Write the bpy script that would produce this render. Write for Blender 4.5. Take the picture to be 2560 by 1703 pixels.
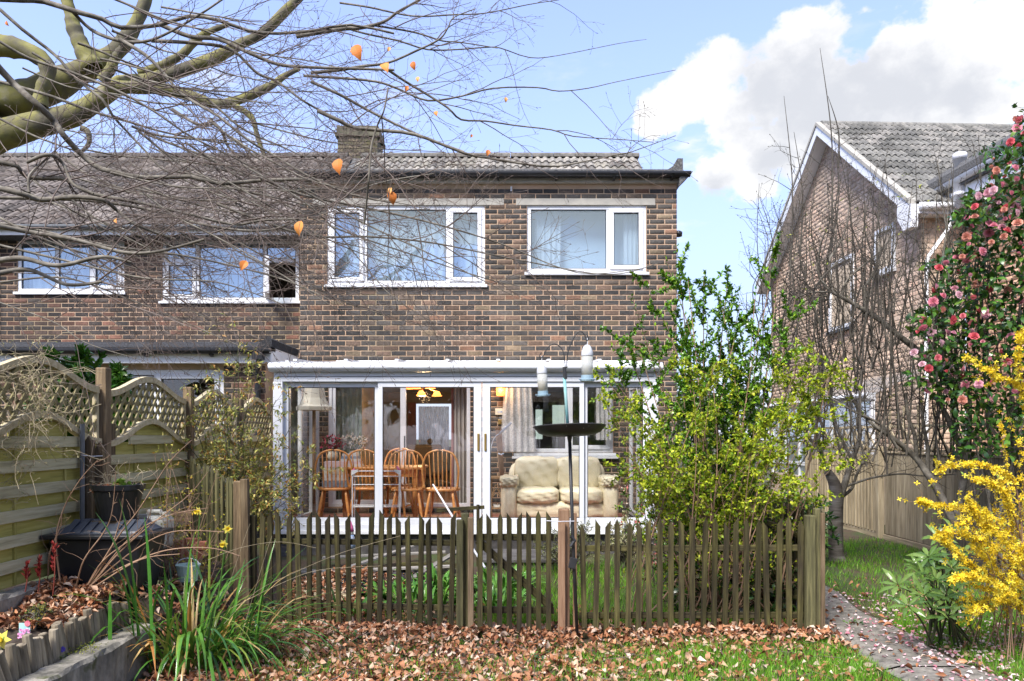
import bpy, bmesh, math, random
import numpy as np
from mathutils import Vector, Matrix
for _o in list(bpy.data.objects): bpy.data.objects.remove(_o)
SC = bpy.context.scene
COL = SC.collection
R = math.radians
rng = np.random.default_rng(7)
random.seed(7)
# ------------------------------------------------------------------ camera
EYE, FPX, CX, HY = 1.55, 1850.0, 1280.0, 1090.0      # eye height (m), focal length, vanishing point of the photograph
cam_d = bpy.data.cameras.new('camera'); cam = bpy.data.objects.new('camera', cam_d); COL.objects.link(cam)
cam.location = (0, 0, EYE); cam.rotation_euler = (R(90), 0, 0)
cam_d.sensor_width = 36; cam_d.lens = FPX / 2560 * 36; cam_d.shift_y = (HY - 851.5) / 2560
cam_d.clip_start = 0.05; cam_d.clip_end = 2000
SC.camera = cam
# ------------------------------------------------------------------ world, sun, exposure
SUN_EL, SUN_AZ = 50, 212          # degrees; azimuth counted clockwise from +Y (behind the camera, to the left)
W = bpy.data.worlds.new('World'); SC.world = W; W.use_nodes = True
def build_sky():
    nt = W.node_tree; N = nt.nodes; L = nt.links; N.clear()
    out = N.new('ShaderNodeOutputWorld'); bg = N.new('ShaderNodeBackground'); L.new(bg.outputs[0], out.inputs[0])
    sky = N.new('ShaderNodeTexSky'); sky.sky_type = 'NISHITA'; sky.sun_disc = False
    sky.sun_elevation = R(SUN_EL); sky.sun_rotation = R(SUN_AZ); sky.air_density = 1.0; sky.dust_density = 0.6; sky.ozone_density = 1.6
    tc = N.new('ShaderNodeTexCoord')
    def math_(op, a, b=None, c=None, clamp=False):
        n = N.new('ShaderNodeMath'); n.operation = op; n.use_clamp = clamp
        for i, v in enumerate((a, b, c)):
            if v is None: continue
            if isinstance(v, (int, float)): n.inputs[i].default_value = v
            else: L.new(v, n.inputs[i])
        return n.outputs[0]
    sep = N.new('ShaderNodeSeparateXYZ'); L.new(tc.outputs['Generated'], sep.inputs[0])
    X, Y, Z = sep.outputs
    def noise(vec, scale, detail, rough=.55, off=(0, 0, 0)):
        m = N.new('ShaderNodeMapping'); m.inputs['Location'].default_value = off; L.new(vec, m.inputs[0])
        n = N.new('ShaderNodeTexNoise'); n.inputs['Scale'].default_value = scale; n.inputs['Detail'].default_value = detail
        n.inputs['Roughness'].default_value = rough; L.new(m.outputs[0], n.inputs[0]); return n.outputs[0]
    # a flattened direction, so that cumulus are wider than tall towards the horizon
    zz = math_('MULTIPLY', Z, 1.25)
    cmb = N.new('ShaderNodeCombineXYZ'); L.new(X, cmb.inputs[0]); L.new(Y, cmb.inputs[1]); L.new(zz, cmb.inputs[2])
    D = cmb.outputs[0]
    puffs = noise(D, 11.0, 6, .6)
    crisp = noise(D, 34.0, 4, .6, (1.3, 4.1, 2.2))
    broad = noise(D, 1.6, 1, .5, (7.3, 2.2, 5.0))
    # heaps: (direction px,py of the photograph, radius); bellies: where the heaps are thick and grey
    heaps = [(1620,310,.022),(1680,265,.038),(1785,190,.038),(1740,235,.045),(1820,265,.045),(1930,230,.05),(2010,125,.042),(1990,215,.05),(2090,240,.058),(2190,240,.058),(2270,120,.05),(2340,130,.065),(2450,110,.075),(2390,40,.05),(2540,50,.085),(2300,240,.052),
             (2440,270,.05),(2340,300,.04),(2150,300,.035),(1990,305,.02),(1960,365,.038),(1880,378,.032),(2060,400,.035),(1800,440,.032),(1870,450,.03)]
    bellies = [(1900,235,.06),(1990,240,.075),(2090,245,.08),(2200,250,.075),(2290,225,.07),(2400,240,.05),(2150,190,.05),(1930,400,.03),(1790,470,.03)]
    def blobs(lst, k):
        acc = None
        for (px, py, r) in lst:
            d = Vector(((px-CX)/FPX, 1, (HY-py)/FPX)).normalized(); d.z *= 1.25
            v = N.new('ShaderNodeVectorMath'); v.operation = 'DISTANCE'; L.new(D, v.inputs[0]); v.inputs[1].default_value = d
            f = math_('MULTIPLY_ADD', v.outputs['Value'], -1/(r*1.12), 1.0)
            acc = f if acc is None else math_('SMOOTH_MAX', acc, f, k)
        return math_('MAXIMUM', acc, -1.5)
    dens = math_('ADD', blobs(heaps, .10), math_('ADD', math_('MULTIPLY_ADD', puffs, 2.4, -1.15), math_('MULTIPLY_ADD', crisp, .9, -.45)))
    belly = math_('ADD', blobs(bellies, .3), math_('ADD', math_('MULTIPLY_ADD', puffs, 2.2, -1.05), math_('MULTIPLY_ADD', crisp, .8, -.4)))
    # elsewhere (outside this view) ordinary scattered cumulus from the broad noise
    away = math_('SUBTRACT', 1.0, math_('MULTIPLY_ADD', Y, 4.0, -1.6, clamp=True))
    other = math_('ADD', math_('MULTIPLY_ADD', broad, 5.0, -2.9), math_('MULTIPLY_ADD', puffs, 1.6, -.8))
    other = math_('SUBTRACT', other, math_('MULTIPLY', math_('SUBTRACT', 1.0, away), 4.0))
    dens = math_('MAXIMUM', dens, other)
    belly = math_('MAXIMUM', belly, math_('SUBTRACT', other, .9))
    mask = N.new('ShaderNodeMapRange'); mask.interpolation_type = 'SMOOTHSTEP'; L.new(dens, mask.inputs[0])
    mask.inputs[1].default_value = -.04; mask.inputs[2].default_value = .34
    # thin wisps low in the sky
    wz = math_('MULTIPLY', Z, 3.2); wc = N.new('ShaderNodeCombineXYZ'); L.new(X, wc.inputs[0]); L.new(Y, wc.inputs[1]); L.new(wz, wc.inputs[2])
    wisp = N.new('ShaderNodeMapRange'); wisp.interpolation_type = 'SMOOTHSTEP'; L.new(noise(wc.outputs[0], 7.0, 5, .6, (2.2, .7, 1.9)), wisp.inputs[0])
    wisp.inputs[1].default_value = .54; wisp.inputs[2].default_value = .74; wisp.inputs[4].default_value = .85
    wl_ = N.new('ShaderNodeMapRange'); L.new(Z, wl_.inputs[0]); wl_.inputs[1].default_value = .48; wl_.inputs[2].default_value = .34
    cover = math_('MAXIMUM', mask.outputs[0], math_('MULTIPLY', wisp.outputs[0], wl_.outputs[0]))
    low = N.new('ShaderNodeMapRange'); low.interpolation_type = 'SMOOTHSTEP'; L.new(Z, low.inputs[0])
    low.inputs[1].default_value = .50; low.inputs[2].default_value = .06; low.inputs[3].default_value = .30; low.inputs[4].default_value = .80
    thick = N.new('ShaderNodeMapRange'); L.new(belly, thick.inputs[0])
    thick.inputs[1].default_value = -.15; thick.inputs[2].default_value = .95; thick.interpolation_type = 'SMOOTHSTEP'
    cc = N.new('ShaderNodeMix'); cc.data_type = 'RGBA'; L.new(thick.outputs[0], cc.inputs[0])
    cc.inputs[6].default_value = (2.15, 2.15, 2.18, 1); cc.inputs[7].default_value = (1.47, 1.52, 1.65, 1)
    m1 = N.new('ShaderNodeMix'); m1.data_type = 'RGBA'; L.new(low.outputs[0], m1.inputs[0])
    sk = N.new('ShaderNodeMix'); sk.data_type = 'RGBA'; sk.blend_type = 'MULTIPLY'; sk.inputs[0].default_value = 1
    L.new(sky.outputs[0], sk.inputs[6]); sk.inputs[7].default_value = (.85, .76, .90, 1)
    L.new(sk.outputs[2], m1.inputs[6]); m1.inputs[7].default_value = (1.15, 1.43, 2.05, 1)
    m2 = N.new('ShaderNodeMix'); m2.data_type = 'RGBA'; L.new(cover, m2.inputs[0]); L.new(m1.outputs[2], m2.inputs[6]); L.new(cc.outputs[2], m2.inputs[7])
    L.new(m2.outputs[2], bg.inputs[0]); bg.inputs[1].default_value = 0.15
build_sky(); W.cycles.sampling_method = 'MANUAL'; W.cycles.sample_map_resolution = 256
sun_d = bpy.data.lights.new('sun', 'SUN'); sun_d.energy = 2.3; sun_d.angle = R(20); sun_d.color = (1.0, .95, .88)
sun = bpy.data.objects.new('sun', sun_d); COL.objects.link(sun)
_sd = Vector((math.sin(R(SUN_AZ))*math.cos(R(SUN_EL)), math.cos(R(SUN_AZ))*math.cos(R(SUN_EL)), math.sin(R(SUN_EL))))
sun.rotation_euler = (-_sd).to_track_quat('-Z', 'Y').to_euler(); sun.location = (4, -6, 14)
VS = SC.view_settings; VS.view_transform = 'Standard'; VS.look = 'None'; VS.exposure = 1.78; VS.gamma = 1.0; VS.use_curve_mapping = False
SC.cycles.max_bounces = 8; SC.cycles.transparent_max_bounces = 16; SC.cycles.diffuse_bounces = 3; SC.cycles.glossy_bounces = 4
SC.cycles.use_denoising = True; SC.cycles.caustics_reflective = False; SC.cycles.caustics_refractive = False
# ------------------------------------------------------------------ helpers
def at(px, py, Y):
    """point at distance Y that stands at source pixel (px,py)"""
    return Vector(((px-CX)/FPX*Y, Y, EYE-(py-HY)/FPX*Y))
def PX(px, Y): return (px-CX)/FPX*Y
def PZ(py, Y): return EYE-(py-HY)/FPX*Y
def sm(a, b, x):
    t = np.clip((x-a)/(b-a), 0, 1); return t*t*(3-2*t)
def gz(x, y):
    """height of the garden ground"""
    return 0.10*sm(6.3, 8.6, y) + 0.015*np.sin(x*2.1+1.0)*np.cos(y*1.7) + 0.0*x
MATS = {}
def mat(name, cols, rough=.6, scale=(6, 6, 6), detail=5, bump=0., bscale=4., metallic=0., spec=.4, rnd=True, attr=False, trans=0., ramp=(.3, .7),
        vary=.0, alpha=None, coat=0., emit=None, estr=0., speck=None, patch=None):
    m = bpy.data.materials.new(name); m.use_nodes = True; nt = m.node_tree; N = nt.nodes; L = nt.links
    b = N['Principled BSDF']; out = N['Material Output']
    tc = N.new('ShaderNodeTexCoord'); vec = tc.outputs['Object']
    oi = N.new('ShaderNodeObjectInfo')
    if rnd:
        mul = N.new('ShaderNodeVectorMath'); mul.operation = 'MULTIPLY_ADD'
        cx = N.new('ShaderNodeCombineXYZ')
        for i in range(3): L.new(oi.outputs['Random'], cx.inputs[i])
        L.new(cx.outputs[0], mul.inputs[0]); mul.inputs[1].default_value = (61, 37, 83); L.new(vec, mul.inputs[2]); vec = mul.outputs[0]
    mp = N.new('ShaderNodeMapping'); mp.inputs['Scale'].default_value = scale; L.new(vec, mp.inputs[0])
    no = N.new('ShaderNodeTexNoise'); no.inputs['Scale'].default_value = 1; no.inputs['Detail'].default_value = detail; no.inputs['Roughness'].default_value = .6
    L.new(mp.outputs[0], no.inputs[0])
    rp = N.new('ShaderNodeValToRGB'); el = rp.color_ramp.elements
    n = len(cols)
    while len(el) < n: el.new(.5)
    for i, c in enumerate(cols):
        el[i].position = ramp[0] + (ramp[1]-ramp[0])*(i/max(n-1, 1)); el[i].color = (*c, 1)
    L.new(no.outputs[0], rp.inputs[0]); colr = rp.outputs[0]
    if attr:
        at_ = N.new('ShaderNodeAttribute'); at_.attribute_name = 'col'
        mx = N.new('ShaderNodeMix'); mx.data_type = 'RGBA'; mx.blend_type = 'MULTIPLY'; mx.inputs[0].default_value = 1
        L.new(at_.outputs[0], mx.inputs[6]); L.new(colr, mx.inputs[7]); colr = mx.outputs[2]
    if speck:
        v = N.new('ShaderNodeTexNoise'); v.inputs['Scale'].default_value = speck[0]; v.inputs['Detail'].default_value = 3; L.new(vec, v.inputs[0])
        mr = N.new('ShaderNodeMapRange'); L.new(v.outputs[0], mr.inputs[0]); mr.inputs[1].default_value = speck[1]; mr.inputs[2].default_value = speck[1]+.08
        mx = N.new('ShaderNodeMix'); mx.data_type = 'RGBA'; L.new(mr.outputs[0], mx.inputs[0]); L.new(colr, mx.inputs[6]); mx.inputs[7].default_value = (*speck[2], 1); colr = mx.outputs[2]
    if patch:      # broad weathering, laid in the thing's own place
        gn_ = N.new('ShaderNodeNewGeometry'); pn_ = N.new('ShaderNodeTexNoise'); pn_.inputs['Scale'].default_value = patch[0]; pn_.inputs['Detail'].default_value = 4; mp_ = N.new('ShaderNodeMapping'); mp_.inputs['Scale'].default_value = (1.6, 1.6, .55); L.new(gn_.outputs['Position'], mp_.inputs[0]); L.new(mp_.outputs[0], pn_.inputs[0])
        rp2 = N.new('ShaderNodeValToRGB'); e2 = rp2.color_ramp.elements; e2[0].position = .32; e2[1].position = .68; e2[0].color = (*patch[1], 1); e2[1].color = (*patch[2], 1); L.new(pn_.outputs[0], rp2.inputs[0])
        mx = N.new('ShaderNodeMix'); mx.data_type = 'RGBA'; mx.blend_type = 'MULTIPLY'; mx.inputs[0].default_value = 1; L.new(colr, mx.inputs[6]); L.new(rp2.outputs[0], mx.inputs[7]); colr = mx.outputs[2]
    if vary:
        hs = N.new('ShaderNodeHueSaturation'); mr = N.new('ShaderNodeMapRange'); L.new(oi.outputs['Random'], mr.inputs[0])
        mr.inputs[3].default_value = 1-vary; mr.inputs[4].default_value = 1+vary; L.new(mr.outputs[0], hs.inputs['Value']); L.new(colr, hs.inputs['Color']); colr = hs.outputs[0]
    L.new(colr, b.inputs['Base Color'])
    b.inputs['Roughness'].default_value = rough; b.inputs['Metallic'].default_value = metallic; b.inputs['Specular IOR Level'].default_value = spec
    b.inputs['Coat Weight'].default_value = coat
    if emit: b.inputs['Emission Color'].default_value = (*emit, 1); b.inputs['Emission Strength'].default_value = estr
    if bump:
        bn = N.new('ShaderNodeTexNoise'); bn.inputs['Scale'].default_value = bscale; bn.inputs['Detail'].default_value = 5; L.new(mp.outputs[0], bn.inputs[0])
        bp = N.new('ShaderNodeBump'); bp.inputs['Strength'].default_value = bump; bp.inputs['Distance'].default_value = .01; L.new(bn.outputs[0], bp.inputs['Height']); L.new(bp.outputs[0], b.inputs['Normal'])
    last = b.outputs[0]
    if trans:
        t = N.new('ShaderNodeBsdfTranslucent'); L.new(colr, t.inputs[0]); ms = N.new('ShaderNodeMixShader'); ms.inputs[0].default_value = trans
        L.new(last, ms.inputs[1]); L.new(t.outputs[0], ms.inputs[2]); last = ms.outputs[0]
    if alpha is not None:
        t = N.new('ShaderNodeBsdfTransparent'); ms = N.new('ShaderNodeMixShader')
        if isinstance(alpha, tuple):      # patterned alpha: (scale, low, high, a0, a1)
            pn = N.new('ShaderNodeTexNoise'); pn.inputs['Scale'].default_value = alpha[0]; pn.inputs['Detail'].default_value = 4; L.new(tc.outputs['Object'], pn.inputs[0])
            mr = N.new('ShaderNodeMapRange'); L.new(pn.outputs[0], mr.inputs[0]); mr.inputs[1].default_value = alpha[1]; mr.inputs[2].default_value = alpha[2]; mr.inputs[3].default_value = alpha[3]; mr.inputs[4].default_value = alpha[4]
            L.new(mr.outputs[0], ms.inputs[0])
        else: ms.inputs[0].default_value = alpha
        L.new(t.outputs[0], ms.inputs[1]); L.new(last, ms.inputs[2]); last = ms.outputs[0]
    if last is not b.outputs[0]: L.new(last, out.inputs[0])
    MATS[name] = m; return m
def glass_mat(name, base=.06, gain=1.0, tint=(.97, .97, .96), rough=.0, wobble=0., haze=0., coat=(1, 1, 1)):
    """thin window glass: fresnel reflection over clear transmission, slightly wavy, optionally with a film of dirt; coat only colours the reflection"""
    m = bpy.data.materials.new(name); m.use_nodes = True; nt = m.node_tree; N = nt.nodes; L = nt.links; N.clear()
    out = N.new('ShaderNodeOutputMaterial'); tr = N.new('ShaderNodeBsdfTransparent'); tr.inputs[0].default_value = (*tint, 1)
    gl = N.new('ShaderNodeBsdfGlossy'); gl.inputs['Roughness'].default_value = rough; gl.inputs[0].default_value = (*coat, 1)
    fc = N.new('ShaderNodeLayerWeight'); fc.inputs[0].default_value = .5; pw = N.new('ShaderNodeMath'); pw.operation = 'POWER'; L.new(fc.outputs['Facing'], pw.inputs[0]); pw.inputs[1].default_value = 5
    lw = N.new('ShaderNodeMath'); lw.operation = 'MULTIPLY_ADD'; L.new(pw.outputs[0], lw.inputs[0]); lw.inputs[1].default_value = .92; lw.inputs[2].default_value = .043
    ma = N.new('ShaderNodeMath'); ma.operation = 'MULTIPLY_ADD'; ma.use_clamp = True; L.new(lw.outputs[0], ma.inputs[0]); ma.inputs[1].default_value = gain; ma.inputs[2].default_value = base
    mx = N.new('ShaderNodeMixShader'); L.new(ma.outputs[0], mx.inputs[0])
    base_sh = tr.outputs[0]
    if haze:
        df = N.new('ShaderNodeBsdfDiffuse'); df.inputs[0].default_value = (.7, .75, .78, 1); m3 = N.new('ShaderNodeMixShader'); m3.inputs[0].default_value = haze
        L.new(tr.outputs[0], m3.inputs[1]); L.new(df.outputs[0], m3.inputs[2]); base_sh = m3.outputs[0]
    L.new(base_sh, mx.inputs[1]); L.new(gl.outputs[0], mx.inputs[2])
    if wobble:
        tc = N.new('ShaderNodeTexCoord'); no = N.new('ShaderNodeTexNoise'); no.inputs['Scale'].default_value = 3; no.inputs['Detail'].default_value = 1; L.new(tc.outputs['Object'], no.inputs[0])
        bp = N.new('ShaderNodeBump'); bp.inputs['Strength'].default_value = wobble; bp.inputs['Distance'].default_value = .02; L.new(no.outputs[0], bp.inputs['Height']); L.new(bp.outputs[0], gl.inputs['Normal'])
    L.new(mx.outputs[0], out.inputs[0]); MATS[name] = m; return m

def link(o, parent=None):
    COL.objects.link(o)
    if parent is not None:
        o.parent = parent; o.matrix_parent_inverse = parent.matrix_basis.inverted()
    return o
def tag(o, label=None, cat=None, group=None, kind=None):
    if label: o['label'] = label
    if cat: o['category'] = cat
    if group: o['group'] = group
    if kind: o['kind'] = kind
    return o
def thing(name, label, cat, loc=(0, 0, 0), group=None):
    o = bpy.data.objects.new(name, None); o.empty_display_size = .1; COL.objects.link(o); o.location = loc
    return tag(o, label, cat, group)
def mesh_obj(name, me, material, parent=None, loc=None, rot=None):
    o = bpy.data.objects.new(name, me)
    if material is not None and not me.materials: me.materials.append(material if not isinstance(material, str) else MATS[material])
    if loc is not None: o.location = loc
    if rot is not None: o.rotation_euler = rot
    return link(o, parent)
def copy_tree(root, loc=None, rotz=None, parent=None):
    c = root.copy(); COL.objects.link(c)
    if parent is not None: c.parent = parent
    if loc is not None: c.location = loc
    if rotz is not None: c.rotation_euler = (0, 0, rotz)
    for ch in [o for o in COL.objects if o.parent is root]: copy_tree(ch, parent=c)
    return c
class MB:
    """collects shapes; build() links them as one mesh object"""
    def __init__(s): s.v = []; s.f = []; s.c = None
    def add(s, vs, fs):
        n = len(s.v); s.v.extend([tuple(p) for p in vs]); s.f.extend([tuple(i+n for i in f) for f in fs]); return s
    def box(s, x0, x1, y0, y1, z0, z1):
        return s.add([(x0,y0,z0),(x1,y0,z0),(x1,y1,z0),(x0,y1,z0),(x0,y0,z1),(x1,y0,z1),(x1,y1,z1),(x0,y1,z1)],
                     [(0,3,2,1),(4,5,6,7),(0,1,5,4),(1,2,6,5),(2,3,7,6),(3,0,4,7)])
    def bar(s, p0, p1, w, t, up=(0, 0, 1)):
        """a straight bar of width w (across) and thickness t (along up-ish)"""
        p0, p1 = Vector(p0), Vector(p1); d = (p1-p0).normalized(); u = Vector(up)
        a = d.cross(u)
        if a.length < 1e-4: a = d.cross(Vector((0, 1, 0)))
        a.normalize(); u = a.cross(d).normalized(); a *= w/2; u *= t/2
        q = [p0-a-u, p0+a-u, p0+a+u, p0-a+u, p1-a-u, p1+a-u, p1+a+u, p1-a+u]
        return s.add(q, [(0,1,2,3),(4,7,6,5),(0,4,5,1),(1,5,6,2),(2,6,7,3),(3,7,4,0)])
    def prism(s, poly, axis, a, b):
        """polygon in the plane normal to axis, extruded from a to b"""
        def P(u, v, w): return {'x': (w, u, v), 'y': (u, w, v), 'z': (u, v, w)}[axis]
        n = len(poly); vs = [P(u, v, a) for u, v in poly] + [P(u, v, b) for u, v in poly]
        fs = [tuple(range(n))[::-1], tuple(range(n, 2*n))] + [(i, (i+1) % n, n+(i+1) % n, n+i) for i in range(n)]
        return s.add(vs, fs)
    def tube(s, pts, rad, n=8, cap=True):
        V, F = tube_arrays(np.array([tuple(p) for p in pts], float), np.broadcast_to(np.array(rad, float), (len(pts),)), n, cap)
        return s.add(V.tolist(), F)
    def lathe(s, prof, cen=(0, 0, 0), n=16, axis=None, squash=1.0):
        cx, cy, cz = cen; vs = []; fs = []
        for r, z in prof:
            for k in range(n):
                a = 2*math.pi*k/n; vs.append((cx+r*math.cos(a), cy+r*math.sin(a)*squash, cz+z))
        for i in range(len(prof)-1):
            for k in range(n):
                fs.append((i*n+k, i*n+(k+1) % n, (i+1)*n+(k+1) % n, (i+1)*n+k))
        if prof[0][0] > 1e-4: fs.append(tuple(range(n))[::-1])
        if prof[-1][0] > 1e-4: fs.append(tuple(range((len(prof)-1)*n, len(prof)*n)))
        return s.add(vs, fs)
    def mesh(s, name='m', smooth=False, col=None):
        me = bpy.data.meshes.new(name); me.from_pydata(s.v, [], s.f)
        if smooth: me.polygons.foreach_set('use_smooth', [True]*len(me.polygons))
        if col is not None: set_col(me, np.broadcast_to(np.array(col, float), (len(s.v), 3)))
        me.update(); return me
    def build(s, name, material, parent=None, smooth=False, bevel=0., col=None, loc=None, rot=None, fix=True):
        me = s.mesh(name, smooth, col)
        if fix:
            bm = bmesh.new(); bm.from_mesh(me); bmesh.ops.recalc_face_normals(bm, faces=bm.faces); bm.to_mesh(me); bm.free()
        o = mesh_obj(name, me, material, parent, loc, rot)
        if bevel:
            md = o.modifiers.new('bevel', 'BEVEL'); md.width = bevel; md.segments = 2; md.limit_method = 'ANGLE'; md.angle_limit = R(40)
        return o
def set_col(me, arr):
    a = me.color_attributes.new('col', 'FLOAT_COLOR', 'POINT'); arr = np.asarray(arr, float)
    full = np.ones((len(me.vertices), 4)); full[:, :3] = arr; a.data.foreach_set('color', full.ravel())
def tube_arrays(P, rad, n=6, cap=True):
    m = len(P); T = np.gradient(P, axis=0); T /= np.linalg.norm(T, axis=1, keepdims=True)+1e-9
    ref = np.array([0, 0, 1.]) if abs(T[:, 2]).mean() < .8 else np.array([1., 0, 0])
    A = np.cross(T, ref); A /= np.linalg.norm(A, axis=1, keepdims=True)+1e-9; B = np.cross(T, A)
    ang = np.arange(n)*2*math.pi/n
    V = P[:, None, :] + rad[:, None, None]*(np.cos(ang)[None, :, None]*A[:, None, :] + np.sin(ang)[None, :, None]*B[:, None, :])
    F = [(i*n+k, i*n+(k+1) % n, (i+1)*n+(k+1) % n, (i+1)*n+k) for i in range(m-1) for k in range(n)]
    if cap: F += [tuple(range(n))[::-1], tuple(range((m-1)*n, m*n))]
    return V.reshape(-1, 3), F
def arrays_obj(name, V, loops, sizes, material, parent=None, col=None, smooth=False, kind=None):
    """mesh from flat numpy arrays (fast)"""
    me = bpy.data.meshes.new(name); V = np.asarray(V, np.float32); loops = np.asarray(loops, np.int32); sizes = np.asarray(sizes, np.int32)
    me.vertices.add(len(V)); me.vertices.foreach_set('co', V.ravel()); me.loops.add(len(loops)); me.loops.foreach_set('vertex_index', loops)
    me.polygons.add(len(sizes)); st = np.concatenate(([0], np.cumsum(sizes)[:-1])).astype(np.int32); me.polygons.foreach_set('loop_start', st)
    try: me.polygons.foreach_set('loop_total', sizes)
    except Exception: pass
    if smooth: me.polygons.foreach_set('use_smooth', np.ones(len(sizes), bool))
    me.update(calc_edges=True)
    if col is not None: set_col(me, col)
    o = mesh_obj(name, me, material, parent)
    if kind: o['kind'] = kind
    return o
def tubes_obj(name, lines, material, parent=None, sides=4, kind=None, smooth=True):
    """many tapered tubes [(P, radii)] as one mesh"""
    VV = []; LL = []; n0 = 0; cnt = 0
    for P, r in lines:
        P = np.asarray(P, float); r = np.broadcast_to(np.asarray(r, float), (len(P),)); n = sides; m = len(P)
        T = np.gradient(P, axis=0); T /= np.linalg.norm(T, axis=1, keepdims=True)+1e-9
        ref = np.array([.31, .9, .3]) if abs(T[:, 1]).mean() < .8 else np.array([1., 0, .2])
        A = np.cross(T, ref); A /= np.linalg.norm(A, axis=1, keepdims=True)+1e-9; B = np.cross(T, A)
        ang = np.arange(n)*2*math.pi/n
        V = P[:, None, :] + r[:, None, None]*(np.cos(ang)[None, :, None]*A[:, None, :] + np.sin(ang)[None, :, None]*B[:, None, :])
        VV.append(V.reshape(-1, 3)); i = np.arange(m-1)[:, None]*n; k = np.arange(n)[None, :]
        q = np.stack([i+k, i+(k+1) % n, i+n+(k+1) % n, i+n+k], -1).reshape(-1, 4)+n0; LL.append(q); n0 += m*n
    if not VV: return None
    Q = np.concatenate(LL); return arrays_obj(name, np.concatenate(VV), Q.ravel(), np.full(len(Q), 4), material, parent, smooth=smooth, kind=kind)
def frames(dirs, ups):
    """rotation frames: local y along dirs, local z near ups -> (N,3,3) columns x,y,z"""
    d = dirs/(np.linalg.norm(dirs, axis=1, keepdims=True)+1e-9); x = np.cross(d, ups); x /= np.linalg.norm(x, axis=1, keepdims=True)+1e-9
    z = np.cross(x, d); return np.stack([x, d, z], -1)
def scatter_obj(name, base, pos, dirs, ups, scl, col, material, parent=None, kind=None, smooth=False):
    """copies of base=(verts,faces) joined into one mesh; base y axis along dirs, z along ups"""
    bv, bf = base; bv = np.asarray(bv, float); N_ = len(pos)
    scl = np.asarray(scl, float); scl = scl[:, None] if scl.ndim == 1 else scl
    M = frames(np.asarray(dirs, float), np.asarray(ups, float)); V = np.einsum('nij,nkj->nki', M, bv[None]*scl[:, None, :]) + np.asarray(pos)[:, None, :]
    k = len(bv); fl = np.concatenate([np.array(f) for f in bf]); sz = np.array([len(f) for f in bf])
    loops = (fl[None, :]+(np.arange(N_)*k)[:, None]).ravel(); sizes = np.tile(sz, N_)
    c = np.repeat(np.asarray(col, float), k, axis=0) if col is not None else None
    return arrays_obj(name, V.reshape(-1, 3), loops, sizes, material, parent, col=c, smooth=smooth, kind=kind)
def leaf_base(w=.5, fold=.12, curl=.15, tip=1.0):
    """a unit-long leaf along +y, creased along the midrib"""
    return ([(0,0,0),(-w*.36,.28,fold*w),(0,.3,curl*.3),(w*.36,.28,fold*w),(-w*.42,.6,fold*w+curl*.2),(0,.62,curl*.45),(w*.42,.6,fold*w+curl*.2),(0,tip,-curl*.4)],
            [(0,2,1),(0,3,2),(1,2,5,4),(2,3,6,5),(4,5,7),(5,6,7)])
def leaf_fine(w=.62, curl=.3, n=9):
    """broad serrated leaf along +y, cupped and drooping"""
    v = []; f = []
    for i in range(n+1):
        t = i/n; hw = w*.5*math.sin(math.pi*min(t*1.06, 1)**.75)*(1+.10*(i % 2)); z = curl*.5*math.sin(t*2.6)-.1*t
        v += [(-hw, t, z+hw*.35), (0, t, z), (hw, t, z+hw*.28)]
    for i in range(n): f += [(3*i, 3*i+1, 3*i+4, 3*i+3), (3*i+1, 3*i+2, 3*i+5, 3*i+4)]
    return v, f
def parts_of(name, lines, material, parent, sides=6):
    """each line a part of its own"""
    for ln in lines: tubes_obj(name, [ln], material, parent, sides)
def pick_cols(cols, n, jit=.15, w=None):
    cols = np.array(cols); i = rng.choice(len(cols), n, p=None if w is None else np.array(w)/np.sum(w))
    return np.clip(cols[i]*(1+jit*rng.standard_normal((n, 1))), .004, 1)
def unit(n): v = rng.standard_normal((n, 3)); return v/np.linalg.norm(v, axis=1, keepdims=True)
# ------------------------------------------------------------------ materials
G = .5
mat('brick', [(.66,.66,.66),(1.0,1.0,1.0),(1.3,1.27,1.22)], rough=.85, scale=(30,30,30), bump=.35, bscale=2.5, attr=True, spec=.25, speck=(70,.66,(.012,.011,.011)), patch=(1.1,(.68,.67,.65),(1.30,1.22,1.16)))
mat('mortar', [(.36,.265,.19),(.45,.345,.255),(.48,.39,.30)], rough=.95, scale=(2.5,2.5,2.5), bump=.4, bscale=20, rnd=False, spec=.1, patch=(.7,(.72,.74,.66),(1.12,1.0,.95)))
mat('mortar_pale', [(.50,.41,.31),(.56,.47,.36)], rough=.95, scale=(2.5,2.5,2.5), rnd=False, spec=.1)
mat('tile', [(.55,.55,.55),(1.0,1.0,1.0),(1.45,1.42,1.32)], rough=.9, scale=(14,14,14), bump=.3, bscale=3, attr=True, spec=.2, ramp=(.25,.75), patch=(1.6,(.72,.72,.70),(1.15,1.12,1.08)))
mat('upvc', [(.64,.665,.70),(.70,.715,.74)], rough=.32, scale=(3,3,3), spec=.5)
mat('white_dirty', [(.52,.53,.52),(.76,.77,.78),(.80,.81,.82)], rough=.4, scale=(5,5,12), spec=.5, ramp=(.2,.5))
mat('black_plastic', [(.008,.009,.011),(.016,.017,.021)], rough=.38, scale=(6,6,6), spec=.5)
mat('felt', [(.03,.03,.032),(.10,.10,.10),(.17,.17,.165)], rough=.95, scale=(40,40,40), bump=.5, bscale=3, rnd=False)
mat('felt_dark', [(.010,.010,.012),(.026,.027,.03),(.055,.056,.06)], rough=.9, scale=(50,50,50), bump=.5, bscale=3, rnd=False)
mat('concrete_lintel', [(.30,.29,.26),(.40,.38,.33)], rough=.9, scale=(8,8,8), bump=.2)
mat('concrete', [(.065,.062,.052),(.19,.178,.15),(.34,.315,.27)], rough=.95, scale=(9,9,5), bump=.6, bscale=6, rnd=False, speck=(9,.62,(.07,.075,.035)))
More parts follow.
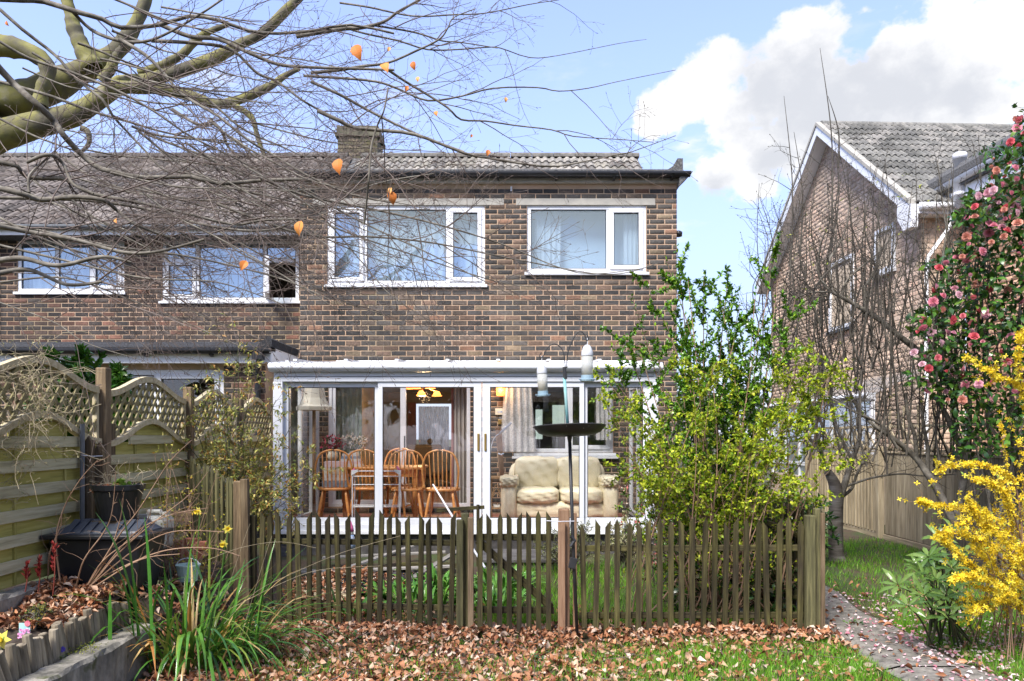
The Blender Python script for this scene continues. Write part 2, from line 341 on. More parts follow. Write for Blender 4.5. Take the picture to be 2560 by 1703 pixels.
mat('concrete_path', [(.085,.08,.068),(.175,.162,.14),(.27,.25,.215)], rough=.95, scale=(16,16,16), detail=10, bump=.5, bscale=9, rnd=False, speck=(26,.63,(.09,.09,.06)))
mat('wood_picket', [(.018,.015,.011),(.046,.038,.023),(.095,.082,.042)], rough=.85, scale=(3,42,42), detail=6, bump=.5, bscale=1.5, vary=.4, spec=.2, patch=(5.5,(.8,.78,.8),(1.35,1.45,.85)))
mat('wood_mossy', [(.05,.045,.028),(.10,.095,.045),(.17,.155,.075)], rough=.85, scale=(3,40,40), detail=6, bump=.5, bscale=1.5, vary=.2, spec=.2)
mat('wood_post', [(.075,.054,.034),(.15,.108,.065),(.25,.19,.115)], rough=.85, scale=(3,40,40), detail=6, bump=.5, bscale=1.5, vary=.25, spec=.2)
mat('wood_new', [(.17,.095,.055),(.27,.165,.10),(.34,.22,.14)], rough=.8, scale=(2.5,40,40), detail=6, bump=.4, bscale=1.5, vary=.12, spec=.2)
mat('wood_board', [(.26,.235,.14),(.44,.40,.25),(.54,.50,.34)], rough=.85, scale=(2.2,34,34), detail=7, bump=.5, bscale=1.5, vary=.1, spec=.2)
mat('wood_green', [(.20,.18,.05),(.33,.295,.08),(.42,.37,.13)], rough=.85, scale=(2,26,26), detail=6, bump=.4, bscale=1.5, vary=.12, spec=.2)
mat('wood_cap', [(.34,.285,.165),(.48,.41,.26),(.55,.49,.34)], rough=.8, scale=(6,30,30), detail=6, bump=.4, bscale=1.5, rnd=False, spec=.2)
mat('wood_lath', [(.13,.115,.06),(.23,.20,.10),(.33,.285,.16)], rough=.85, scale=(3,40,40), detail=5, bump=.3, bscale=1.5, vary=.2, spec=.2)
mat('wood_close', [(.17,.14,.09),(.30,.25,.165),(.40,.345,.24)], rough=.85, scale=(2.5,30,30), detail=7, bump=.5, bscale=1.5, vary=.22, spec=.2)
mat('wood_grey', [(.14,.13,.115),(.25,.235,.21),(.33,.31,.28)], rough=.85, scale=(3,36,36), detail=6, bump=.4, bscale=1.5, vary=.25, spec=.2)
mat('log', [(.085,.07,.05),(.22,.185,.13),(.37,.32,.235)], rough=.85, scale=(26,26,3), detail=6, bump=.5, bscale=1.5, vary=.3, spec=.2)
mat('pine', [(.50,.19,.05),(.62,.27,.08),(.70,.34,.11)], rough=.32, scale=(6,30,30), detail=5, spec=.5, vary=.1, coat=.2)
mat('leather', [(.68,.61,.43),(.76,.69,.50),(.80,.74,.56)], rough=.42, scale=(5,5,5), bump=.25, bscale=1.6, spec=.5)
mat('brown_pipe', [(.06,.035,.03),(.10,.06,.05)], rough=.5, scale=(6,6,6))
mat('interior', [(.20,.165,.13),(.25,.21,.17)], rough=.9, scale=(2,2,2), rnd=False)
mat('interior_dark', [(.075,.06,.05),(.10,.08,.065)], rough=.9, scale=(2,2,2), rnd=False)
mat('ceiling_white', [(.60,.58,.54),(.66,.64,.60)], rough=.9, scale=(2,2,2), rnd=False)
mat('carpet', [(.10,.06,.05),(.15,.09,.07)], rough=.95, scale=(20,20,20), rnd=False)
mat('quarry_tile', [(.26,.10,.07),(.36,.15,.105),(.42,.20,.15)], rough=.45, scale=(6,6,6), vary=.2)
mat('net', [(.80,.83,.87),(.86,.88,.90)], rough=.9, scale=(4,4,4), trans=.45, alpha=(26,.42,.60,.55,.95), rnd=False)
mat('lace', [(.60,.60,.58),(.86,.86,.85)], rough=.9, scale=(10,10,10), trans=.4, alpha=(48,.40,.60,.70,1.0), rnd=False)
mat('sheer', [(.74,.81,.89),(.82,.87,.93)], rough=.9, scale=(4,4,4), trans=.4, rnd=False)  # white cloth; the blue of the skylight is put into its colour
mat('curtain_grey', [(.36,.33,.30),(.46,.43,.40)], rough=.9, scale=(20,20,2), rnd=False)
mat('curtain_pink', [(.30,.13,.12),(.40,.20,.18)], rough=.9, scale=(20,20,2), rnd=False)
mat('curtain_green', [(.16,.22,.18),(.24,.31,.26)], rough=.9, scale=(20,20,2), rnd=False)
mat('blind_blue', [(.44,.54,.67),(.50,.60,.72)], rough=.8, scale=(3,3,3), rnd=False)
mat('polycarb', [(.66,.69,.72),(.72,.75,.78)], rough=.4, scale=(3,3,3), trans=.6, alpha=.25, rnd=False)
mat('lid_grey', [(.045,.055,.07),(.07,.08,.10)], rough=.45, scale=(6,6,6))
mat('loose_red', [(.30,.10,.06),(.40,.15,.09)], rough=.9, scale=(20,20,20))
mat('bucket_green', [(.36,.48,.44),(.44,.55,.50)], rough=.4, scale=(5,5,5))
mat('card_teal', [(.30,.55,.55),(.42,.66,.64)], rough=.4, scale=(30,30,30))
mat('card_red', [(.60,.06,.12),(.75,.25,.30)], rough=.4, scale=(60,60,60))
mat('card_pink', [(.60,.20,.45),(.75,.40,.60)], rough=.5, scale=(60,60,60))
mat('blue_paint', [(.10,.25,.50),(.65,.65,.65)], rough=.5, scale=(14,14,14))
mat('card_pale', [(.62,.62,.60),(.74,.74,.72)], rough=.6, scale=(20,20,20))
mat('card_pinkish', [(.62,.48,.52),(.72,.62,.64)], rough=.6, scale=(20,20,20))
mat('card_blue', [(.16,.22,.30),(.36,.42,.50)], rough=.6, scale=(20,20,20))
mat('card_cream', [(.66,.62,.50),(.72,.69,.58)], rough=.6, scale=(9,9,9))
mat('lamp_amber', [(.55,.25,.07),(.65,.33,.10)], rough=.3, scale=(9,9,9), trans=.6, emit=(1.0,.42,.12), estr=1.2)
mat('lamp_glow', [(1,.8,.5),(1,.8,.5)], emit=(1.0,.66,.30), estr=14)
mat('glass_blue', [(.06,.30,.38),(.08,.36,.44)], rough=.1, trans=.5)
mat('glass_green', [(.03,.42,.08),(.05,.50,.11)], rough=.1, trans=.5)
mat('glass_pink', [(.50,.06,.22),(.60,.09,.28)], rough=.1, trans=.5)
mat('frost_glow', [(.40,.50,.47),(.48,.57,.54)], rough=.5, scale=(3,3,3), emit=(.50,.62,.58), estr=.35)  # no lamp: added emission stands in for daylight behind the frosted panes
mat('pale_stem', [(.26,.21,.13),(.42,.36,.24)], rough=.8, scale=(9,9,9), rnd=False)
mat('stalk_green', [(.09,.20,.03),(.12,.25,.05)], rough=.5, scale=(9,9,9), rnd=False)
mat('peony_red', [(.16,.03,.02),(.24,.05,.035)], rough=.5, scale=(9,9,9), rnd=False)
mat('chimney_old', [(.05,.048,.035),(.10,.095,.065),(.15,.14,.10)], rough=.95, scale=(9,9,9), rnd=False)
mat('cream', [(.66,.62,.52),(.72,.69,.60)], rough=.8, scale=(5,5,5), trans=.25)
mat('brass', [(.52,.34,.10),(.62,.43,.15)], rough=.3, scale=(9,9,9), metallic=.8)
mat('wicker', [(.20,.12,.06),(.36,.23,.12)], rough=.6, scale=(60,60,60))
mat('chrome_white', [(.62,.63,.66),(.70,.71,.74)], rough=.3, scale=(4,4,4))
mat('pink_plastic', [(.55,.10,.25),(.62,.14,.30)], rough=.4, scale=(4,4,4))
mat('pole_black', [(.018,.019,.02),(.035,.036,.038)], rough=.45, scale=(9,9,9), spec=.5)
mat('tray', [(.020,.020,.021),(.042,.041,.04)], rough=.5, scale=(7,7,7), speck=(34,.70,(.5,.5,.48)))
mat('teal_paint', [(.10,.28,.29),(.20,.42,.43),(.36,.50,.48)], rough=.6, scale=(12,12,5))
mat('feeder_cap', [(.50,.52,.55),(.60,.62,.65)], rough=.45, scale=(8,8,8))
mat('feeder_blue', [(.22,.33,.40),(.30,.42,.49)], rough=.5, scale=(8,8,8))
mat('feeder_tube', [(.60,.62,.58),(.74,.75,.72)], rough=.25, scale=(7,7,7), alpha=.72, trans=.3)
mat('seed', [(.38,.30,.16),(.60,.52,.34)], rough=.9, scale=(60,60,60))
mat('bark_grey', [(.065,.056,.043),(.14,.125,.10),(.25,.23,.19)], rough=.9, scale=(14,14,14), bump=.4, bscale=2, rnd=False)
mat('bark_moss', [(.05,.046,.032),(.115,.105,.07),(.19,.18,.055),(.24,.225,.16)], rough=.9, scale=(4,4,4), detail=8, bump=.6, bscale=4, rnd=False, ramp=(.28,.72))
mat('twig', [(.055,.039,.032),(.115,.085,.07),(.20,.165,.14)], rough=.75, scale=(9,9,9), rnd=False)
mat('twig_dark', [(.028,.023,.018),(.060,.052,.040),(.11,.097,.076)], rough=.8, scale=(9,9,9), rnd=False)
mat('twig_green', [(.03,.04,.015),(.07,.075,.03)], rough=.7, scale=(9,9,9), rnd=False)
mat('cane', [(.20,.115,.07),(.33,.215,.14)], rough=.7, scale=(9,9,9), rnd=False)
mat('cherry_bark', [(.05,.038,.03),(.13,.115,.10),(.24,.225,.205)], rough=.6, scale=(4,4,26), detail=6, bump=.4, bscale=2, rnd=False)
mat('leaf', [(.75,.75,.75),(1.1,1.1,1.1)], rough=.5, scale=(30,30,30), attr=True, trans=.3, spec=.35, rnd=False)
mat('leaf_gloss', [(.8,.8,.8),(1.1,1.1,1.1)], rough=.27, scale=(30,30,30), attr=True, trans=.2, spec=.5, rnd=False)
mat('dead_leaf', [(.7,.7,.7),(1.15,1.15,1.15)], rough=.62, scale=(40,40,40), attr=True, trans=.12, spec=.35, rnd=False)
mat('petal', [(.85,.85,.85),(1.1,1.1,1.1)], rough=.6, scale=(20,20,20), attr=True, trans=.3, spec=.25, rnd=False)
mat('soil', [(.022,.016,.011),(.05,.037,.026),(.085,.064,.045)], rough=.95, scale=(12,12,12), bump=.8, bscale=4, rnd=False)
mat('slab_dark', [(.035,.033,.032),(.075,.07,.068),(.12,.115,.11)], rough=.7, scale=(8,8,8), bump=.4, bscale=3, rnd=False)
mat('white_can', [(.62,.62,.55),(.70,.70,.64)], rough=.45, scale=(6,6,6), trans=.2)
mat('grey_plastic', [(.11,.12,.13),(.17,.18,.19)], rough=.45, scale=(6,6,6))
mat('polythene', [(.010,.010,.011),(.022,.022,.024)], rough=.18, scale=(6,6,6), spec=.5)
mat('frost', [(.52,.62,.60),(.60,.69,.67)], rough=.5, scale=(3,3,3), trans=.5)
glass_mat('glass_up', base=.12, gain=1.6, haze=.02, wobble=.12, tint=(.90, .96, 1.0), coat=(.80, .91, 1.0))  # sky blue is painted into tint and reflection colour, not a real coating
glass_mat('glass', base=.0, gain=1.35, wobble=.03)
glass_mat('glass_in', base=.01, gain=1.5, wobble=.02)
# ================================================================== SETTING: ground and path
def ground():
    xs = np.concatenate([np.linspace(-90, -7, 14), np.linspace(-6.5, 7, 82), np.linspace(8, 90, 14)])
    ys = np.concatenate([np.linspace(-60, 2, 12), np.linspace(2.6, 12, 62), np.linspace(13, 300, 24)])
    X, Y = np.meshgrid(xs, ys); Z = gz(X, Y)+.012*np.sin(X*7+Y*3)*np.cos(Y*6-X*2)
    V = np.stack([X.ravel(), Y.ravel(), Z.ravel()], 1); n = len(xs)
    q = [(j*n+i, j*n+i+1, (j+1)*n+i+1, (j+1)*n+i) for j in range(len(ys)-1) for i in range(n-1)]
    o = arrays_obj('ground', V, np.array(q).ravel(), np.full(len(q), 4), 'ground_mat', smooth=True); tag(o, kind='structure')
mat('ground_mat', [(.045,.032,.022),(.075,.052,.032),(.05,.06,.022),(.05,.075,.02)], rough=.95, scale=(2.2,2.2,2.2), detail=8, bump=.6, bscale=8, rnd=False, ramp=(.34,.66))
ground()
def path():
    # two concrete slabs cast end to end, a mossy joint between them
    for (y0, y1) in ((1.0, 4.86), (4.885, 11.5)):
        xs = np.linspace(2.47, 3.10, 8); ys = np.linspace(y0, y1, 40)
        X, Y = np.meshgrid(xs, ys); e = (np.abs(X-2.785) > .30)
        Xw = X + e*.035*np.sin(Y*5.1+X*3)*np.sign(X-2.785); Z = gz(Xw, Y)+.035-.03*e
        V = np.stack([Xw.ravel(), Y.ravel(), Z.ravel()], 1); n = 8
        q = [(j*n+i, j*n+i+1, (j+1)*n+i+1, (j+1)*n+i) for j in range(39) for i in range(7)]
        o = arrays_obj('path', V, np.array(q).ravel(), np.full(len(q), 4), 'concrete_path', smooth=True); tag(o, kind='structure')
path()
# ================================================================== bricks, tiles, windows
BW, BH, PITCH, COURSE = .210, .060, .225, .075
def brick_mesh(col, l=BW, h=BH, d=.02, c=.0035):
    """front-facing (-y) brick face centred on the origin, chamfered arrises"""
    x, z = l/2, h/2
    v = [(-x,d,-z),(x,d,-z),(x,d,z),(-x,d,z),(-x,c,-z),(x,c,-z),(x,c,z),(-x,c,z),(-x+c,0,-z+c),(x-c,0,-z+c),(x-c,0,z-c),(-x+c,0,z-c)]
    f = [(8,9,10,11),(4,5,9,8),(5,6,10,9),(6,7,11,10),(7,4,8,11),(0,1,5,4),(1,2,6,5),(2,3,7,6),(3,0,4,7)]
    return v, f
def brick_wall(root, u0, u1, z0, z1, place, holes, cols, wts, n_single, single_rule, clip=None, jit=.22):
    """place(u, z) -> Matrix that puts a front-facing brick there. Returns nothing; single bricks are parts, the rest one part of kind stuff."""
    singles = []; rest_v = []; rest_c = []; rest_l = []; n0 = 0
    variants = {}
    nc = int((z1-z0)/COURSE)
    for r in range(nc):
        z = z0 + (r+.5)*COURSE
        u = u0 - (PITCH/2 if r % 2 else 0) - (0 if r % 2 else 0)
        while u < u1:
            a, b = max(u+.0075, u0), min(u+PITCH-.0075, u1); u += PITCH
            parts = [(a, b)]
            for (ha, hb, hz0, hz1) in holes:
                if z+BH/2 > hz0+.01 and z-BH/2 < hz1-.01:
                    new = []
                    for (p, q) in parts:
                        if q <= ha or p >= hb: new.append((p, q))
                        else:
                            if p < ha: new.append((p, ha-.004))
                            if q > hb: new.append((hb+.004, q))
                    parts = new
            for (p, q) in parts:
                if q-p < .03: continue
                if clip and not clip((p+q)/2, z, (q-p)/2): continue
                ci = rng.choice(len(cols), p=np.array(wts)/np.sum(wts)); c = np.array(cols[ci])*(1+jit*rng.uniform(-1, 1))
                full = abs((q-p)-(PITCH-.015)) < .002
                cen = (p+q)/2
                Mx = place(cen, z) @ Matrix.Translation((0, rng.uniform(-.0025, .0015), rng.uniform(-.0012, .0012))) @ Matrix.Rotation(rng.uniform(-.006, .006), 4, 'Y')
                if full and single_rule(cen, z): singles.append((Mx, ci, c))
                else: rest_v.append((Mx, q-p, c))
    if len(singles) > n_single:
        for s in singles[n_single:]: rest_v.append((s[0], PITCH-.015, s[2]))
        singles = singles[:n_single]
    for Mx, ci, c in singles:
        key = (ci, int(rng.integers(0, 4)))
        if key not in variants:
            v, f = brick_mesh(None); mb = MB(); mb.add(v, f); variants[key] = mb.mesh('brick', col=np.clip(np.array(cols[ci])*(.75+.17*key[1]), 0, 1))
            variants[key].materials.append(MATS['brick'])
        o = bpy.data.objects.new('brick', variants[key]); o.matrix_basis = Mx; link(o, root)
    VV = []; CC = []; LL = []
    for k, (Mx, l, c) in enumerate(rest_v):
        v, f = brick_mesh(None, l); A = np.array(Mx); v = np.array(v)@A[:3, :3].T + A[:3, 3]; VV.append(v); CC.append(np.broadcast_to(c, (12, 3))); LL.append(np.array(f)+12*k)
    Q = np.concatenate(LL); arrays_obj('brickwork', np.concatenate(VV), Q.ravel(), np.full(len(Q.reshape(-1, 4)), 4), 'brick', root, col=np.concatenate(CC), kind='stuff')
def wall_slab(name, axis, a, b, u0, u1, z0, z1, holes, material, parent, extra=None):
    """a wall between planes a and b (axis 'y': u is x; axis 'x': u is y) with rectangular holes"""
    us = sorted({u0, u1, *[max(u0, min(u1, h[i])) for h in holes for i in (0, 1)]}); zs = sorted({z0, z1, *[max(z0, min(z1, h[i])) for h in holes for i in (2, 3)]})
    mb = MB()
    def P(u, w, z): return (u, w, z) if axis == 'y' else (w, u, z)
    inh = lambda u, z: any(h[0] < u < h[1] and h[2] < z < h[3] for h in holes)
    for i in range(len(us)-1):
        for j in range(len(zs)-1):
            if inh((us[i]+us[i+1])/2, (zs[j]+zs[j+1])/2): continue
            for w in (a, b): mb.add([P(us[i], w, zs[j]), P(us[i+1], w, zs[j]), P(us[i+1], w, zs[j+1]), P(us[i], w, zs[j+1])], [(0, 1, 2, 3)])
    for (h0, h1, k0, k1) in list(holes)+[(u0, u1, z0, z1)]:
        h0, h1, k0, k1 = max(h0, u0), min(h1, u1), max(k0, z0), min(k1, z1)
        for (p, q) in (((h0, k0), (h1, k0)), ((h1, k0), (h1, k1)), ((h1, k1), (h0, k1)), ((h0, k1), (h0, k0))):
            mb.add([P(p[0], a, p[1]), P(q[0], a, q[1]), P(q[0], b, q[1]), P(p[0], b, p[1])], [(0, 1, 2, 3)])
    if extra: extra(mb)
    return mb.build(name, material, parent, fix=False)
def tile_mesh(col, w=.30, l=.40):
    """interlocking double-roll concrete tile; x across, y up the slope, z out"""
    prof = [(-.150,.0),(-.128,.004),(-.105,.028),(-.075,.036),(-.045,.028),(-.022,.004),(.0,.0),(.022,.004),(.045,.028),(.075,.036),(.105,.028),(.128,.004),(.150,.0)]
    n = len(prof); v = []
    for (y, dz) in ((0, .018), (l, -.010)):
        for (x, z) in prof: v.append((x*w/.30, y, z+dz))
    for (x, z) in prof: v.append((x*w/.30, 0.003, z*.86+.018-.024))
    f = [(i, i+1, n+i+1, n+i) for i in range(n-1)] + [(2*n+i, 2*n+i+1, i+1, i) for i in range(n-1)]
    mb = MB(); mb.add(v, f); me = mb.mesh('tile', col=col); me.materials.append(MATS['tile']); return me
def tile_roof(roof, origin, udir, sdir, ulen, slen, cols, n_single, rule, gauge=.34, w=.30, clip=None):
    """courses of tiles on a plane: origin at the eaves corner, udir along the eaves, sdir up the slope"""
    udir, sdir = Vector(udir).normalized(), Vector(sdir).normalized(); nrm = udir.cross(sdir)
    var = [tile_mesh(np.array(c), w) for c in cols for _ in (0,)]
    rest = []; k = 0
    for r in range(int((slen-.30)/gauge)+1):
        for c in range(int(ulen/w)):
            u = (c+.5)*w + (w/2 if False else 0); s = r*gauge
            p = Vector(origin)+udir*u+sdir*s
            if clip and not clip(p): continue
            vi = int(rng.integers(0, len(var)))
            Mx = Matrix.Translation(p+nrm*rng.uniform(0, .007)+sdir*rng.uniform(-.012, .012)) @ Matrix((udir, sdir, nrm)).transposed().to_4x4() @ Matrix.Rotation(rng.uniform(-.018, .018), 4, 'Z') @ Matrix.Rotation(rng.uniform(-.02, .02), 4, 'Y')
            if rule(p) and k < n_single:
                o = bpy.data.objects.new('tile', var[vi]); o.matrix_basis = Mx; link(o, roof); k += 1
            else: rest.append((Mx, vi))
    if rest:
        VV = []; LL = []; CC = []; n0 = 0
        bf = np.array([list(p.vertices) for p in var[0].polygons])
        for Mx, vi in rest:
            A = np.array(Mx); v = np.empty(len(var[0].vertices)*3); var[0].vertices.foreach_get('co', v); v = v.reshape(-1, 3)
            VV.append(v@A[:3, :3].T+A[:3, 3]); CC.append(np.broadcast_to(np.array(cols[vi]), v.shape)); LL.append(bf+n0); n0 += len(v)
        Q = np.concatenate(LL); arrays_obj('tiling', np.concatenate(VV), Q.ravel(), np.full(len(Q), 4), 'tile', roof, col=np.concatenate(CC), kind='stuff')
def window(parent, x0, x1, z0, z1, y, lights, sill=True, fr=.062, name='window', glass='glass_up', open_light=None):
    """white plastic window in the plane y; lights = [(x0,x1,z0,z1,'fixed'|'sash')]"""
    f = MB(); d0, d1 = y+.028, y+.098
    f.box(x0, x1, d0, d1, z0, z0+fr); f.box(x0, x1, d0, d1, z1-fr, z1); f.box(x0, x0+fr, d0, d1, z0+fr, z1-fr); f.box(x1-fr, x1, d0, d1, z0+fr, z1-fr)
    w = f.build(name, 'upvc', parent, bevel=.006)
    xs = sorted({round(l[0], 3) for l in lights}|{round(l[1], 3) for l in lights})
    for (a, b, c, d, kind) in lights:
        g = .03 if kind == 'fixed' else .022
        if kind == 'open': pass
        # mullions / transoms where the light does not touch the frame
        m = MB()
        if a > x0+fr+.01: m.box(a-.03, a+.03, d0+.004, d1, max(c, z0+fr), min(d, z1-fr))
        if c > z0+fr+.01: m.box(max(a, x0+fr)+.031, min(b, x1-fr)-.031, d0+.005, d1, c-.03, c+.03)
        if m.v: m.build('mullion', 'upvc', w, bevel=.005)
        A, B = max(a+.03, x0+fr), min(b-.03, x1-fr); C_, D_ = max(c+(.03 if c > z0+fr else 0), z0+fr), min(d-(.03 if d < z1-fr else 0), z1-fr)
        if kind in ('sash', 'open'):
            s = MB(); t = .05; sy0, sy1 = y+.008, y+.075
            s.box(A-.012, B+.012, sy0, sy1, C_-.012, C_+t); s.box(A-.012, B+.012, sy0, sy1, D_-t, D_+.012); s.box(A-.012, A+t, sy0, sy1, C_+t, D_-t); s.box(B-t, B+.012, sy0, sy1, C_+t, D_-t)
            g_ = MB(); g_.box(A-.012+.04, B+.012-.04, y+.04, y+.046, C_+t-.01, D_-t+.01)
            gk = MB()
            for q in ((A+t, B-t, C_+t-.001, C_+t+.008), (A+t, B-t, D_-t-.008, D_-t+.001)): gk.box(q[0], q[1], sy0+.012, y+.039, q[2], q[3])
            for q in ((A+t-.001, A+t+.008), (B-t-.008, B-t+.001)): gk.box(q[0], q[1], sy0+.012, y+.039, C_+t, D_-t)
            so = s.build('casement', 'upvc', w, bevel=.006); go = g_.build('pane', glass, w); ko = gk.build('gasket', 'black_plastic', w)
            if kind == 'open':
                for o in (so, go, ko):    # swung outwards about its left edge
                    piv = Vector((A-.012, y+.02, 0)); o.matrix_basis = Matrix.Translation(piv) @ Matrix.Rotation(R(-72), 4, 'Z') @ Matrix.Translation(-piv)
                    o.matrix_parent_inverse = Matrix()
        else:
            gk = MB()
            for q in ((A, B, C_, C_+.008), (A, B, D_-.008, D_)): gk.box(q[0], q[1], d0+.012, y+.052, q[2], q[3])
            for q in ((A, A+.008), (B-.008, B)): gk.box(q[0], q[1], d0+.012, y+.052, C_+.008, D_-.008)
            gk.build('gasket', 'black_plastic', w)
            g_ = MB(); g_.box(A, B, y+.055, y+.061, C_, D_); g_.build('pane', glass, w)
    if sill:
        s = MB(); s.box(x0-.035, x1+.035, y-.045, y+.10, z0-.045, z0-.002); s.build('sill', 'upvc', w, bevel=.006)
    return w
def drape(name, x0, x1, z0, z1, y, material, folds=9, amp=.02, label=None, cat='curtain', parent=None, taper=0., n=None, hem=0.):
    """a hanging cloth with vertical folds"""
    nx = folds*8; nz = 14; v = []
    for j in range(nz+1):
        t = j/nz; z = z1+(z0-z1)*t
        for i in range(nx+1):
            u = i/nx; x = x0+(x1-x0)*u + taper*t*(u-.5)
            v.append((x, y+amp*math.sin(u*folds*2*math.pi+.8*math.sin(t*3+u*5))*(.55+.45*t)+.006*math.sin(u*51), z+(hem*math.sin(u*13)*t)))
    n = nx+1; f = [(j*n+i, j*n+i+1, (j+1)*n+i+1, (j+1)*n+i) for j in range(nz) for i in range(nx)]
    mb = MB(); mb.add(v, f); o = mb.build(name, material, parent, smooth=True, fix=False)
    if label: tag(o, label, cat)
    return o
def gutter(name, x0, x1, y, z, material, parent, r=.055, brackets=()):
    """half-round gutter along x, with a square-ish front lip"""
    prof = [(-r, 0), (-r, -.02)]+[(-r*math.cos(a), -.02-r*.8*math.sin(a)) for a in np.linspace(.3, math.pi-.3, 7)]+[(r, -.02), (r, 0), (r-.006, 0), (r-.006, -.02)]+[((r-.006)*math.cos(a), -.02-(r*.8-.006)*math.sin(a)) for a in np.linspace(.3, math.pi-.3, 7)]+[(-r+.006, -.02), (-r+.006, 0)]
    mb = MB(); mb.prism([(y+p, z+q) for p, q in prof], 'x', x0, x1)
    # prism with axis x takes (y,z)
    g = mb.build(name, material, parent)
    for bx in brackets:
        b = MB(); b.prism([(y-r-.006, z+.004), (y-r-.006, z-.03), (y-.02, z-.082), (y+.03, z-.10), (y+r+.01, z-.10), (y+r+.01, z-.02)], 'x', bx-.016, bx+.016); b.build('bracket', material, g)
    return g
# ================================================================== MAIN HOUSE (two storeys, flat-roofed front, pitched roof behind)
FY = 10.95                       # its garden front
HX0, HX1 = -3.14, 2.44
DARK = [(.056,.056,.056),(.076,.073,.069),(.100,.084,.071),(.135,.098,.076),(.20,.122,.085),(.19,.155,.11)]
house = thing('brick_house', 'two-storey dark brick house with a flat-roofed front, in the middle behind the conservatory', 'house', (0, FY, 0))
WL = (-2.74, -.40, 3.79, 4.97); WR = (.22, 1.99, 3.97, 4.97)
DOOR = (-2.72, -.62, .50, 2.42); INW = (.06, 1.50, 1.30, 2.42)
holes = [WL, WR, DOOR, INW]
WTOP = 5.28
wall_slab('wall', 'y', FY+.006, FY+.25, HX0+.002, HX1-.002, -.2, WTOP, holes, 'mortar', house)
LINT = [(-2.95, -.12, 4.985, 5.065), (.06, 2.12, 4.985, 5.065)]
brick_wall(house, HX0, HX1, 4.985-66*COURSE, WTOP, lambda u, z: Matrix.Translation((u, FY, z)), holes+[(a, b, c-.005, d+.005) for a, b, c, d in LINT], DARK, [.36, .28, .18, .10, .045, .035], 300,
           lambda u, z: 2.74 < z < 3.76 and u < 1.75)
for (a, b, c, d) in LINT:
    m = MB(); m.box(a, b, FY-.003, FY+.1, c-.02, d); m.build('lintel', 'concrete_lintel', house, bevel=.004)
m = MB()
m.box(HX1-.25, HX1-.004, FY+.25, 17.3, -.2, WTOP); m.box(HX0+.004, HX0+.25, FY+.25, 17.3, -.2, WTOP); m.build('side_wall', 'mortar', house)
wall_slab('rear_wall', 'y', 17.1, 17.3, HX0+.26, HX1-.26, -.2, WTOP, [(-2.35, -.9, 1.30, 2.30)], 'interior', house)
m = MB(); m.box(HX0+.25, HX1-.25, FY+.26, 17.1, .30, .46); m.build('floor', 'carpet', house)
m = MB(); m.box(HX0+.25, HX1-.25, FY+.26, 17.1, 2.56, 2.72); m.build('ceiling', 'ceiling_white', house)
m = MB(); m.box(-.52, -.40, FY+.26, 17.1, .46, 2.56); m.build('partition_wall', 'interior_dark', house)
m = MB(); m.box(HX0+.25, HX1-.25, 13.9, 14.0, 2.72, WTOP); m.build('bedroom_wall', 'interior', house)
w1 = window(house, *WL, FY, [(-2.74, -2.18, 3.79, 4.97, 'sash'), (-2.18, -.95, 3.79, 4.97, 'fixed'), (-.95, -.40, 3.79, 4.97, 'sash')])
w2 = window(house, *WR, FY, [(.22, 1.43, 3.97, 4.97, 'fixed'), (1.43, 1.99, 3.97, 4.97, 'sash')])
# flat roof edge: cream fascia, black gutter, felt drip
m = MB(); m.box(HX0, HX1+.03, FY-.06, FY+.25, WTOP, WTOP+.055); m.build('fascia', 'concrete_lintel', house)
m = MB(); m.box(HX0-.02, HX1+.10, FY-.09, 12.9, WTOP+.055, WTOP+.13); m.build('flat_roof', 'felt', house)
m = MB(); m.prism([(FY-.12, WTOP+.11), (FY-.12, WTOP+.17), (FY-.02, WTOP+.21), (FY+.10, WTOP+.135), (FY+.10, WTOP+.12)], 'x', HX0-.02, HX1+.06); m.build('felt_edge', 'felt', house)
m = MB(); m.prism([(HX1-.22, WTOP+.13), (HX1+.06, WTOP+.13), (HX1+.06, WTOP+.33), (HX1-.02, WTOP+.33), (HX1-.08, WTOP+.22)], 'y', FY-.13, FY+.6); m.build('felt_upstand', 'felt', house)
gutter('gutter', HX0+.0, HX1+.16, FY-.145, WTOP+.12, 'black_plastic', house, r=.062, brackets=np.linspace(HX0+.4, HX1-.1, 7))
m = MB(); m.prism([(HX1+.0, WTOP-.08), (HX1+.10, WTOP+.02), (HX1+.20, WTOP+.13), (HX1+.04, WTOP+.13), (HX1+.0, WTOP+.02)], 'y', FY-.16, FY-.02); m.build('corbel', 'felt', house)
m = MB(); m.lathe([(.02, 0), (.055, .01), (.06, .07), (.03, .09), (.0, .09)], (HX1+.045, FY+.1, 4.52), 10); m.build('lamp_sensor', 'black_plastic', house, smooth=True)
m = MB(); m.tube([(-.01, FY-.01, 5.17), (-.01, FY-.02, 5.235)], .014, 8); m.build('overflow_pipe', 'chrome_white', house)
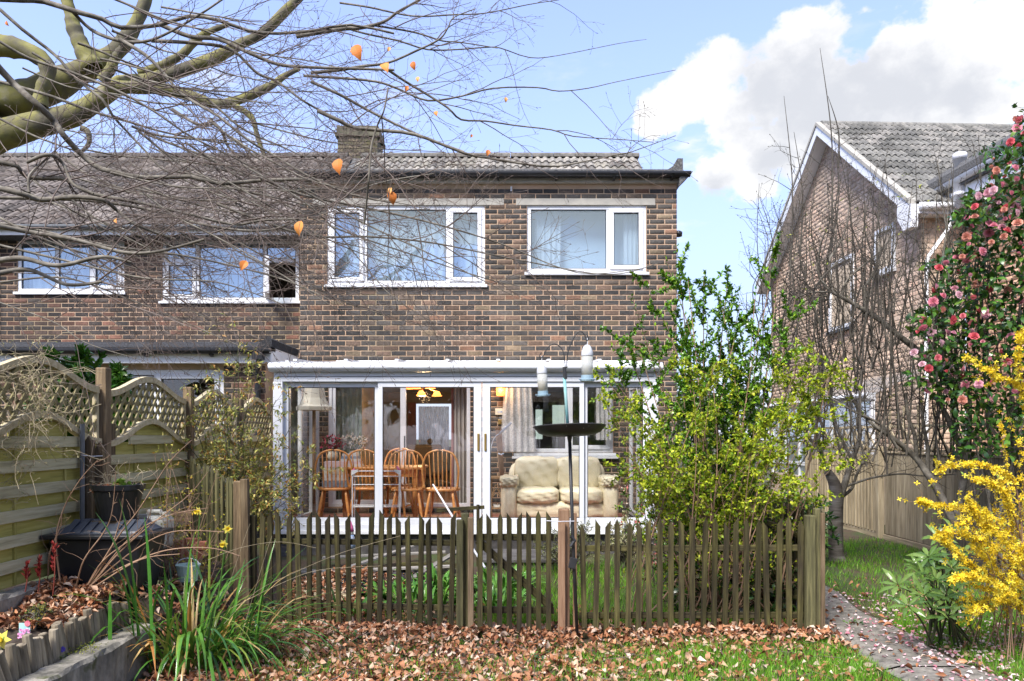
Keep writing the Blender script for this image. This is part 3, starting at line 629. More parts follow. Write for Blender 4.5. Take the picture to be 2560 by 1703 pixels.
# pitched roof of the terrace: ridge along X at y=15.4, z=7.36
RY, RZ, EYV, EZV = 15.4, 7.36, 11.93, 4.93
sl = Vector((0, RY-EYV, RZ-EZV)); SLEN = sl.length
TILE_MAIN = [(.19,.182,.17),(.24,.23,.215),(.155,.148,.14),(.275,.262,.24),(.13,.123,.116),(.21,.20,.175)]
TILE_LEFT = [(.125,.11,.104),(.165,.146,.136),(.10,.09,.085),(.20,.18,.168),(.142,.123,.113)]
m = MB(); m.prism([(12.2, 5.12), (RY, RZ-.03), (2*RY-EYV, EZV-.03), (2*RY-EYV, EZV-.15), (12.2, 5.0)], 'x', HX0, HX1+.16)
roof = m.build('roof', 'felt', house)
def roofp(y): return EZV+(y-EYV)*(RZ-EZV)/(RY-EYV)
tile_roof(roof, (HX0, EYV, EZV), (1, 0, 0), sl, HX1+.2-HX0, SLEN-.05, TILE_MAIN, 300, lambda p: p.y > 14.0, clip=lambda p: p.y > 12.4)
def ridge_tiles(parent, x0, x1, material_cols):
    me = None
    x = x0
    while x < x1-.1:
        mb = MB(); r = .115; prof = [(RY+r*math.cos(a), RZ-.02+r*.85*math.sin(a)) for a in np.linspace(-.15, math.pi+.15, 9)]
        if me is None:
            mb.prism([(p-RY, q-RZ) for p, q in prof], 'x', 0, .435); me = mb.mesh('ridge_tile', col=material_cols); me.materials.append(MATS['tile'])
        mesh_obj('ridge_tile', me, None, parent, (x, RY, RZ+rng.uniform(-.004, .006))); x += .445
ridge_tiles(roof, HX0, HX1+.16, (.16, .155, .145))
# chimney on the ridge
m = MB(); m.box(-3.64, -2.81, 15.45, 16.1, 6.6, 7.80); m.box(-3.69, -2.76, 15.40, 16.15, 7.80, 7.88); m.box(-3.66, -2.79, 15.43, 16.12, 7.88, 8.02)
ch = m.build('chimney', 'chimney_old', roof)
for r in range(16):
    for i in range(4):
        pass
brick_wall_holes = []
def chimney_bricks():
    var = []
    for k in range(5):
        v, f = brick_mesh(None); mb = MB(); mb.add(v, f); me = mb.mesh('brick', col=np.array([(.10,.10,.06),(.13,.12,.08),(.07,.065,.05),(.16,.14,.10),(.09,.085,.045)][k])); me.materials.append(MATS['brick']); var.append(me)
    for r in range(11):
        u = -3.64-(PITCH/2 if r % 2 else 0)
        while u < -2.81:
            a, b = max(u+.006, -3.64), min(u+PITCH-.006, -2.81); u += PITCH
            if b-a < .05: continue
            mesh_obj('brick', var[int(rng.integers(0, 5))], None, roof, ((a+b)/2, 15.44, 6.98+r*COURSE)).scale = ((b-a)/BW, 1, 1)
chimney_bricks()
# sheer curtains behind the bedroom windows
drape('net_curtain', -2.70, -.45, 3.82, 4.96, FY+.20, 'sheer', folds=16, amp=.018, label='white net curtain filling the wide three-light bedroom window of the middle house', cat='curtain')
drape('net_curtain', .34, .74, 4.0, 4.96, FY+.20, 'sheer', folds=5, amp=.018, label='white curtain at the left side of the two-light bedroom window', cat='curtain')
drape('net_curtain', 1.68, 1.93, 4.0, 4.96, FY+.20, 'sheer', folds=4, amp=.018, label='white curtain at the right side of the two-light bedroom window', cat='curtain')
drape('roller_blind', .26, 1.95, 4.0, 4.96, FY+.34, 'blind_blue', folds=2, amp=.004, label='pale blue blind drawn behind the two-light bedroom window', cat='blind')
# ================================================================== LEFT NEIGHBOUR
NY = 12.25
nh = thing('brick_house', 'brick terraced house on the left with tiled roof and flat-roofed black-edged extension', 'house', (-6.5, NY, 0))
NX0, NX1 = -11.4, HX0-.004
NWL = (-8.20, -6.42, 3.93, 4.80); NWR = (-5.80, -3.53, 3.78, 4.80)
wall_slab('wall', 'y', NY+.006, NY+.25, NX0, NX1, -.2, 4.86, [NWL, NWR], 'mortar', nh)
LEFTC = [(.052,.048,.047),(.070,.062,.058),(.095,.070,.059),(.135,.080,.063),(.17,.092,.068),(.15,.12,.088)]
brick_wall(nh, NX0, NX1, 2.85-1.5, 4.86, lambda u, z: Matrix.Translation((u, NY, z)), [NWL, NWR], LEFTC, [.33, .27, .2, .12, .06, .02], 300, lambda u, z: 2.84 < z < 3.78 and u > -8.6)
window(nh, *NWL, NY, [(-8.20, -7.55, 3.93, 4.80, 'fixed'), (-7.55, -6.98, 3.93, 4.80, 'fixed'), (-6.98, -6.42, 3.93, 4.80, 'sash')])
window(nh, *NWR, NY, [(-5.80, -5.22, 4.46, 4.80, 'fixed'), (-5.80, -5.22, 3.78, 4.46, 'sash'), (-5.22, -4.10, 3.78, 4.80, 'fixed'), (-4.10, -3.53, 4.46, 4.80, 'fixed'), (-4.10, -3.53, 3.78, 4.46, 'open')])
m = MB(); m.box(NX0, NX1, EYV-.03, NY+.02, 4.80, 4.825); m.box(NX0, NX1, EYV-.04, EYV-.015, 4.78, 4.93); m.build('fascia', 'white_dirty', nh)
gutter('gutter', NX0, NX1+.05, EYV-.10, 4.92, 'grey_plastic', nh)
m = MB(); m.prism([(EYV-.02, EZV-.06), (RY, RZ-.03), (2*RY-EYV, EZV-.03), (2*RY-EYV, EZV-.15), (EYV, EZV-.15)], 'x', NX0, HX0-.001)
nroof = m.build('roof', 'felt', nh)
tile_roof(nroof, (NX0, EYV, EZV), (1, 0, 0), sl, HX0-NX0, SLEN-.05, TILE_LEFT, 300, lambda p: p.y < 14.3 and p.x > -9.6)
ridge_tiles(nroof, NX0, HX0-.2, (.12, .11, .105))
m = MB(); m.box(NX0, NX1, 13.7, 13.8, 2.8, 4.8); m.box(NX0, NX1, NY+.26, 13.7, 2.72, 2.8); m.build('bedroom_wall', 'interior', nh)
m = MB(); m.tube([(-8.56, NY-.06, 2.75), (-8.56, NY-.06, 4.75)], .05, 10); m.build('downpipe', 'brown_pipe', nh, smooth=True)
m = MB(); m.box(NX0, NX1-.0, 17.0, 17.2, -.2, 4.9); m.box(NX0, NX0+.2, NY+.25, 17, -.2, 4.9); m.build('side_wall', 'mortar', nh)
drape('net_curtain', -8.12, -6.5, 3.96, 4.78, NY+.2, 'sheer', folds=14, amp=.018, label='white net curtain in the leftmost upstairs window behind the branches', cat='curtain')
drape('roller_blind', -5.74, -4.14, 3.82, 4.78, NY+.3, 'blind_blue', folds=2, amp=.004, label='pale blind drawn in the left house window with the open casement', cat='blind')
# extension: brick box, white fascia, felt edge, black gutter and downpipe
XY = 9.9; XTOP = 2.52
EXW = (-5.50, -3.86, .4, 2.44)
wall_slab('extension_wall', 'y', XY+.006, XY+.25, NX0, HX0-.16, -.2, XTOP, [EXW], 'mortar', nh)
brick_wall(nh, NX0, HX0-.16, XTOP-32*COURSE-.03, XTOP, lambda u, z: Matrix.Translation((u, XY, z)), [EXW], LEFTC, [.22, .22, .24, .18, .12, .02], 120, lambda u, z: z > 1.9 and u > -7.6)
m = MB(); m.box(HX0-.40, HX0-.16, XY+.25, NY, -.2, XTOP); m.build('extension_side_wall', 'mortar', nh)
def ext_side():   # brick return facing the middle house
    pass
m = MB(); m.box(NX0, HX0-.035, XY-.16, XY-.135, XTOP-.012, XTOP+.155); m.build('fascia', 'white_dirty', nh, bevel=.004)
m = MB(); m.box(HX0-.06, HX0-.030, XY-.134, FY+.02, XTOP-.012, XTOP+.21); m.build('fascia', 'white_dirty', nh, bevel=.004)
m = MB(); m.box(NX0, HX0-.06, XY-.134, NY, XTOP-.006, XTOP+.02); m.build('soffit', 'white_dirty', nh)
m = MB(); m.box(NX0, HX0-.06, XY-.134, NY-.003, XTOP+.10, XTOP+.19); m.build('flat_roof', 'felt_dark', nh)
m = MB(); m.prism([(XY-.185, XTOP+.15), (XY-.185, XTOP+.20), (XY-.10, XTOP+.275), (XY+.02, XTOP+.19), (XY+.02, XTOP+.15)], 'x', NX0, HX0-.03); m.build('felt_edge', 'felt_dark', nh)
m = MB(); m.prism([(HX0-.015, XTOP+.20), (HX0-.015, XTOP+.30), (HX0-.07, XTOP+.335), (HX0-.15, XTOP+.27), (HX0-.22, XTOP+.19)], 'y', XY-.185, FY-.003); m.build('felt_verge', 'felt_dark', nh)
gutter('gutter', NX0, HX0-.02, XY-.225, XTOP+.17, 'black_plastic', nh, r=.06, brackets=np.arange(NX0+.5, HX0-.3, .87))
m = MB(); m.box(HX0-.24, HX0-.11, XY-.28, XY-.17, XTOP+.03, XTOP+.12)
m.tube([(HX0-.175, XY-.225, XTOP+.06), (HX0-.175, XY-.22, XTOP-.06), (HX0-.20, XY-.16, XTOP-.16), (HX0-.235, XY-.07, XTOP-.22), (HX0-.24, XY-.055, XTOP-.30), (HX0-.24, XY-.055, -.1)], .036, 10); m.lathe([(.045, 0), (.045, .07)], (HX0-.24, XY-.055, XTOP-.36), 10)
m.build('downpipe', 'black_plastic', nh, smooth=False)
window(nh, *EXW, XY, [(-5.50, -4.78, 2.26, 2.44, 'fixed'), (-5.50, -4.78, .4, 2.26, 'fixed'), (-4.78, -3.86, .4, 2.44, 'sash')], sill=False, glass='glass', fr=.075)
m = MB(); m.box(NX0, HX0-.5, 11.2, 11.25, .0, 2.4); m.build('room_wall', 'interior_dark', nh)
# ================================================================== RIGHT HOUSE (gable towards us, flat-roofed wing in front)
rh = thing('brick_house', 'pale brick house on the right with white bargeboards and grey tiled gable roof', 'house')
PALE = [(.50,.395,.315),(.53,.43,.345),(.47,.37,.295),(.56,.46,.375),(.51,.38,.30)]
EZ, AZ, HS = 4.93, 7.38, 3.0      # eaves, apex, half span (local frame: x into the house, y away from the camera, origin under the near eaves corner)
GX = .28                          # gable wall plane
def gable_clip(u, z, hw): return z < EZ-.1+(min(u, 2*HS-u)-hw*.6)*(AZ-EZ)/HS-.05
GW1 = (2.15, 3.05, 3.5, 4.78); GW2 = (.85, 1.45, 4.22, 4.95)
def gp(u, z): return Matrix.Translation((GX, u, z)) @ Matrix.Rotation(R(-90), 4, 'Z')
gm = MB()
for x in (GX+.006, GX+.25):
    gm.add([(x, .15, -.2), (x, 2*HS-.15, -.2), (x, 2*HS-.15, EZ), (x, HS, AZ-.12), (x, .15, EZ)], [(0, 1, 2, 3, 4)])
gm.build('wall', 'mortar_pale', rh, fix=False)
brick_wall(rh, .15, 2*HS-.15, 1.2, AZ, gp, [GW1, GW2], PALE, [.3, .25, .2, .15, .1], 300, lambda u, z: u < 2.9 and 2.9 < z < 5.6, clip=gable_clip, jit=.10)
# front (camera-facing) wall between the gable corner and the wing
wall_slab('front_wall', 'y', .156, .3, GX+.05, .95, -.2, EZ, [], 'mortar_pale', rh)
brick_wall(rh, GX+.02, .95, 1.2, EZ, lambda u, z: Matrix.Translation((u, .15, z)), [], PALE, [.3, .25, .2, .15, .1], 60, lambda u, z: z > 3, jit=.10)
for (a, b, c, d), nm in ((GW1, 'window'), (GW2, 'window')):
    f = MB(); x0, x1 = GX-.03, GX+.10
    f.box(x0, x1, a, b, c, c+.07); f.box(x0, x1, a, b, d-.07, d); f.box(x0, x1, a, a+.07, c+.07, d-.07); f.box(x0, x1, b-.07, b, c+.07, d-.07)
    w = f.build(nm, 'upvc', rh, bevel=.005)
    g = MB(); g.box(GX+.012, GX+.018, a+.071, b-.071, c+.071, d-.071); g.build('pane', 'glass', w)
    g = MB(); g.box(GX+.03, GX+.04, a+.05, b-.05, c+.05, d-.05); g.build('blind', 'upvc', w)
    g = MB(); g.box(GX-.07, GX+.0, a-.03, b+.03, c-.05, c-.004); g.build('sill', 'black_plastic' if nm == 'window' and a > 2 else 'upvc', w)
# roof: two slopes, ridge along local x
m = MB(); m.prism([(0, EZ+.02), (HS, AZ), (2*HS, EZ+.02), (2*HS, EZ-.08), (HS, AZ-.13), (0, EZ-.08)], 'x', .06, 9.0); rroof = m.build('roof', 'felt', rh)
TILE_R = [(.145,.145,.14),(.18,.18,.172),(.115,.115,.11),(.21,.205,.195)]
rs = Vector((0, HS, AZ-EZ)); tile_roof(rroof, (.06, 0, EZ+.05), (1, 0, 0), rs, 8.7, rs.length-.06, TILE_R, 300, lambda p: p.x < 5.0, gauge=.285, w=.22)
rs2 = Vector((0, -HS, AZ-EZ)); tile_roof(rroof, (8.76, 2*HS, EZ+.05), (-1, 0, 0), rs2, 8.7, rs2.length-.06, TILE_R, 0, lambda p: False)
for k in range(18):
    mb = MB(); mb.prism([(HS+.10*math.cos(a), AZ+.0+.085*math.sin(a)) for a in np.linspace(-.1, math.pi+.1, 9)], 'x', .08+k*.45, .08+k*.45+.44); mb.build('ridge_tile', 'tile', rroof, col=(.20, .20, .19))
# bargeboards and soffits
for sgn in (1, -1):
    y0 = HS-sgn*(HS+.02); b = MB()
    b.prism([(y0, EZ-.15), (HS, AZ-.18), (HS, AZ-.005), (y0, EZ+.03)], 'x', .0, .035); b.build('bargeboard', 'upvc', rh)
    s = MB(); s.prism([(y0, EZ-.14), (HS, AZ-.16), (HS, AZ-.145), (y0, EZ-.125)], 'x', .036, GX); s.build('soffit', 'white_dirty', rh)
    t = MB(); t.prism([(y0, EZ+.035), (HS, AZ+.0), (HS, AZ+.065), (y0, EZ+.10)], 'x', -.02, .09); t.build('verge', 'concrete_lintel', rh)
b = MB(); b.prism([(-.06, EZ-.32), (.14, EZ-.32), (.30, EZ-.10), (.30, EZ+.1), (-.06, EZ+.02)], 'x', -.012, .10); b.build('box_end', 'upvc', rh)
m = MB(); m.box(.10, .62, -.06, .15, EZ-.12, EZ-.09); m.box(.10, .62, -.07, -.045, EZ-.12, EZ+.02); m.build('fascia', 'white_dirty', rh)
m = MB(); m.tube([(.10, -.11, EZ-.02), (.62, -.11, EZ-.02)], .055, 10); m.build('gutter', 'white_dirty', rh, smooth=True)
m = MB(); m.tube([(.60, -.10, EZ-.06), (.60, -.06, EZ-.28), (.34, .07, EZ-.72), (.32, .085, EZ-.80), (.32, .085, .0)], .036, 4); m.build('downpipe', 'white_dirty', rh)
m = MB(); m.lathe([(.085, 0), (.085, .72), (.095, .72), (.095, .80), (.07, .82)], (.66, -.16, EZ-.08), 14); m.lathe([(.09, 0), (.11, .01), (.11, .05), (.09, .06)], (.66, -.16, EZ+.10), 14); m.build('soil_pipe', 'chrome_white', rh, smooth=True)
# wing coming towards us
wy0 = -5.2
wm = MB(); wm.box(.97, 3.6, wy0, .15, -.2, 5.0); wm.build('wing_wall', 'mortar_pale', rh)
brick_wall(rh, wy0, .13, 1.2, 5.02, lambda u, z: Matrix.Translation((.955, u, z)) @ Matrix.Rotation(R(-90), 4, 'Z'), [], [(.46,.29,.20),(.50,.33,.235),(.42,.26,.18)], [.4, .4, .2], 150, lambda u, z: z > 4.1 and u > -2.6, jit=.1)
m = MB(); m.box(.62, 3.8, wy0-.2, .5, 5.17, 5.36); m.build('flat_roof', 'felt', rh)
m = MB(); m.prism([(.55, 5.30), (.55, 5.40), (.62, 5.50), (.80, 5.42), (.80, 5.30)], 'y', wy0-.25, .55); m.build('felt_edge', 'felt', rh)
m = MB(); m.box(.68, .72, wy0-.2, .3, 4.98, 5.29); m.box(.72, .97, wy0-.2, .15, 5.0, 5.02); m.build('fascia', 'white_dirty', rh)
m = MB(); m.tube([(.61, wy0-.2, 5.27), (.61, .3, 5.27)], .06, 10); m.build('gutter', 'upvc', rh, smooth=True)
rh.location = (5.85, 10.9, 0); rh.rotation_euler = (0, 0, R(2.5))
# low white garden room of the right house, seen through the bare shrub
gr = thing('garden_room', 'white-framed glazed garden room beyond the right-hand fence, half hidden by bare stems', 'garden room', (6.0, 12.5, 0))
m = MB()
for y in np.linspace(11.2, 15.4, 7): m.box(5.42, 5.48, y-.03, y+.03, 0, 2.1)
m.box(5.41, 5.49, 11.17, 15.43, 2.08, 2.2); m.box(5.41, 5.49, 11.2, 15.4, 1.0, 1.06); m.build('frame', 'upvc', gr)
m = MB(); m.box(5.44, 5.46, 11.2, 15.4, .8, 2.08); m.build('pane', 'glass_up', gr)
m = MB(); m.box(5.40, 5.5, 11.18, 15.4, 0, .8); m.build('dwarf_wall', 'mortar_pale', gr)
m = MB(); m.prism([(5.36, 2.2), (6.1, 2.55), (6.1, 2.5), (5.36, 2.14)], 'y', 11.1, 15.5); m.build('roof', 'polycarb', gr)
m = MB(); m.tube([(5.34, 11.1, 2.16), (5.34, 15.5, 2.16)], .05, 8); m.build('gutter', 'upvc', gr)
# ================================================================== CONSERVATORY
KY = 9.03; KX0, KX1 = -2.90, 1.78; KZ0, KZ1 = .40, 2.24
cv = thing('conservatory', 'white lean-to conservatory with sliding glass doors across the back of the middle house', 'conservatory', (-.5, KY, 0))
m = MB(); m.box(KX0+.02, KX1-.02, KY+.02, FY-.004, -.1, .385); m.build('base', 'slab_dark', cv)
# floor tiles
tmesh = None
for i in range(int((KX1-KX0)/.3)):
    for j in range(6):
        if tmesh is None:
            mb = MB(); mb.box(-.146, .146, -.146, .146, 0, .02); tmesh = mb.mesh('floor_tile'); tmesh.materials.append(MATS['quarry_tile'])
        mesh_obj('floor_tile', tmesh, None, cv, (KX0+.2+i*.3, KY+.24+j*.3, .386))
m = MB(); m.box(KX0, KX1, KY-.05, KY+.10, KZ0-.045, KZ0); m.build('threshold', 'white_dirty', cv, bevel=.004)
m = MB(); m.box(KX0, KX1, KY-.02, KY+.08, KZ0+.001, KZ0+.07); m.build('bottom_rail', 'upvc', cv, bevel=.004)
m = MB(); m.box(KX0+.002, KX1-.002, KY-.03, KY+.085, KZ1-.03, KZ1+.085); m.build('head_rail', 'upvc', cv, bevel=.005)
m = MB(); m.box(KX0+.05, KX1-.05, KY-.034, KY-.031, KZ1+.028, KZ1+.036); m.build('head_seam', 'grey_plastic', cv)
posts = [(PX(684, KY), PX(708, KY)), (KX1-.12, KX1)]
for a, b in posts:
    m = MB(); m.box(a, b, KY-.028, KY+.09, KZ0+.07, KZ1-.03); m.build('post', 'upvc', cv, bevel=.005)
px_m = lambda p: PX(p, KY)
leafs = [(px_m(708), px_m(947), 0), (px_m(945), px_m(1204), 1), (px_m(1206), px_m(1460), 1), (px_m(1458), KX1-.12, 0)]
for i, (a, b, fr_) in enumerate(leafs):
    y0 = KY-.012 if fr_ else KY+.030; y1 = y0+.036; t = .055
    ls, rs_ = (.058, .095) if i == 1 else ((.095, .055) if i == 2 else (.055, .055))
    d = MB(); d.box(a, b, y0, y1, KZ0+.072, KZ0+.15); d.box(a, b, y0, y1, KZ1-.095, KZ1-.031); d.box(a, a+ls, y0, y1, KZ0+.15, KZ1-.095); d.box(b-rs_, b, y0, y1, KZ0+.15, KZ1-.095)
    do = d.build('sliding_door', 'upvc', cv, bevel=.004)
    g = MB(); g.box(a+ls-.005, b-rs_+.005, y0+.014, y0+.019, KZ0+.145, KZ1-.09); g.build('pane', 'glass', do)
    k = MB()
    for q in ((a+ls, b-rs_, KZ0+.15, KZ0+.158), (a+ls, b-rs_, KZ1-.103, KZ1-.095)): k.box(q[0], q[1], y0+.003, y0+.013, q[2], q[3])
    for q in ((a+ls, a+ls+.008), (b-rs_-.008, b-rs_)): k.box(q[0], q[1], y0+.003, y0+.013, KZ0+.158, KZ1-.103)
    k.build('gasket', 'black_plastic', do)
    if i in (1, 2):
        hx = b-.020 if i == 1 else a+.020
        h = MB(); h.box(hx-.032, hx-.004, y0-.014, y0-.001, 1.37, 1.58) if i == 1 else h.box(hx+.004, hx+.030, y0-.014, y0-.001, 1.37, 1.58)
        h.build('handle', 'brass', do, bevel=.004)
# left end wall: glazed frames receding to the house
m = MB()
for y in (9.5, 10.05, 10.6, FY-.03): m.box(KX0, KX0+.05, y-.03, y+.03, KZ0, KZ1+.28)
m.box(KX0, KX0+.05, KY+.1, FY-.06, KZ0, KZ0+.07); m.box(KX0+.001, KX0+.049, KY+.1, FY-.06, KZ1-.02, KZ1+.05); m.build('end_frame', 'upvc', cv)
m = MB(); m.box(KX0+.022, KX0+.028, KY+.1, FY-.06, KZ0+.07, KZ1); m.build('end_pane', 'glass', cv)
m = MB()
for y in (9.7, 10.3, FY-.03): m.box(KX1-.05, KX1, y-.03, y+.03, KZ0, KZ1+.28)
m.box(KX1-.05, KX1, KY+.1, FY-.06, KZ0, KZ0+.07); m.box(KX1-.049, KX1-.001, KY+.1, FY-.06, KZ1-.02, KZ1+.05); m.build('end_frame', 'upvc', cv)
m = MB(); m.box(KX1-.028, KX1-.022, KY+.1, FY-.06, KZ0+.07, KZ1); m.build('end_pane', 'glass', cv)
# lean-to roof, rounded white eaves gutter
prof = [(KY+.04, KZ1+.09), (KY-.085, KZ1+.09)]+[(KY-.05-.075*math.cos(a), KZ1+.145+.055*math.sin(a)) for a in np.linspace(-.9, 1.45, 9)]+[(KY+.04, KZ1+.205)]
m = MB(); m.prism(prof, 'x', KX0-.04, KX1+.04); m.build('gutter', 'upvc', cv)
m = MB(); m.prism([(KY+.02, KZ1+.20), (KY+.02, KZ1+.225), (FY-.004, KZ1+.355), (FY-.004, KZ1+.33)], 'x', KX0+.0, KX1); m.build('roof_sheet', 'polycarb', cv)
for x in np.arange(KX0+.25, KX1, .62):
    b = MB(); b.prism([(KY+.0, KZ1+.226), (KY+.0, KZ1+.25), (FY-.005, KZ1+.375), (FY-.005, KZ1+.356)], 'x', x-.02, x+.02); b.build('glazing_bar', 'white_dirty', cv)
m = MB(); m.prism([(FY-.03, KZ1+.35), (FY-.003, KZ1+.35), (FY-.003, KZ1+.425), (FY-.03, KZ1+.40)], 'x', KX0+.3, KX1); m.build('flashing', 'white_dirty', cv)
# ---- sliding patio door of the house, kitchen window
pd = MB(); a, b, c, d = DOOR; y = FY+.02
pd.box(a, b, y, y+.09, c, c+.05); pd.box(a, b, y, y+.09, d-.05, d); pd.box(a, a+.05, y, y+.09, c+.05, d-.05); pd.box(b-.05, b, y, y+.09, c+.05, d-.05)
pdo = pd.build('patio_door', 'chrome_white', house, bevel=.003)
xm = PX(1009, FY)
s = MB(); s.box(a+.05, xm+.03, y+.02, y+.055, c+.051, c+.10); s.box(a+.05, xm+.03, y+.02, y+.055, d-.10, d-.051); s.box(a+.051, a+.10, y+.02, y+.055, c+.10, d-.10); s.box(xm-.055, xm+.03, y+.02, y+.055, c+.10, d-.10); so = s.build('door_leaf', 'chrome_white', pdo, bevel=.003)
g = MB(); g.box(a+.095, xm-.05, y+.035, y+.04, c+.095, d-.095); g.build('pane', 'glass_in', pdo)
h = MB(); h.box(xm+.0, xm+.018, y+.012, y+.02, 1.35, 1.55); h.build('handle', 'black_plastic', pdo)
iw = window(house, *INW, FY, [(INW[0], .82, INW[2], INW[3], 'fixed'), (.82, INW[1], INW[2], INW[3], 'sash')], glass='glass_in')
m = MB(); m.box(INW[0]-.06, INW[1]+.06, FY-.10, FY+.02, INW[2]-.085, INW[2]-.05); m.build('sill_board', 'upvc', house, bevel=.004)
# ================================================================== FENCES
def board(name, p0, p1, w, t, material, parent, up=(0, 0, 1), taper=None):
    """a board whose grain runs along its own x axis; w across (horizontal), t along up"""
    p0, p1 = Vector(p0), Vector(p1); d = p1-p0; L_ = d.length; d.normalize(); u = Vector(up)
    a = u.cross(d)
    if a.length < 1e-4: a = Vector((0, 1, 0)).cross(d)
    a.normalize(); u = d.cross(a).normalized()
    mb = MB(); mb.box(0, L_, -w/2, w/2, -t/2, t/2)
    o = mb.build(name, material, None, bevel=min(w, t)*.12); o.matrix_basis = Matrix.Translation(p0) @ Matrix((d, a, u)).transposed().to_4x4()
    if parent is not None: o.parent = parent; o.matrix_parent_inverse = parent.matrix_basis.inverted()
    return o
PICK = {}
def picket(parent, base, h, w, slant, facing=0., lean=0., material='wood_picket', name='picket', t=.018):
    """upright pale; slant 'l','r' (top cut on the skew) or 'p' (pointed); grain along local x, then stood up"""
    key = (round(h, 2), round(w, 3), slant, material, t)
    if key not in PICK:
        k = {'l': [(h, -w/2), (h-.055, w/2)], 'r': [(h-.055, -w/2), (h, w/2)], 'p': [(h-.05, -w/2), (h, 0), (h-.05, w/2)]}[slant]
        poly = [(0, -w/2)]+k+[(0, w/2)]; mb = MB(); n = len(poly)
        mb.add([(x, -t/2, y) for x, y in poly]+[(x, t/2, y) for x, y in poly], [tuple(range(n)), tuple(range(n, 2*n))[::-1]]+[(i, n+i, n+(i+1) % n, (i+1) % n) for i in range(n)])
        me = mb.mesh('picket'); bm = bmesh.new(); bm.from_mesh(me); bmesh.ops.recalc_face_normals(bm, faces=bm.faces); bm.to_mesh(me); bm.free(); me.materials.append(MATS[material]); PICK[key] = me
    o = bpy.data.objects.new(name, PICK[key])
    # local x -> up, local z -> along the fence
    o.matrix_basis = Matrix.Translation(base) @ Matrix.Rotation(facing, 4, 'Z') @ Matrix.Rotation(lean, 4, 'Y') @ Matrix(((0, 0, 1), (0, 1, 0), (1, 0, 0))).to_4x4()
    return link(o, parent)
def picket_run(label, A, B, n, h, zA, zB, zr_top, zr_bot, slants='lr', material='wood_picket', w=.039, rail_back=True, hj=.02):
    A, B = Vector(A), Vector(B); f = thing('picket_fence', label, 'fence', ((A.x+B.x)/2, (A.y+B.y)/2, 0), 'weathered picket fence runs around the inner garden')
    d = (B-A); ang = math.atan2(d.y, d.x); nrm = Vector((-math.sin(ang), math.cos(ang), 0))
    for zr in (zr_top, zr_bot):
        board('rail', A+nrm*.03+Vector((0, 0, zA+zr)), B+nrm*.03+Vector((0, 0, zB+zr)), .032, .045, material, f)
    for i in range(n):
        t = (i+.5)/n; p = A.lerp(B, t); p.z = zA+(zB-zA)*t+rng.uniform(-.012, .012)
        picket(f, p, h+round(float(rng.uniform(-hj, hj)), 2), w, slants[i % len(slants)], ang, rng.uniform(-.026, .026), material)
    return f
FYR = 5.72
run_left = picket_run('dark mossy picket fence between the thick left post and the gate', (PX(640, 6.0), 6.0, 0), (PX(1140, 5.78), 5.78, 0), 20, .91, .015, .03, .68, .17, 'lr')
def post(parent, px, Y, zb, zt, w, material, name='post', d=None, lean=0.):
    o = board(name, (PX(px, Y), Y, zb), (PX(px, Y)+lean, Y, zt), d or w, w, material, parent, up=(1, 0, 0)); return o
# posts of the left run
post(run_left, 598, 6.08, -.05, 1.18, .075, 'wood_post'); post(run_left, 618, 6.02, -.05, 1.20, .062, 'wood_post', lean=-.02); post(run_left, 633, 6.06, -.05, .90, .05, 'wood_picket')
post(run_left, 1150, 5.75, -.05, .90, .055, 'wood_mossy'); post(run_left, 1163, 5.80, -.05, .945, .06, 'wood_mossy'); post(run_left, 1177, 5.73, -.05, .92, .045, 'wood_post')
gate = thing('picket_gate', 'small picket gate with a diagonal brace in the middle of the fence', 'gate', (PX(1290, FYR), FYR, 0))
A, B = Vector((PX(1190, 5.72), 5.72, 0)), Vector((PX(1386, 5.70), 5.70, 0))
for zr in (.765, .20): board('rail', A+Vector((0, .03, zr)), B+Vector((0, .03, zr)), .032, .05, 'wood_picket', gate)
board('brace', A+Vector((.01, .032, .74)), B+Vector((-.02, .032, .22)), .030, .055, 'wood_picket', gate)
for i in range(8):
    t = (i+.4)/8; p = A.lerp(B, t); p.z = .005; picket(gate, p, [.94, .945, .95, .955, .955, .965, .97, .96][i], .040, 'rlpl'[i % 4] if i % 4 != 2 else 'p', 0, rng.uniform(-.012, .012))
run_right = picket_run('dark mossy picket fence right of the gate, reaching to the concrete path', (PX(1448, 5.70), 5.70, 0), (PX(2040, 5.70), 5.70, 0), 22, .90, .0, .005, .68, .16, 'plrp', w=.040)
post(run_right, 1404, 5.66, -.05, .90, .055, 'wood_new', d=.03); post(run_right, 1410, 5.74, -.05, .985, .085, 'wood_new'); post(run_right, 1437, 5.76, -.05, .95, .03, 'wood_new')
post(run_right, 2024, 5.70, -.05, .94, .07, 'wood_mossy'); post(run_right, 2043, 5.72, -.05, .99, .05, 'wood_mossy'); post(run_right, 2057, 5.68, -.05, .96, .028, 'wood_post')
run_back = picket_run('picket fence running back from the path towards the house behind the shrubs', (2.40, 5.85, 0), (2.36, 8.9, 0), 32, .95, .02, .12, .70, .18, 'p')
run_side = picket_run('brown pointed picket fence behind the black storage box, running back to the panel fence', (-2.95, 6.75, 0), (PX(585, 6.1), 6.12, 0), 10, .94, .42, .25, .68, .2, 'p', 'wood_mossy', w=.044)
for (px_, yy_, pt) in ((222, 5.44, 1090), (250, 5.50, 1102)):
    q_ = at(px_, pt, yy_); picket(run_side, Vector((q_.x, q_.y, .3)), round(q_.z-.3, 2), .062, 'p', R(-8), 0, 'wood_post')
post(run_side, 231, 5.47, .3, 1.52, .03, 'wood_post'); post(run_side, 272, 5.9, .3, 1.65, .075, 'wood_post')
b = MB(); b.tube([at(206, 1060, 5.40), at(206, 1300, 5.40)], .017, 8); b.build('metal_pole', 'grey_plastic', run_side)
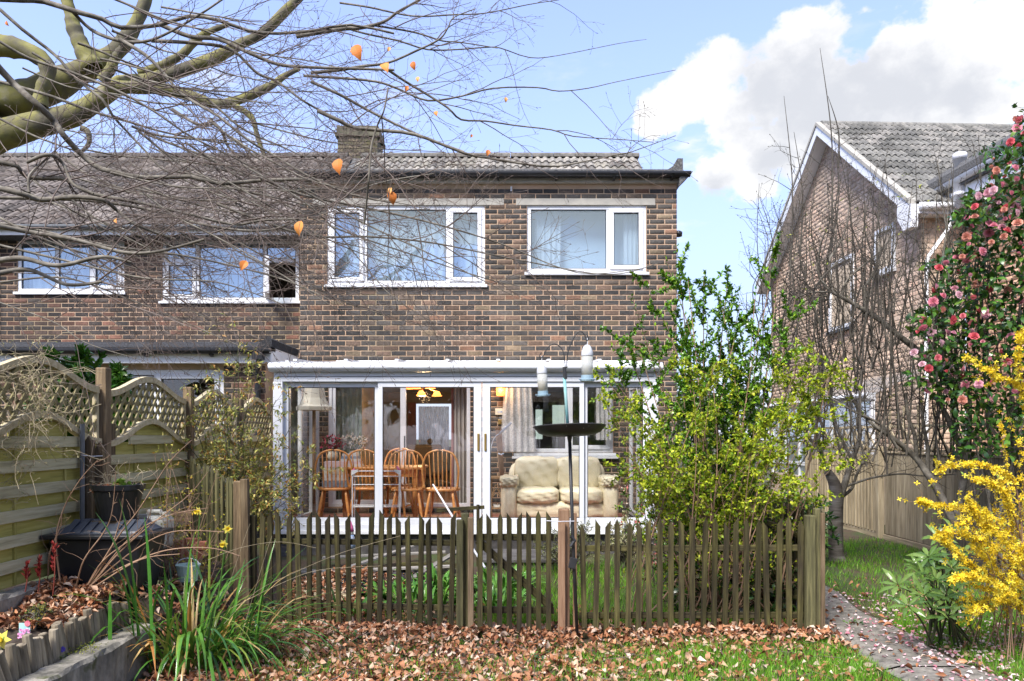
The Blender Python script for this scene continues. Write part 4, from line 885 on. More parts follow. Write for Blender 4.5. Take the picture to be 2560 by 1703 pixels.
wire = MB(); wire.tube([at(204, 1138, 5.38), at(232, 1141, 5.40), at(256, 1140, 5.46)], .003, 5); wire.build('wire', 'chrome_white', run_side)
# wavy-topped panel fence with trellis along the left boundary (plane x = PFX)
PFX = -3.20
ycuts = [4.25, 5.76, 7.28, 8.62, 9.86]
def cap_curve(y0, y1, lo, hi, n=22):
    return [(y0+(y1-y0)*i/n, lo+(hi-lo)*(.5-.5*math.cos(2*math.pi*i/n))) for i in range(n+1)]
PN = ['panel nearest the camera, at the left edge', 'second panel, beside the evergreen bush', 'third panel, behind the bamboo-like shrub', 'last panel, next to the white conservatory']
for k in range(4):
    y0, y1 = ycuts[k]+.055, ycuts[k+1]-.055; zb = .60 if k == 0 else .45; lo, hi = 1.53-.02*k, 1.72-.02*k
    fp = thing('panel_fence', 'wavy-topped board fence with trellis: '+PN[k], 'fence', (PFX, (y0+y1)/2, 0), 'wavy panels of the left boundary fence')
    cap = cap_curve(y0, y1, lo, hi)
    z = zb; i = 0
    while z < hi-.03:
        zt = z+.158
        # recessed wide board then proud narrow board
        ztop = lambda y: lo+(hi-lo)*(.5-.5*math.cos(2*math.pi*(y-y0)/(y1-y0)))-.04
        ys = [y0, y1]
        def span(zz):
            if zz < lo-.04: return (y0, y1)
            if zz > hi-.05: return None
            c = (zz+.04-lo)/(hi-lo); c = min(max(c, 0), 1); f = math.acos(1-2*c)/(2*math.pi); return (y0+f*(y1-y0), y1-f*(y1-y0))
        for (za, zc, xx, mt, tt) in ((z-.012, z+.10, PFX+.0, 'wood_green', .014), (z+.082, z+.158, PFX+.022, 'wood_board', .018)):
            sp = span(zc) if mt == 'wood_board' else span(zc-.045)
            if sp and sp[1]-sp[0] > .12:
                sgm = 2 if mt == 'wood_board' else 1
                bo = board('board', (xx, sp[0], (za+zc)/2), (xx, sp[1], (za+zc)/2+rng.uniform(-.004, .004)), tt, zc-za, mt, fp)
        z = zt
    for fy in (.31, .69):
        yy = y0+(y1-y0)*fy; zt = lo+(hi-lo)*(.5-.5*math.cos(2*math.pi*fy))-.05
        board('batten', (PFX+.010, yy, zb), (PFX+.010, yy, zt), .028, .02, 'wood_green', fp, up=(0, 1, 0))
    def capping(nm, pts, h, w, x, mtl):
        m = MB(); n = len(pts); v = []
        for (y, zz) in pts: v += [(x-w/2, y, zz-h), (x+w/2, y, zz-h), (x+w/2, y, zz), (x-w/2, y, zz)]
        f = [(4*i+a, 4*i+(a+1) % 4, 4*i+4+(a+1) % 4, 4*i+4+a) for i in range(n-1) for a in range(4)]+[(0, 1, 2, 3), tuple(4*(n-1)+a for a in (3, 2, 1, 0))]
        m.add(v, f); return m.build(nm, mtl, fp)
    capping('capping', cap, .045, .05, PFX+.015, 'wood_cap')
    # trellis above
    tlo, thi = lo+.40, hi+.37
    tcap = cap_curve(y0, y1, tlo, thi)
    capping('trellis_capping', tcap, .05, .045, PFX+.0, 'wood_cap')
    for yy in (y0+.018, y1-.018): board('trellis_stile', (PFX, yy, lo-.02), (PFX, yy, tlo-.02), .04, .03, 'wood_cap', fp, up=(0, 1, 0))
    top = lambda y: tlo+(thi-tlo)*(.5-.5*math.cos(2*math.pi*(y-y0)/(y1-y0)))-.045
    bot = lambda y: lo+(hi-lo)*(.5-.5*math.cos(2*math.pi*(y-y0)/(y1-y0)))
    for sg, xo in ((1, .009), (-1, -.009)):
        for c in np.arange(y0-.6, y1+.6, .105):
            # lath through (c, lo) at 52 degrees; walk it and keep the run between the two cappings
            pts = [(c+sg*s*.62, lo-.1+s*.79) for s in np.linspace(0, 1.1, 90)]
            ins = [p for p in pts if y0+.02 < p[0] < y1-.02 and bot(p[0])-.01 < p[1] < top(p[0])+.01]
            if len(ins) > 6: board('lath', (PFX+xo, *ins[0]), (PFX+xo, *ins[-1]), .012, .030, 'wood_lath', fp)
for k, yc in enumerate(ycuts[1:4]):
    fpst = board('fence_post', (PFX+.02, yc, .2), (PFX+.02, yc, 2.08-.05*k), .085, .085, 'wood_post', None, up=(0, 1, 0))
    tag(fpst, ['brown square fence post between the first and second wavy panels', 'rounded-top fence post between the second and third wavy panels', 'fence post between the third and last wavy panels near the downpipe'][k], 'fence post', None, None)
# close-board fence along the right boundary (plane x = RFX), trellis on top
RFX = 5.25
bn = [(10.56, 13.2, 'section beyond the post, with ribbed boards'), (7.35, 10.44, 'near section with flush boards behind the yellow shrub')]
for k, (y0, y1, txt) in enumerate(bn):
    cf = thing('closeboard_fence', 'tan close-board fence along the right: '+txt, 'fence', (RFX, (y0+y1)/2, 0), 'close-board sections of the right boundary fence')
    gb_z0, gb_z1 = .02+.1*(k == 0), .17
    board('gravel_board', (RFX, y0, .11), (RFX, y1, .10), .03, .13, 'wood_close', cf)
    y = y0; step = .105 if k else .10; top = 1.31
    while y < y1-.05:
        if k: board('board', (RFX+rng.uniform(-.003, .003), y+step/2, .18), (RFX, y+step/2, top), .016, step-.003, 'wood_close', cf, up=(0, 1, 0))
        else:
            board('board', (RFX, y+step/2, .18), (RFX, y+step/2, top-.03), .014, step-.004, 'wood_close', cf, up=(0, 1, 0)); board('cover_strip', (RFX-.022, y+step, .18), (RFX-.022, y+step, top-.03), .028, .03, 'wood_close', cf, up=(0, 1, 0))
        y += step
    board('capping', (RFX, y0, top+.012), (RFX, y1, top+.012), .05, .022, 'wood_close', cf)
    for zz in (1.36, 1.68): board('trellis_rail', (RFX, y0, zz), (RFX, y1, zz), .03, .035, 'wood_close', cf)
    for yy in np.arange(y0+.05, y1, .36):
        board('trellis_upright', (RFX, yy, 1.33), (RFX, yy, 1.95 if k else 1.7), .028, .03, 'wood_close', cf, up=(0, 1, 0))
        if yy+.36 < y1: board('trellis_brace', (RFX-.02, yy, 1.36), (RFX-.02, yy+.36, 1.68), .016, .028, 'wood_close', cf); board('trellis_brace', (RFX-.036, yy+.36, 1.36), (RFX-.036, yy, 1.68), .014, .028, 'wood_close', cf)
tag(board('fence_post', (RFX-.03, 10.5, -.1), (RFX-.03, 10.5, 1.40), .09, .09, 'wood_close', None, up=(0, 1, 0)), 'square post joining the two sections of the right close-board fence', 'fence post')
for i, y in enumerate(np.arange(7.6, 10.6, .42)):
    pass
# ================================================================== LEFT RAISED BED
def bed():
    # bed soil: hump between the concrete kerb and the log edging
    xs = np.linspace(-3.25, -2.60, 12); ys = np.linspace(3.0, 6.9, 40); X, Y = np.meshgrid(xs, ys)
    edge = -2.70+0*Y
    Z = .38+.13*sm(4.45, 4.85, Y)+.03*np.sin(Y*2)+.04*(X < -2.95)+.02*np.sin(X*19+Y*13); Z = np.where((X > edge+.0) & (Y < 4.95), Z-.045, Z)
    V = np.stack([X.ravel(), Y.ravel(), Z.ravel()], 1); n = 12
    q = [(j*n+i, j*n+i+1, (j+1)*n+i+1, (j+1)*n+i) for j in range(39) for i in range(11)]
    o = arrays_obj('bed_soil', V, np.array(q).ravel(), np.full(len(q), 4), 'soil', smooth=True); tag(o, kind='structure')
    # slope from the bed down to the lawn behind the wall end
    xs = np.linspace(-2.55, -2.0, 10); ys = np.linspace(4.85, 6.9, 20); X, Y = np.meshgrid(xs, ys); Z = .48*(1-sm(-2.52, -2.02, X))*sm(4.80, 5.05, Y)+gz(X, Y)+.004
    V = np.stack([X.ravel(), Y.ravel(), Z.ravel()], 1); n = 10
    q = [(j*n+i, j*n+i+1, (j+1)*n+i+1, (j+1)*n+i) for j in range(19) for i in range(9)]
    o = arrays_obj('bed_slope', V, np.array(q).ravel(), np.full(len(q), 4), 'soil', smooth=True); tag(o, kind='structure')
bed()
def rough_wall(name, p0, p1, w, zb, zt0, zt1, label):
    n = 30; p0, p1 = Vector(p0), Vector(p1); d = (p1-p0); nrm = Vector((-d.y, d.x)).normalized(); v = []; prof = 7
    for i in range(n+1):
        t = i/n; c = p0.lerp(p1, t); zt = zt0+(zt1-zt0)*t
        sec = [(-w/2, zb), (-w/2, zb+(zt-zb)*.5), (-w/2, zt-.02), (-w/2+.02, zt), (w/2-.02, zt), (w/2, zt-.02), (w/2, zb+(zt-zb)*.5), (w/2, zb)]
        for (a, z) in sec:
            jj = rng.uniform(-.008, .008); v.append((c.x+nrm.x*(a+jj), c.y+nrm.y*(a+jj), z+rng.uniform(-.008, .006)))
    k = 8; f = [(i*k+j, i*k+j+1, (i+1)*k+j+1, (i+1)*k+j) for i in range(n) for j in range(k-1)]+[tuple(range(k)), tuple(range(n*k, n*k+k))[::-1]]
    mb = MB(); mb.add(v, f); o = mb.build(name, 'concrete', None); tag(o, label, 'wall'); return o
rough_wall('retaining_wall', (-2.485, 2.9), (-2.455, 4.93), .17, -.1, .285, .305, 'rough mossy concrete retaining wall under the log edging')
rough_wall('kerb_wall', (-3.13, 3.0), (-3.10, 5.1), .12, .2, .60, .585, 'low concrete kerb at the foot of the nearest fence panel')
# log-roll edging: each half-round log a piece
lg = thing('log_edging', 'curved edging of upright half-round logs on the concrete wall', 'edging', (-2.62, 4.3, .3))
lv = None
def log_at(x, y, zb, h, r, lean_y, lean_x):
    mb = MB(); mb.lathe([(r, 0), (r*1.02, h*.5), (r*.99, h-.006), (r*.93, h), (0, h)], (0, 0, 0), 10); o = mb.build('log', 'log', None); o.matrix_basis = Matrix.Translation((x, y, zb)) @ Matrix.Rotation(lean_y, 4, 'X') @ Matrix.Rotation(lean_x, 4, 'Y'); o.parent = lg; o.matrix_parent_inverse = lg.matrix_basis.inverted()
for i in range(22):
    t = i/21; y = 4.93-t*1.10; x = -2.575-.02*math.sin(t*3); log_at(x, y, .265, .20+rng.uniform(-.022, .022), .0245, .14+.10*math.sin(i*1.7), -.04+.05*math.cos(i*2.3))
for i in range(9):
    t = i/8; log_at(-2.585+.004*i, 3.80-.05*i, .255-.008*i, .215, .027, .34+.02*i, -.04)
m = MB(); m.box(-2.97, -2.58, 5.03, 5.06, .37, .45); tag(m.build('timber_edging', 'wood_picket', None), 'dark timber edging board lying between leaves in the raised bed', 'edging')
lg2 = thing('log_edging', 'short dark run of upright log edging in front of the black storage box', 'edging', (-2.75, 5.2, .3)); lg = lg2
for i in range(8): log_at(-2.98+.052*i, 5.22-.004*i, .30, .18+rng.uniform(-.02, .02), .026, .05, .04)
# ================================================================== BOX, POT, CAN on the bed
sb = thing('storage_box', 'large black plastic storage box with a ribbed lid standing in the raised bed', 'box', (-2.68, 5.45, .40))
x0, x1, y0, y1 = PX(118, 4.98), PX(352, 4.98), 4.98, 5.36
m = MB(); a, t = .05, 0
m.add([(x0+a, y0+a, .42), (x1-a, y0+a, .42), (x1-a, y1-a, .42), (x0+a, y1-a, .42), (x0, y0, .86), (x1, y0, .86), (x1, y1, .86), (x0, y1, .86)], [(0,3,2,1),(4,5,6,7),(0,1,5,4),(1,2,6,5),(2,3,7,6),(3,0,4,7)]); m.build('body', 'black_plastic', sb, bevel=.02)
m = MB(); m.box(x0-.035, x1+.035, y0-.035, y1+.03, .855, .885); m.build('rim', 'black_plastic', sb, bevel=.008)
m = MB(); i_ = .10
m.add([(x0+.02, y0+.0, .885), (x1-.02, y0+.0, .885), (x1-.02, y1, .885), (x0+.02, y1, .885), (x0+i_, y0+.14, .955), (x1-i_, y0+.14, .955), (x1-i_, y1-.10, .965), (x0+i_, y1-.10, .965)], [(0,3,2,1),(4,5,6,7),(0,1,5,4),(1,2,6,5),(2,3,7,6),(3,0,4,7)]); lid = m.build('lid', 'lid_grey', sb, bevel=.012)
for k in range(7):
    xx = x0+.10+k*.068+(.04 if k > 3 else 0); m = MB(); m.add([(xx, y0+.012, .893), (xx+.045, y0+.012, .893), (xx+.045, y0+.14, .962), (xx, y0+.14, .962), (xx, y0+.02, .905), (xx+.045, y0+.02, .905), (xx+.045, y0+.145, .974), (xx, y0+.145, .974)], [(0,3,2,1),(4,5,6,7),(0,1,5,4),(1,2,6,5),(2,3,7,6),(3,0,4,7)]); m.build('rib', 'lid_grey', lid)
m = MB(); m.tube([(x0+.28, y1-.16, .96), (x0+.30, y1-.16, 1.0), (x0+.42, y1-.16, 1.0), (x0+.44, y1-.16, .96)], .014, 8); m.build('handle', 'lid_grey', lid, smooth=True)
pot = thing('plant_pot', 'round black plastic pot of dry stems and green leaves on the storage box', 'pot', (PX(296, 5.2), 5.2, .96)); pc = (PX(296, 5.2), 5.2, .965)
m = MB(); m.lathe([(.115, 0), (.16, .20), (.163, .205), (.172, .21), (.174, .245), (.166, .247), (.155, .205), (.15, .20)], pc, 28); m.build('body', 'black_plastic', pot, smooth=False)
m = MB(); m.lathe([(0, .21), (.155, .212)], pc, 20); m.build('soil', 'soil', pot)
m = MB(); m.box(pc[0]-.13, pc[0]+.13, pc[1]-.1, pc[1]+.1, .93, .964); tag(m.build('wooden_block', 'wood_post', None), 'brown wooden block under the black plant pot', 'block')
jc = thing('water_container', 'off-white plastic jerry can behind the black storage box', 'jerry can', (PX(385, 5.75), 5.75, .75)); jx, jy = PX(388, 5.75), 5.75
m = MB(); m.box(jx-.12, jx+.12, jy-.09, jy+.09, .68, .93); m.build('body', 'white_can', jc, bevel=.035)
m = MB(); m.tube([(jx-.06, jy, .925), (jx-.05, jy, .965), (jx+.04, jy, .965), (jx+.06, jy, .925)], .016, 8); m.build('handle', 'white_can', jc, smooth=True); m = MB(); m.lathe([(.028, 0), (.028, .03), (0, .03)], (jx+.085, jy, .93), 12); m.build('cap', 'white_can', jc)
gp_ = thing('grey_canister', 'smooth grey plastic canister lying beside the jerry can', 'canister', (PX(352, 5.62), 5.62, .8)); gx, gy = PX(355, 5.62), 5.62
m = MB(); m.lathe([(.0, 0), (.08, .01), (.10, .05), (.095, .14), (.07, .20), (.03, .225), (0, .23)], (gx, gy, .70), 20); m.build('body', 'grey_plastic', gp_, smooth=True); m = MB(); m.lathe([(.035, 0), (.035, .03), (0, .032)], (gx, gy, .925), 14); m.build('cap', 'grey_plastic', gp_)
board_ = board('plank', at(420, 1290, 5.9), at(480, 1292, 5.95), .03, .09, 'wood_post', None); tag(board_, 'short brown plank leaning flat against the side picket fence', 'plank')
for k in range(5):
    m = MB(); m.box(-.05, .05, -.035, .035, 0, .065); o = m.build('loose_brick', 'loose_red', None, bevel=.004, loc=at([455, 476, 500, 462, 490][k], [1372, 1366, 1374, 1392, 1396][k], 5.95)); o.rotation_euler = (0, 0, rng.uniform(-.5, .5))
    tag(o, ['red brick leftmost of the loose ones behind the strap-leaved clump', 'red brick second from left of the loose ones behind the clump', 'red brick rightmost of the loose ones behind the clump', 'red brick lower left of the loose ones behind the clump', 'red brick lower right of the loose ones behind the clump'][k], 'brick', 'loose red bricks by the side fence')
bk = thing('bucket', 'pale green plastic bucket half hidden behind the strap-leaved clump', 'bucket', at(470, 1440, 5.5)); c = at(470, 1452, 5.5)
m = MB(); m.lathe([(.065, 0), (.082, .11), (.088, .112), (.088, .122), (.079, .122), (.067, .02), (0, .02)], (c.x, c.y, c.z), 20); m.build('body', 'bucket_green', bk)
m = MB(); m.tube([(c.x+.083*math.cos(a), c.y, c.z+.118+.05*math.sin(a)) for a in np.linspace(.1, math.pi-.1, 10)], .003, 5); m.build('handle', 'chrome_white', bk)
# plant label in the bed
pl = thing('plant_label', 'small turquoise plant label with a pink flower picture in the bare soil', 'plant label', at(60, 1575, 4.15)); c = at(62, 1580, 4.15)
m = MB(); m.box(c.x-.032, c.x+.03, c.y-.0015, c.y+.0015, c.z-.01, c.z+.05); lb = m.build('card', 'card_teal', pl); lb.rotation_euler = (0, 0, 0)
m = MB(); m.lathe([(.0, 0), (.016, .0), (.016, .003), (0, .003)], (0, 0, 0), 14); o = m.build('round_badge', 'card_red', pl); o.location = (c.x+.018, c.y-.004, c.z+.048); o.rotation_euler = (R(90), 0, 0)
o.matrix_parent_inverse = pl.matrix_basis.inverted()
m = MB()
for k in range(26):
    q = c+Vector((rng.uniform(-.034, .03), rng.uniform(-.012, -.004), rng.uniform(-.03, .02))); s_ = .008; m.add([q+Vector((s_*math.cos(a+k), rng.uniform(-.003, .003), s_*math.sin(a+k))) for a in (0, 1.3, 2.5, 3.8, 5)], [(0, 1, 2, 3, 4)])
m.build('flower_picture', 'card_pink', pl)
# ================================================================== BIRD FEEDER STATION
FDY = 5.60
bf = thing('bird_feeding_station', 'tall black bird feeding pole with a round tray and two hooks by the gate', 'bird feeder', (PX(1438, FDY), FDY, 0))
m = MB(); m.tube([at(1443, 1590, FDY), at(1432, 1340, FDY), at(1424, 1096, FDY)], .0135, 10); m.build('pole', 'pole_black', bf, smooth=True)
m = MB(); m.tube([at(1420, 1075, FDY), at(1415, 1000, FDY), at(1411, 945, FDY)], .012, 10); m.build('upper_pole', 'teal_paint', bf, smooth=True)
m = MB(); m.tube([at(1413, 948, FDY), at(1411, 918, FDY)], .0145, 10); m.build('collar', 'pole_black', bf)
tc_ = at(1424, 1072, FDY)
m = MB(); m.lathe([(0, -.050), (.06, -.056), (.18, -.050), (.235, -.030), (.255, -.004), (.272, .012), (.278, .020), (.270, .022), (.25, .006), (.22, -.02), (0, -.03)], (0, 0, 0), 48); o = m.build('tray', 'tray', bf, smooth=True); o.location = tc_; o.rotation_euler = (R(-3.5), R(-1.4), 0)
o.matrix_parent_inverse = bf.matrix_basis.inverted()
m = MB(); m.lathe([(.013, -.1), (.02, -.06), (.06, -.058), (.0, -.056)], (tc_.x, tc_.y, tc_.z), 14); m.build('tray_bracket', 'pole_black', bf)
def spline(pts, n=40):
    pts = [np.array(p, float) for p in pts]; P = [pts[0]]+pts+[pts[-1]]; out = []
    for i in range(1, len(P)-2):
        for t in np.linspace(0, 1, max(2, n//(len(P)-3)), endpoint=False):
            a, b, c_, d = P[i-1], P[i], P[i+1], P[i+2]; out.append(.5*((2*b)+(-a+c_)*t+(2*a-5*b+4*c_-d)*t*t+(-a+3*b-3*c_+d)*t**3))
    out.append(P[-2]); return np.array(out)
hk = [at(1413, 920, FDY), at(1411, 895, FDY), at(1405, 873, FDY), at(1387, 860, FDY), at(1370, 868, FDY), at(1361, 885, FDY), at(1352, 896, FDY), at(1349, 890, FDY), at(1353, 882, FDY)]
m = MB(); m.tube(spline(hk), .0042, 6); m.build('hook', 'pole_black', bf, smooth=True)
hk = [at(1417, 920, FDY), at(1419, 885, FDY), at(1429, 855, FDY), at(1442, 833, FDY), at(1453, 829, FDY), at(1463, 840, FDY), at(1466, 852, FDY), at(1471, 848, FDY), at(1468, 838, FDY)]
m = MB(); m.tube(spline(hk), .0048, 6); m.build('hook', 'pole_black', bf, smooth=True)
m = MB(); c = at(1432, 1408, FDY-.03); m.box(-.028, .028, -.008, .008, -.04, .04); o = m.build('clamp_plate', 'pole_black', bf, bevel=.003); o.location = c; o.rotation_euler = (0, R(12), 0); o.matrix_parent_inverse = bf.matrix_basis.inverted()
m = MB(); m.tube([at(1428, 1340, FDY-.02), at(1436, 1352, FDY-.02), at(1427, 1366, FDY-.02)], .016, 7); m.build('twine', 'pole_black', bf)
m = MB(); m.tube([at(1366, 1302, FDY-.03), at(1400, 1304, FDY-.04), at(1436, 1303, FDY-.02)], .0035, 6); m.build('cable_tie', 'chrome_white', bf)
for (px, top, bot, w, tilt, label) in ((1358, 909, 991, 27, -3, 'smaller seed feeder with a pale cap on the left, lower hook'), (1468, 862, 953, 31, 0, 'larger clear seed feeder with a blue base on the right, higher hook')):
    c = at(px, bot, FDY); H_ = (bot-top)/FPX*FDY; r = w/2/FPX*FDY
    fd = thing('seed_feeder', label, 'bird feeder', c, 'hanging seed feeders')
    m = MB(); m.lathe([(r*.95, H_*.68), (r*.99, H_*.70), (r*.9, H_*.82), (r*.62, H_*.94), (r*.35, H_*.99), (0, H_)], c, 18); m.build('cap', 'feeder_cap', fd, smooth=True)
    m = MB(); m.lathe([(r*.93, H_*.12), (r*.93, H_*.69)], c, 18); m.build('tube', 'feeder_tube', fd, smooth=True)
    m = MB(); m.lathe([(0, H_*.13), (r*.85, H_*.13), (r*.85, H_*(.45 if px < 1400 else .22)), (0, H_*(.48 if px < 1400 else .23))], c, 14); m.build('seed', 'seed', fd)
    m = MB(); m.lathe([(0, 0), (r*1.15, .0), (r*1.2, H_*.05), (r*.98, H_*.06), (r*.98, H_*.16), (0, H_*.16)], c, 18)
    for k in range(4): a = k*math.pi/2+.5; m.tube([(c[0]+r*math.cos(a), c[1]+r*math.sin(a), c[2]+.01), (c[0]+r*1.6*math.cos(a), c[1]+r*1.6*math.sin(a), c[2]+.012)], .005, 6)
    m.build('base', 'feeder_blue', fd)
    m = MB(); hz = 890 if px < 1400 else 845; p2 = at(1360 if px < 1400 else 1468, hz, FDY); m.tube([(c[0], c[1], c[2]+H_), (c[0]+.004, c[1], (c[2]+H_+p2.z)/2), p2], .0028, 6); m.build('hanger', 'chrome_white', fd)
    # about its hanging point the whole feeder tilts slightly
    fd.rotation_euler = (0, R(tilt), 0)
# ================================================================== CLUTTER behind the picket fence
def slat(p0, p1, w, t, label, mtl='wood_grey'): tag(board('plank', p0, p1, w, t, mtl, None), label, 'plank', 'scrap timber lying by the conservatory')
G_ = lambda px, py, h=0.: (lambda Y: Vector((PX(px, Y), Y, EYE-(py-HY)/FPX*Y)))
slat((-2.1, 8.2, .20), (-.75, 8.35, .24), .09, .022, 'long grey slat lying highest in the scrap timber pile'); slat((-2.2, 7.7, .13), (-.62, 7.9, .16), .08, .022, 'long grey slat lying level across the scrap pile'); slat((-1.95, 7.5, .12), (-1.1, 8.5, .30), .07, .02, 'grey slat slanting up to the right across the scrap pile')
slat((-1.0, 7.45, .12), (-.60, 8.5, .24), .07, .02, 'short grey slat at the right end of the scrap pile'); slat((-2.0, 6.95, .06), (-1.45, 6.9, .06), .20, .05, 'pale wide board lying on the leaves behind the left fence', 'wood_cap'); slat((-2.3, 8.05, .10), (-1.5, 7.35, .16), .06, .02, 'grey slat slanting down to the right at the left of the pile')
slat((-1.25, 6.9+1.1, .16), (-.55, 8.0, .15), .05, .05, 'dark square rail lying behind the gate post', 'wood_picket')
def sheet():
    n = 16; v = []
    for j in range(n+1):
        for i in range(n+1):
            x = -1.75+i/n*.95; y = 7.0+j/n*.9; v.append((x, y, float(gz(x, y))+.03+.09*abs(math.sin(i*.9+j*.5))*math.exp(-((i-8)**2+(j-8)**2)/60)+.02*math.sin(i*2.1-j*1.7)))
    f = [(j*(n+1)+i, j*(n+1)+i+1, (j+1)*(n+1)+i+1, (j+1)*(n+1)+i) for j in range(n) for i in range(n)]
    mb = MB(); mb.add(v, f); tag(mb.build('plastic_sheet', 'polythene', None, smooth=True, fix=False), 'crumpled shiny black plastic sheet lying by the scrap timber', 'sheet')
sheet()
m = MB(); m.box(-.30, .45, 8.05, 8.75, .02, .17); m.box(-.34, .49, 8.02, 8.78, .17, .21); tag(m.build('stone_step', 'slab_dark', None, bevel=.008), 'dark stone step in front of the conservatory centre doors', 'step')
stick = MB(); stick.tube([at(1083, 1212, 8.6), at(1134, 1296, 7.2), at(1213, 1420, 6.4)], .010, 7); tag(stick.build('white_stick', 'chrome_white', None), 'thin white cane leaning across behind the gate post', 'stick')
bd = board('plank', at(1092, 1276, 8.3), at(1211, 1268, 8.3), .03, .04, 'wood_picket', None); tag(bd, 'dark narrow rail standing crosswise behind the gate post', 'plank')
bd2 = board('stake', at(1195, 1262, 8.28), at(1195, 1420, 8.28), .03, .035, 'wood_picket', None, up=(1, 0, 0)); tag(bd2, 'dark upright stake that carries the narrow cross rail', 'stake')
gn = thing('garden_ornament', 'small pink, white and blue ornament standing by the conservatory sill', 'ornament', at(876, 1370, 8.7)); c = at(876, 1372, 8.7)
m = MB(); m.lathe([(.05, 0), (.06, .05), (.05, .13), (.035, .17), (0, .175)], c, 14); m.build('body', 'blue_paint', gn, smooth=True)
m = MB(); m.lathe([(.035, .155), (.04, .19), (.03, .22), (0, .235)], c, 14); m.build('head', 'cream', gn, smooth=True); m = MB(); m.lathe([(.045, .205), (.035, .25), (.018, .30), (0, .34)], c, 14); m.build('hat', 'pink_plastic', gn, smooth=True)
# ================================================================== INSIDE THE CONSERVATORY
FZ = .407
def turned(mb, p0, p1, r):
    p0, p1 = Vector(p0), Vector(p1); ts = [0, .08, .2, .24, .28, .32, .36, .55, .8, 1]; rr = [.62, .8, 1.05, .75, 1.1, .75, 1.1, 1.15, .95, .7]
    mb.tube([p0.lerp(p1, t) for t in ts], [r*k for k in rr], 8)
def windsor(label):
    """hoop-back chair facing +y locally (its back towards -y), seat at .45"""
    c = thing('dining_chair', label, 'chair', (0, 0, 0), 'pine hoop-back dining chairs in the conservatory')
    m = MB(); n = 22; out = []
    for k in range(n):
        a = 2*math.pi*k/n; rx = .225*(1+.06*math.sin(a)); out.append((rx*math.copysign(abs(math.cos(a))**.8, math.cos(a)), .205*math.copysign(abs(math.sin(a))**.8, math.sin(a))))
    m.prism(out, 'z', .435, .47); m.build('seat', 'pine', c, bevel=.012)
    hoop = [(-.205, -.17, .465), (-.225, -.19, .60), (-.23, -.205, .72), (-.205, -.22, .84), (-.145, -.235, .925), (0, -.245, .965), (.145, -.235, .925), (.205, -.22, .84), (.23, -.205, .72), (.225, -.19, .60), (.205, -.17, .465)]
    m = MB(); m.tube(spline(hoop, 44), .0135, 8); m.build('hoop', 'pine', c, smooth=True)
    for k in range(6):
        x = -.125+k*.05; top = .955-.55*(x*1.18)**2*4; m = MB(); q0 = Vector((x, -.165, .465)); q1 = Vector((x*1.12, -.24, min(top, .955)))
        m.tube([q0.lerp(q1, t) for t in (0, .18, .22, .26, .3, .5, .8, 1)], [.008, .009, .012, .008, .012, .009, .0075, .006], 6); m.build('spindle', 'pine', c, smooth=True)
    for sx in (-1, 1):
        for sy in (-1, 1):
            m = MB(); turned(m, (sx*.21, sy*.205, 0), (sx*.14, sy*.13, .44), .019); m.build('leg', 'pine', c, smooth=True)
        m = MB(); m.tube([(sx*.19, -.18, .16), (sx*.19, 0, .17), (sx*.19, .18, .16)], [.009, .013, .009], 6); m.build('stretcher', 'pine', c, smooth=True)
    return c
spots = [(PX(838, 9.75), 9.75, 8, 'pine hoop-back chair leftmost, with magazines seen through its back'), (PX(920, 9.80), 9.80, -4, 'pine hoop-back chair second from left, behind the clothes airer'),
         (PX(1020, 9.62), 9.62, 3, 'pine hoop-back chair just left of the rightmost one, partly behind the airer'), (PX(1107, 9.58), 9.58, -3, 'pine hoop-back chair rightmost, beside the grey curtain'),
         (PX(985, 10.3), 10.42, 170, 'pine hoop-back chair on the far side of the dining table')]
ch0 = windsor(spots[0][3])
for i, (x, y, rz, lab) in enumerate(spots):
    o = ch0 if i == 0 else copy_tree(ch0)
    o.location = (x, y, FZ); o.rotation_euler = (0, 0, R(rz)); o['label'] = lab
tb = thing('dining_table', 'pine dining table behind the row of hoop-back chairs', 'table', (-1.65, 10.2, FZ))
m = MB(); m.box(-2.35, -1.20, 9.86, 10.62, 1.10, 1.135); m.build('tabletop', 'pine', tb, bevel=.01)
m = MB(); m.box(-2.28, -1.27, 9.92, 9.945, 1.0, 1.10); m.build('apron', 'pine', tb)
for (x, y) in ((-2.25, 9.96), (-1.3, 9.96), (-2.25, 10.52), (-1.3, 10.52)):
    m = MB(); turned(m, (x, y, FZ), (x, y, 1.10), .035); m.build('leg', 'pine', tb, smooth=True)
mg = thing('magazine_pile', 'pile of pastel boxes and magazines on the left end of the table', 'magazines', (-2.32, 9.99, 1.135))
for k in range(5):
    m = MB(); m.box(-2.20-.13+.01*k, -2.2+.17-.015*k, 9.93+.01*k, 10.13, 1.137+k*.035, 1.17+k*.035); m.build('magazine', ['card_pale', 'card_pinkish', 'card_pale', 'card_blue', 'card_pale'][k], mg)
bg_ = thing('paper_stack', 'patterned papers and bags stacked on the seat of the leftmost chair', 'papers', (PX(838, 9.75), 9.75, .9))
for k in range(4):
    m = MB(); m.box(PX(838, 9.75)-.16+.01*k, PX(838, 9.75)+.16-.012*k, 9.70, 9.90-.01*k, FZ+.472+k*.085, FZ+.552+k*.085); m.build('paper', ['card_blue', 'card_pale', 'card_cream', 'card_pinkish'][k], bg_)
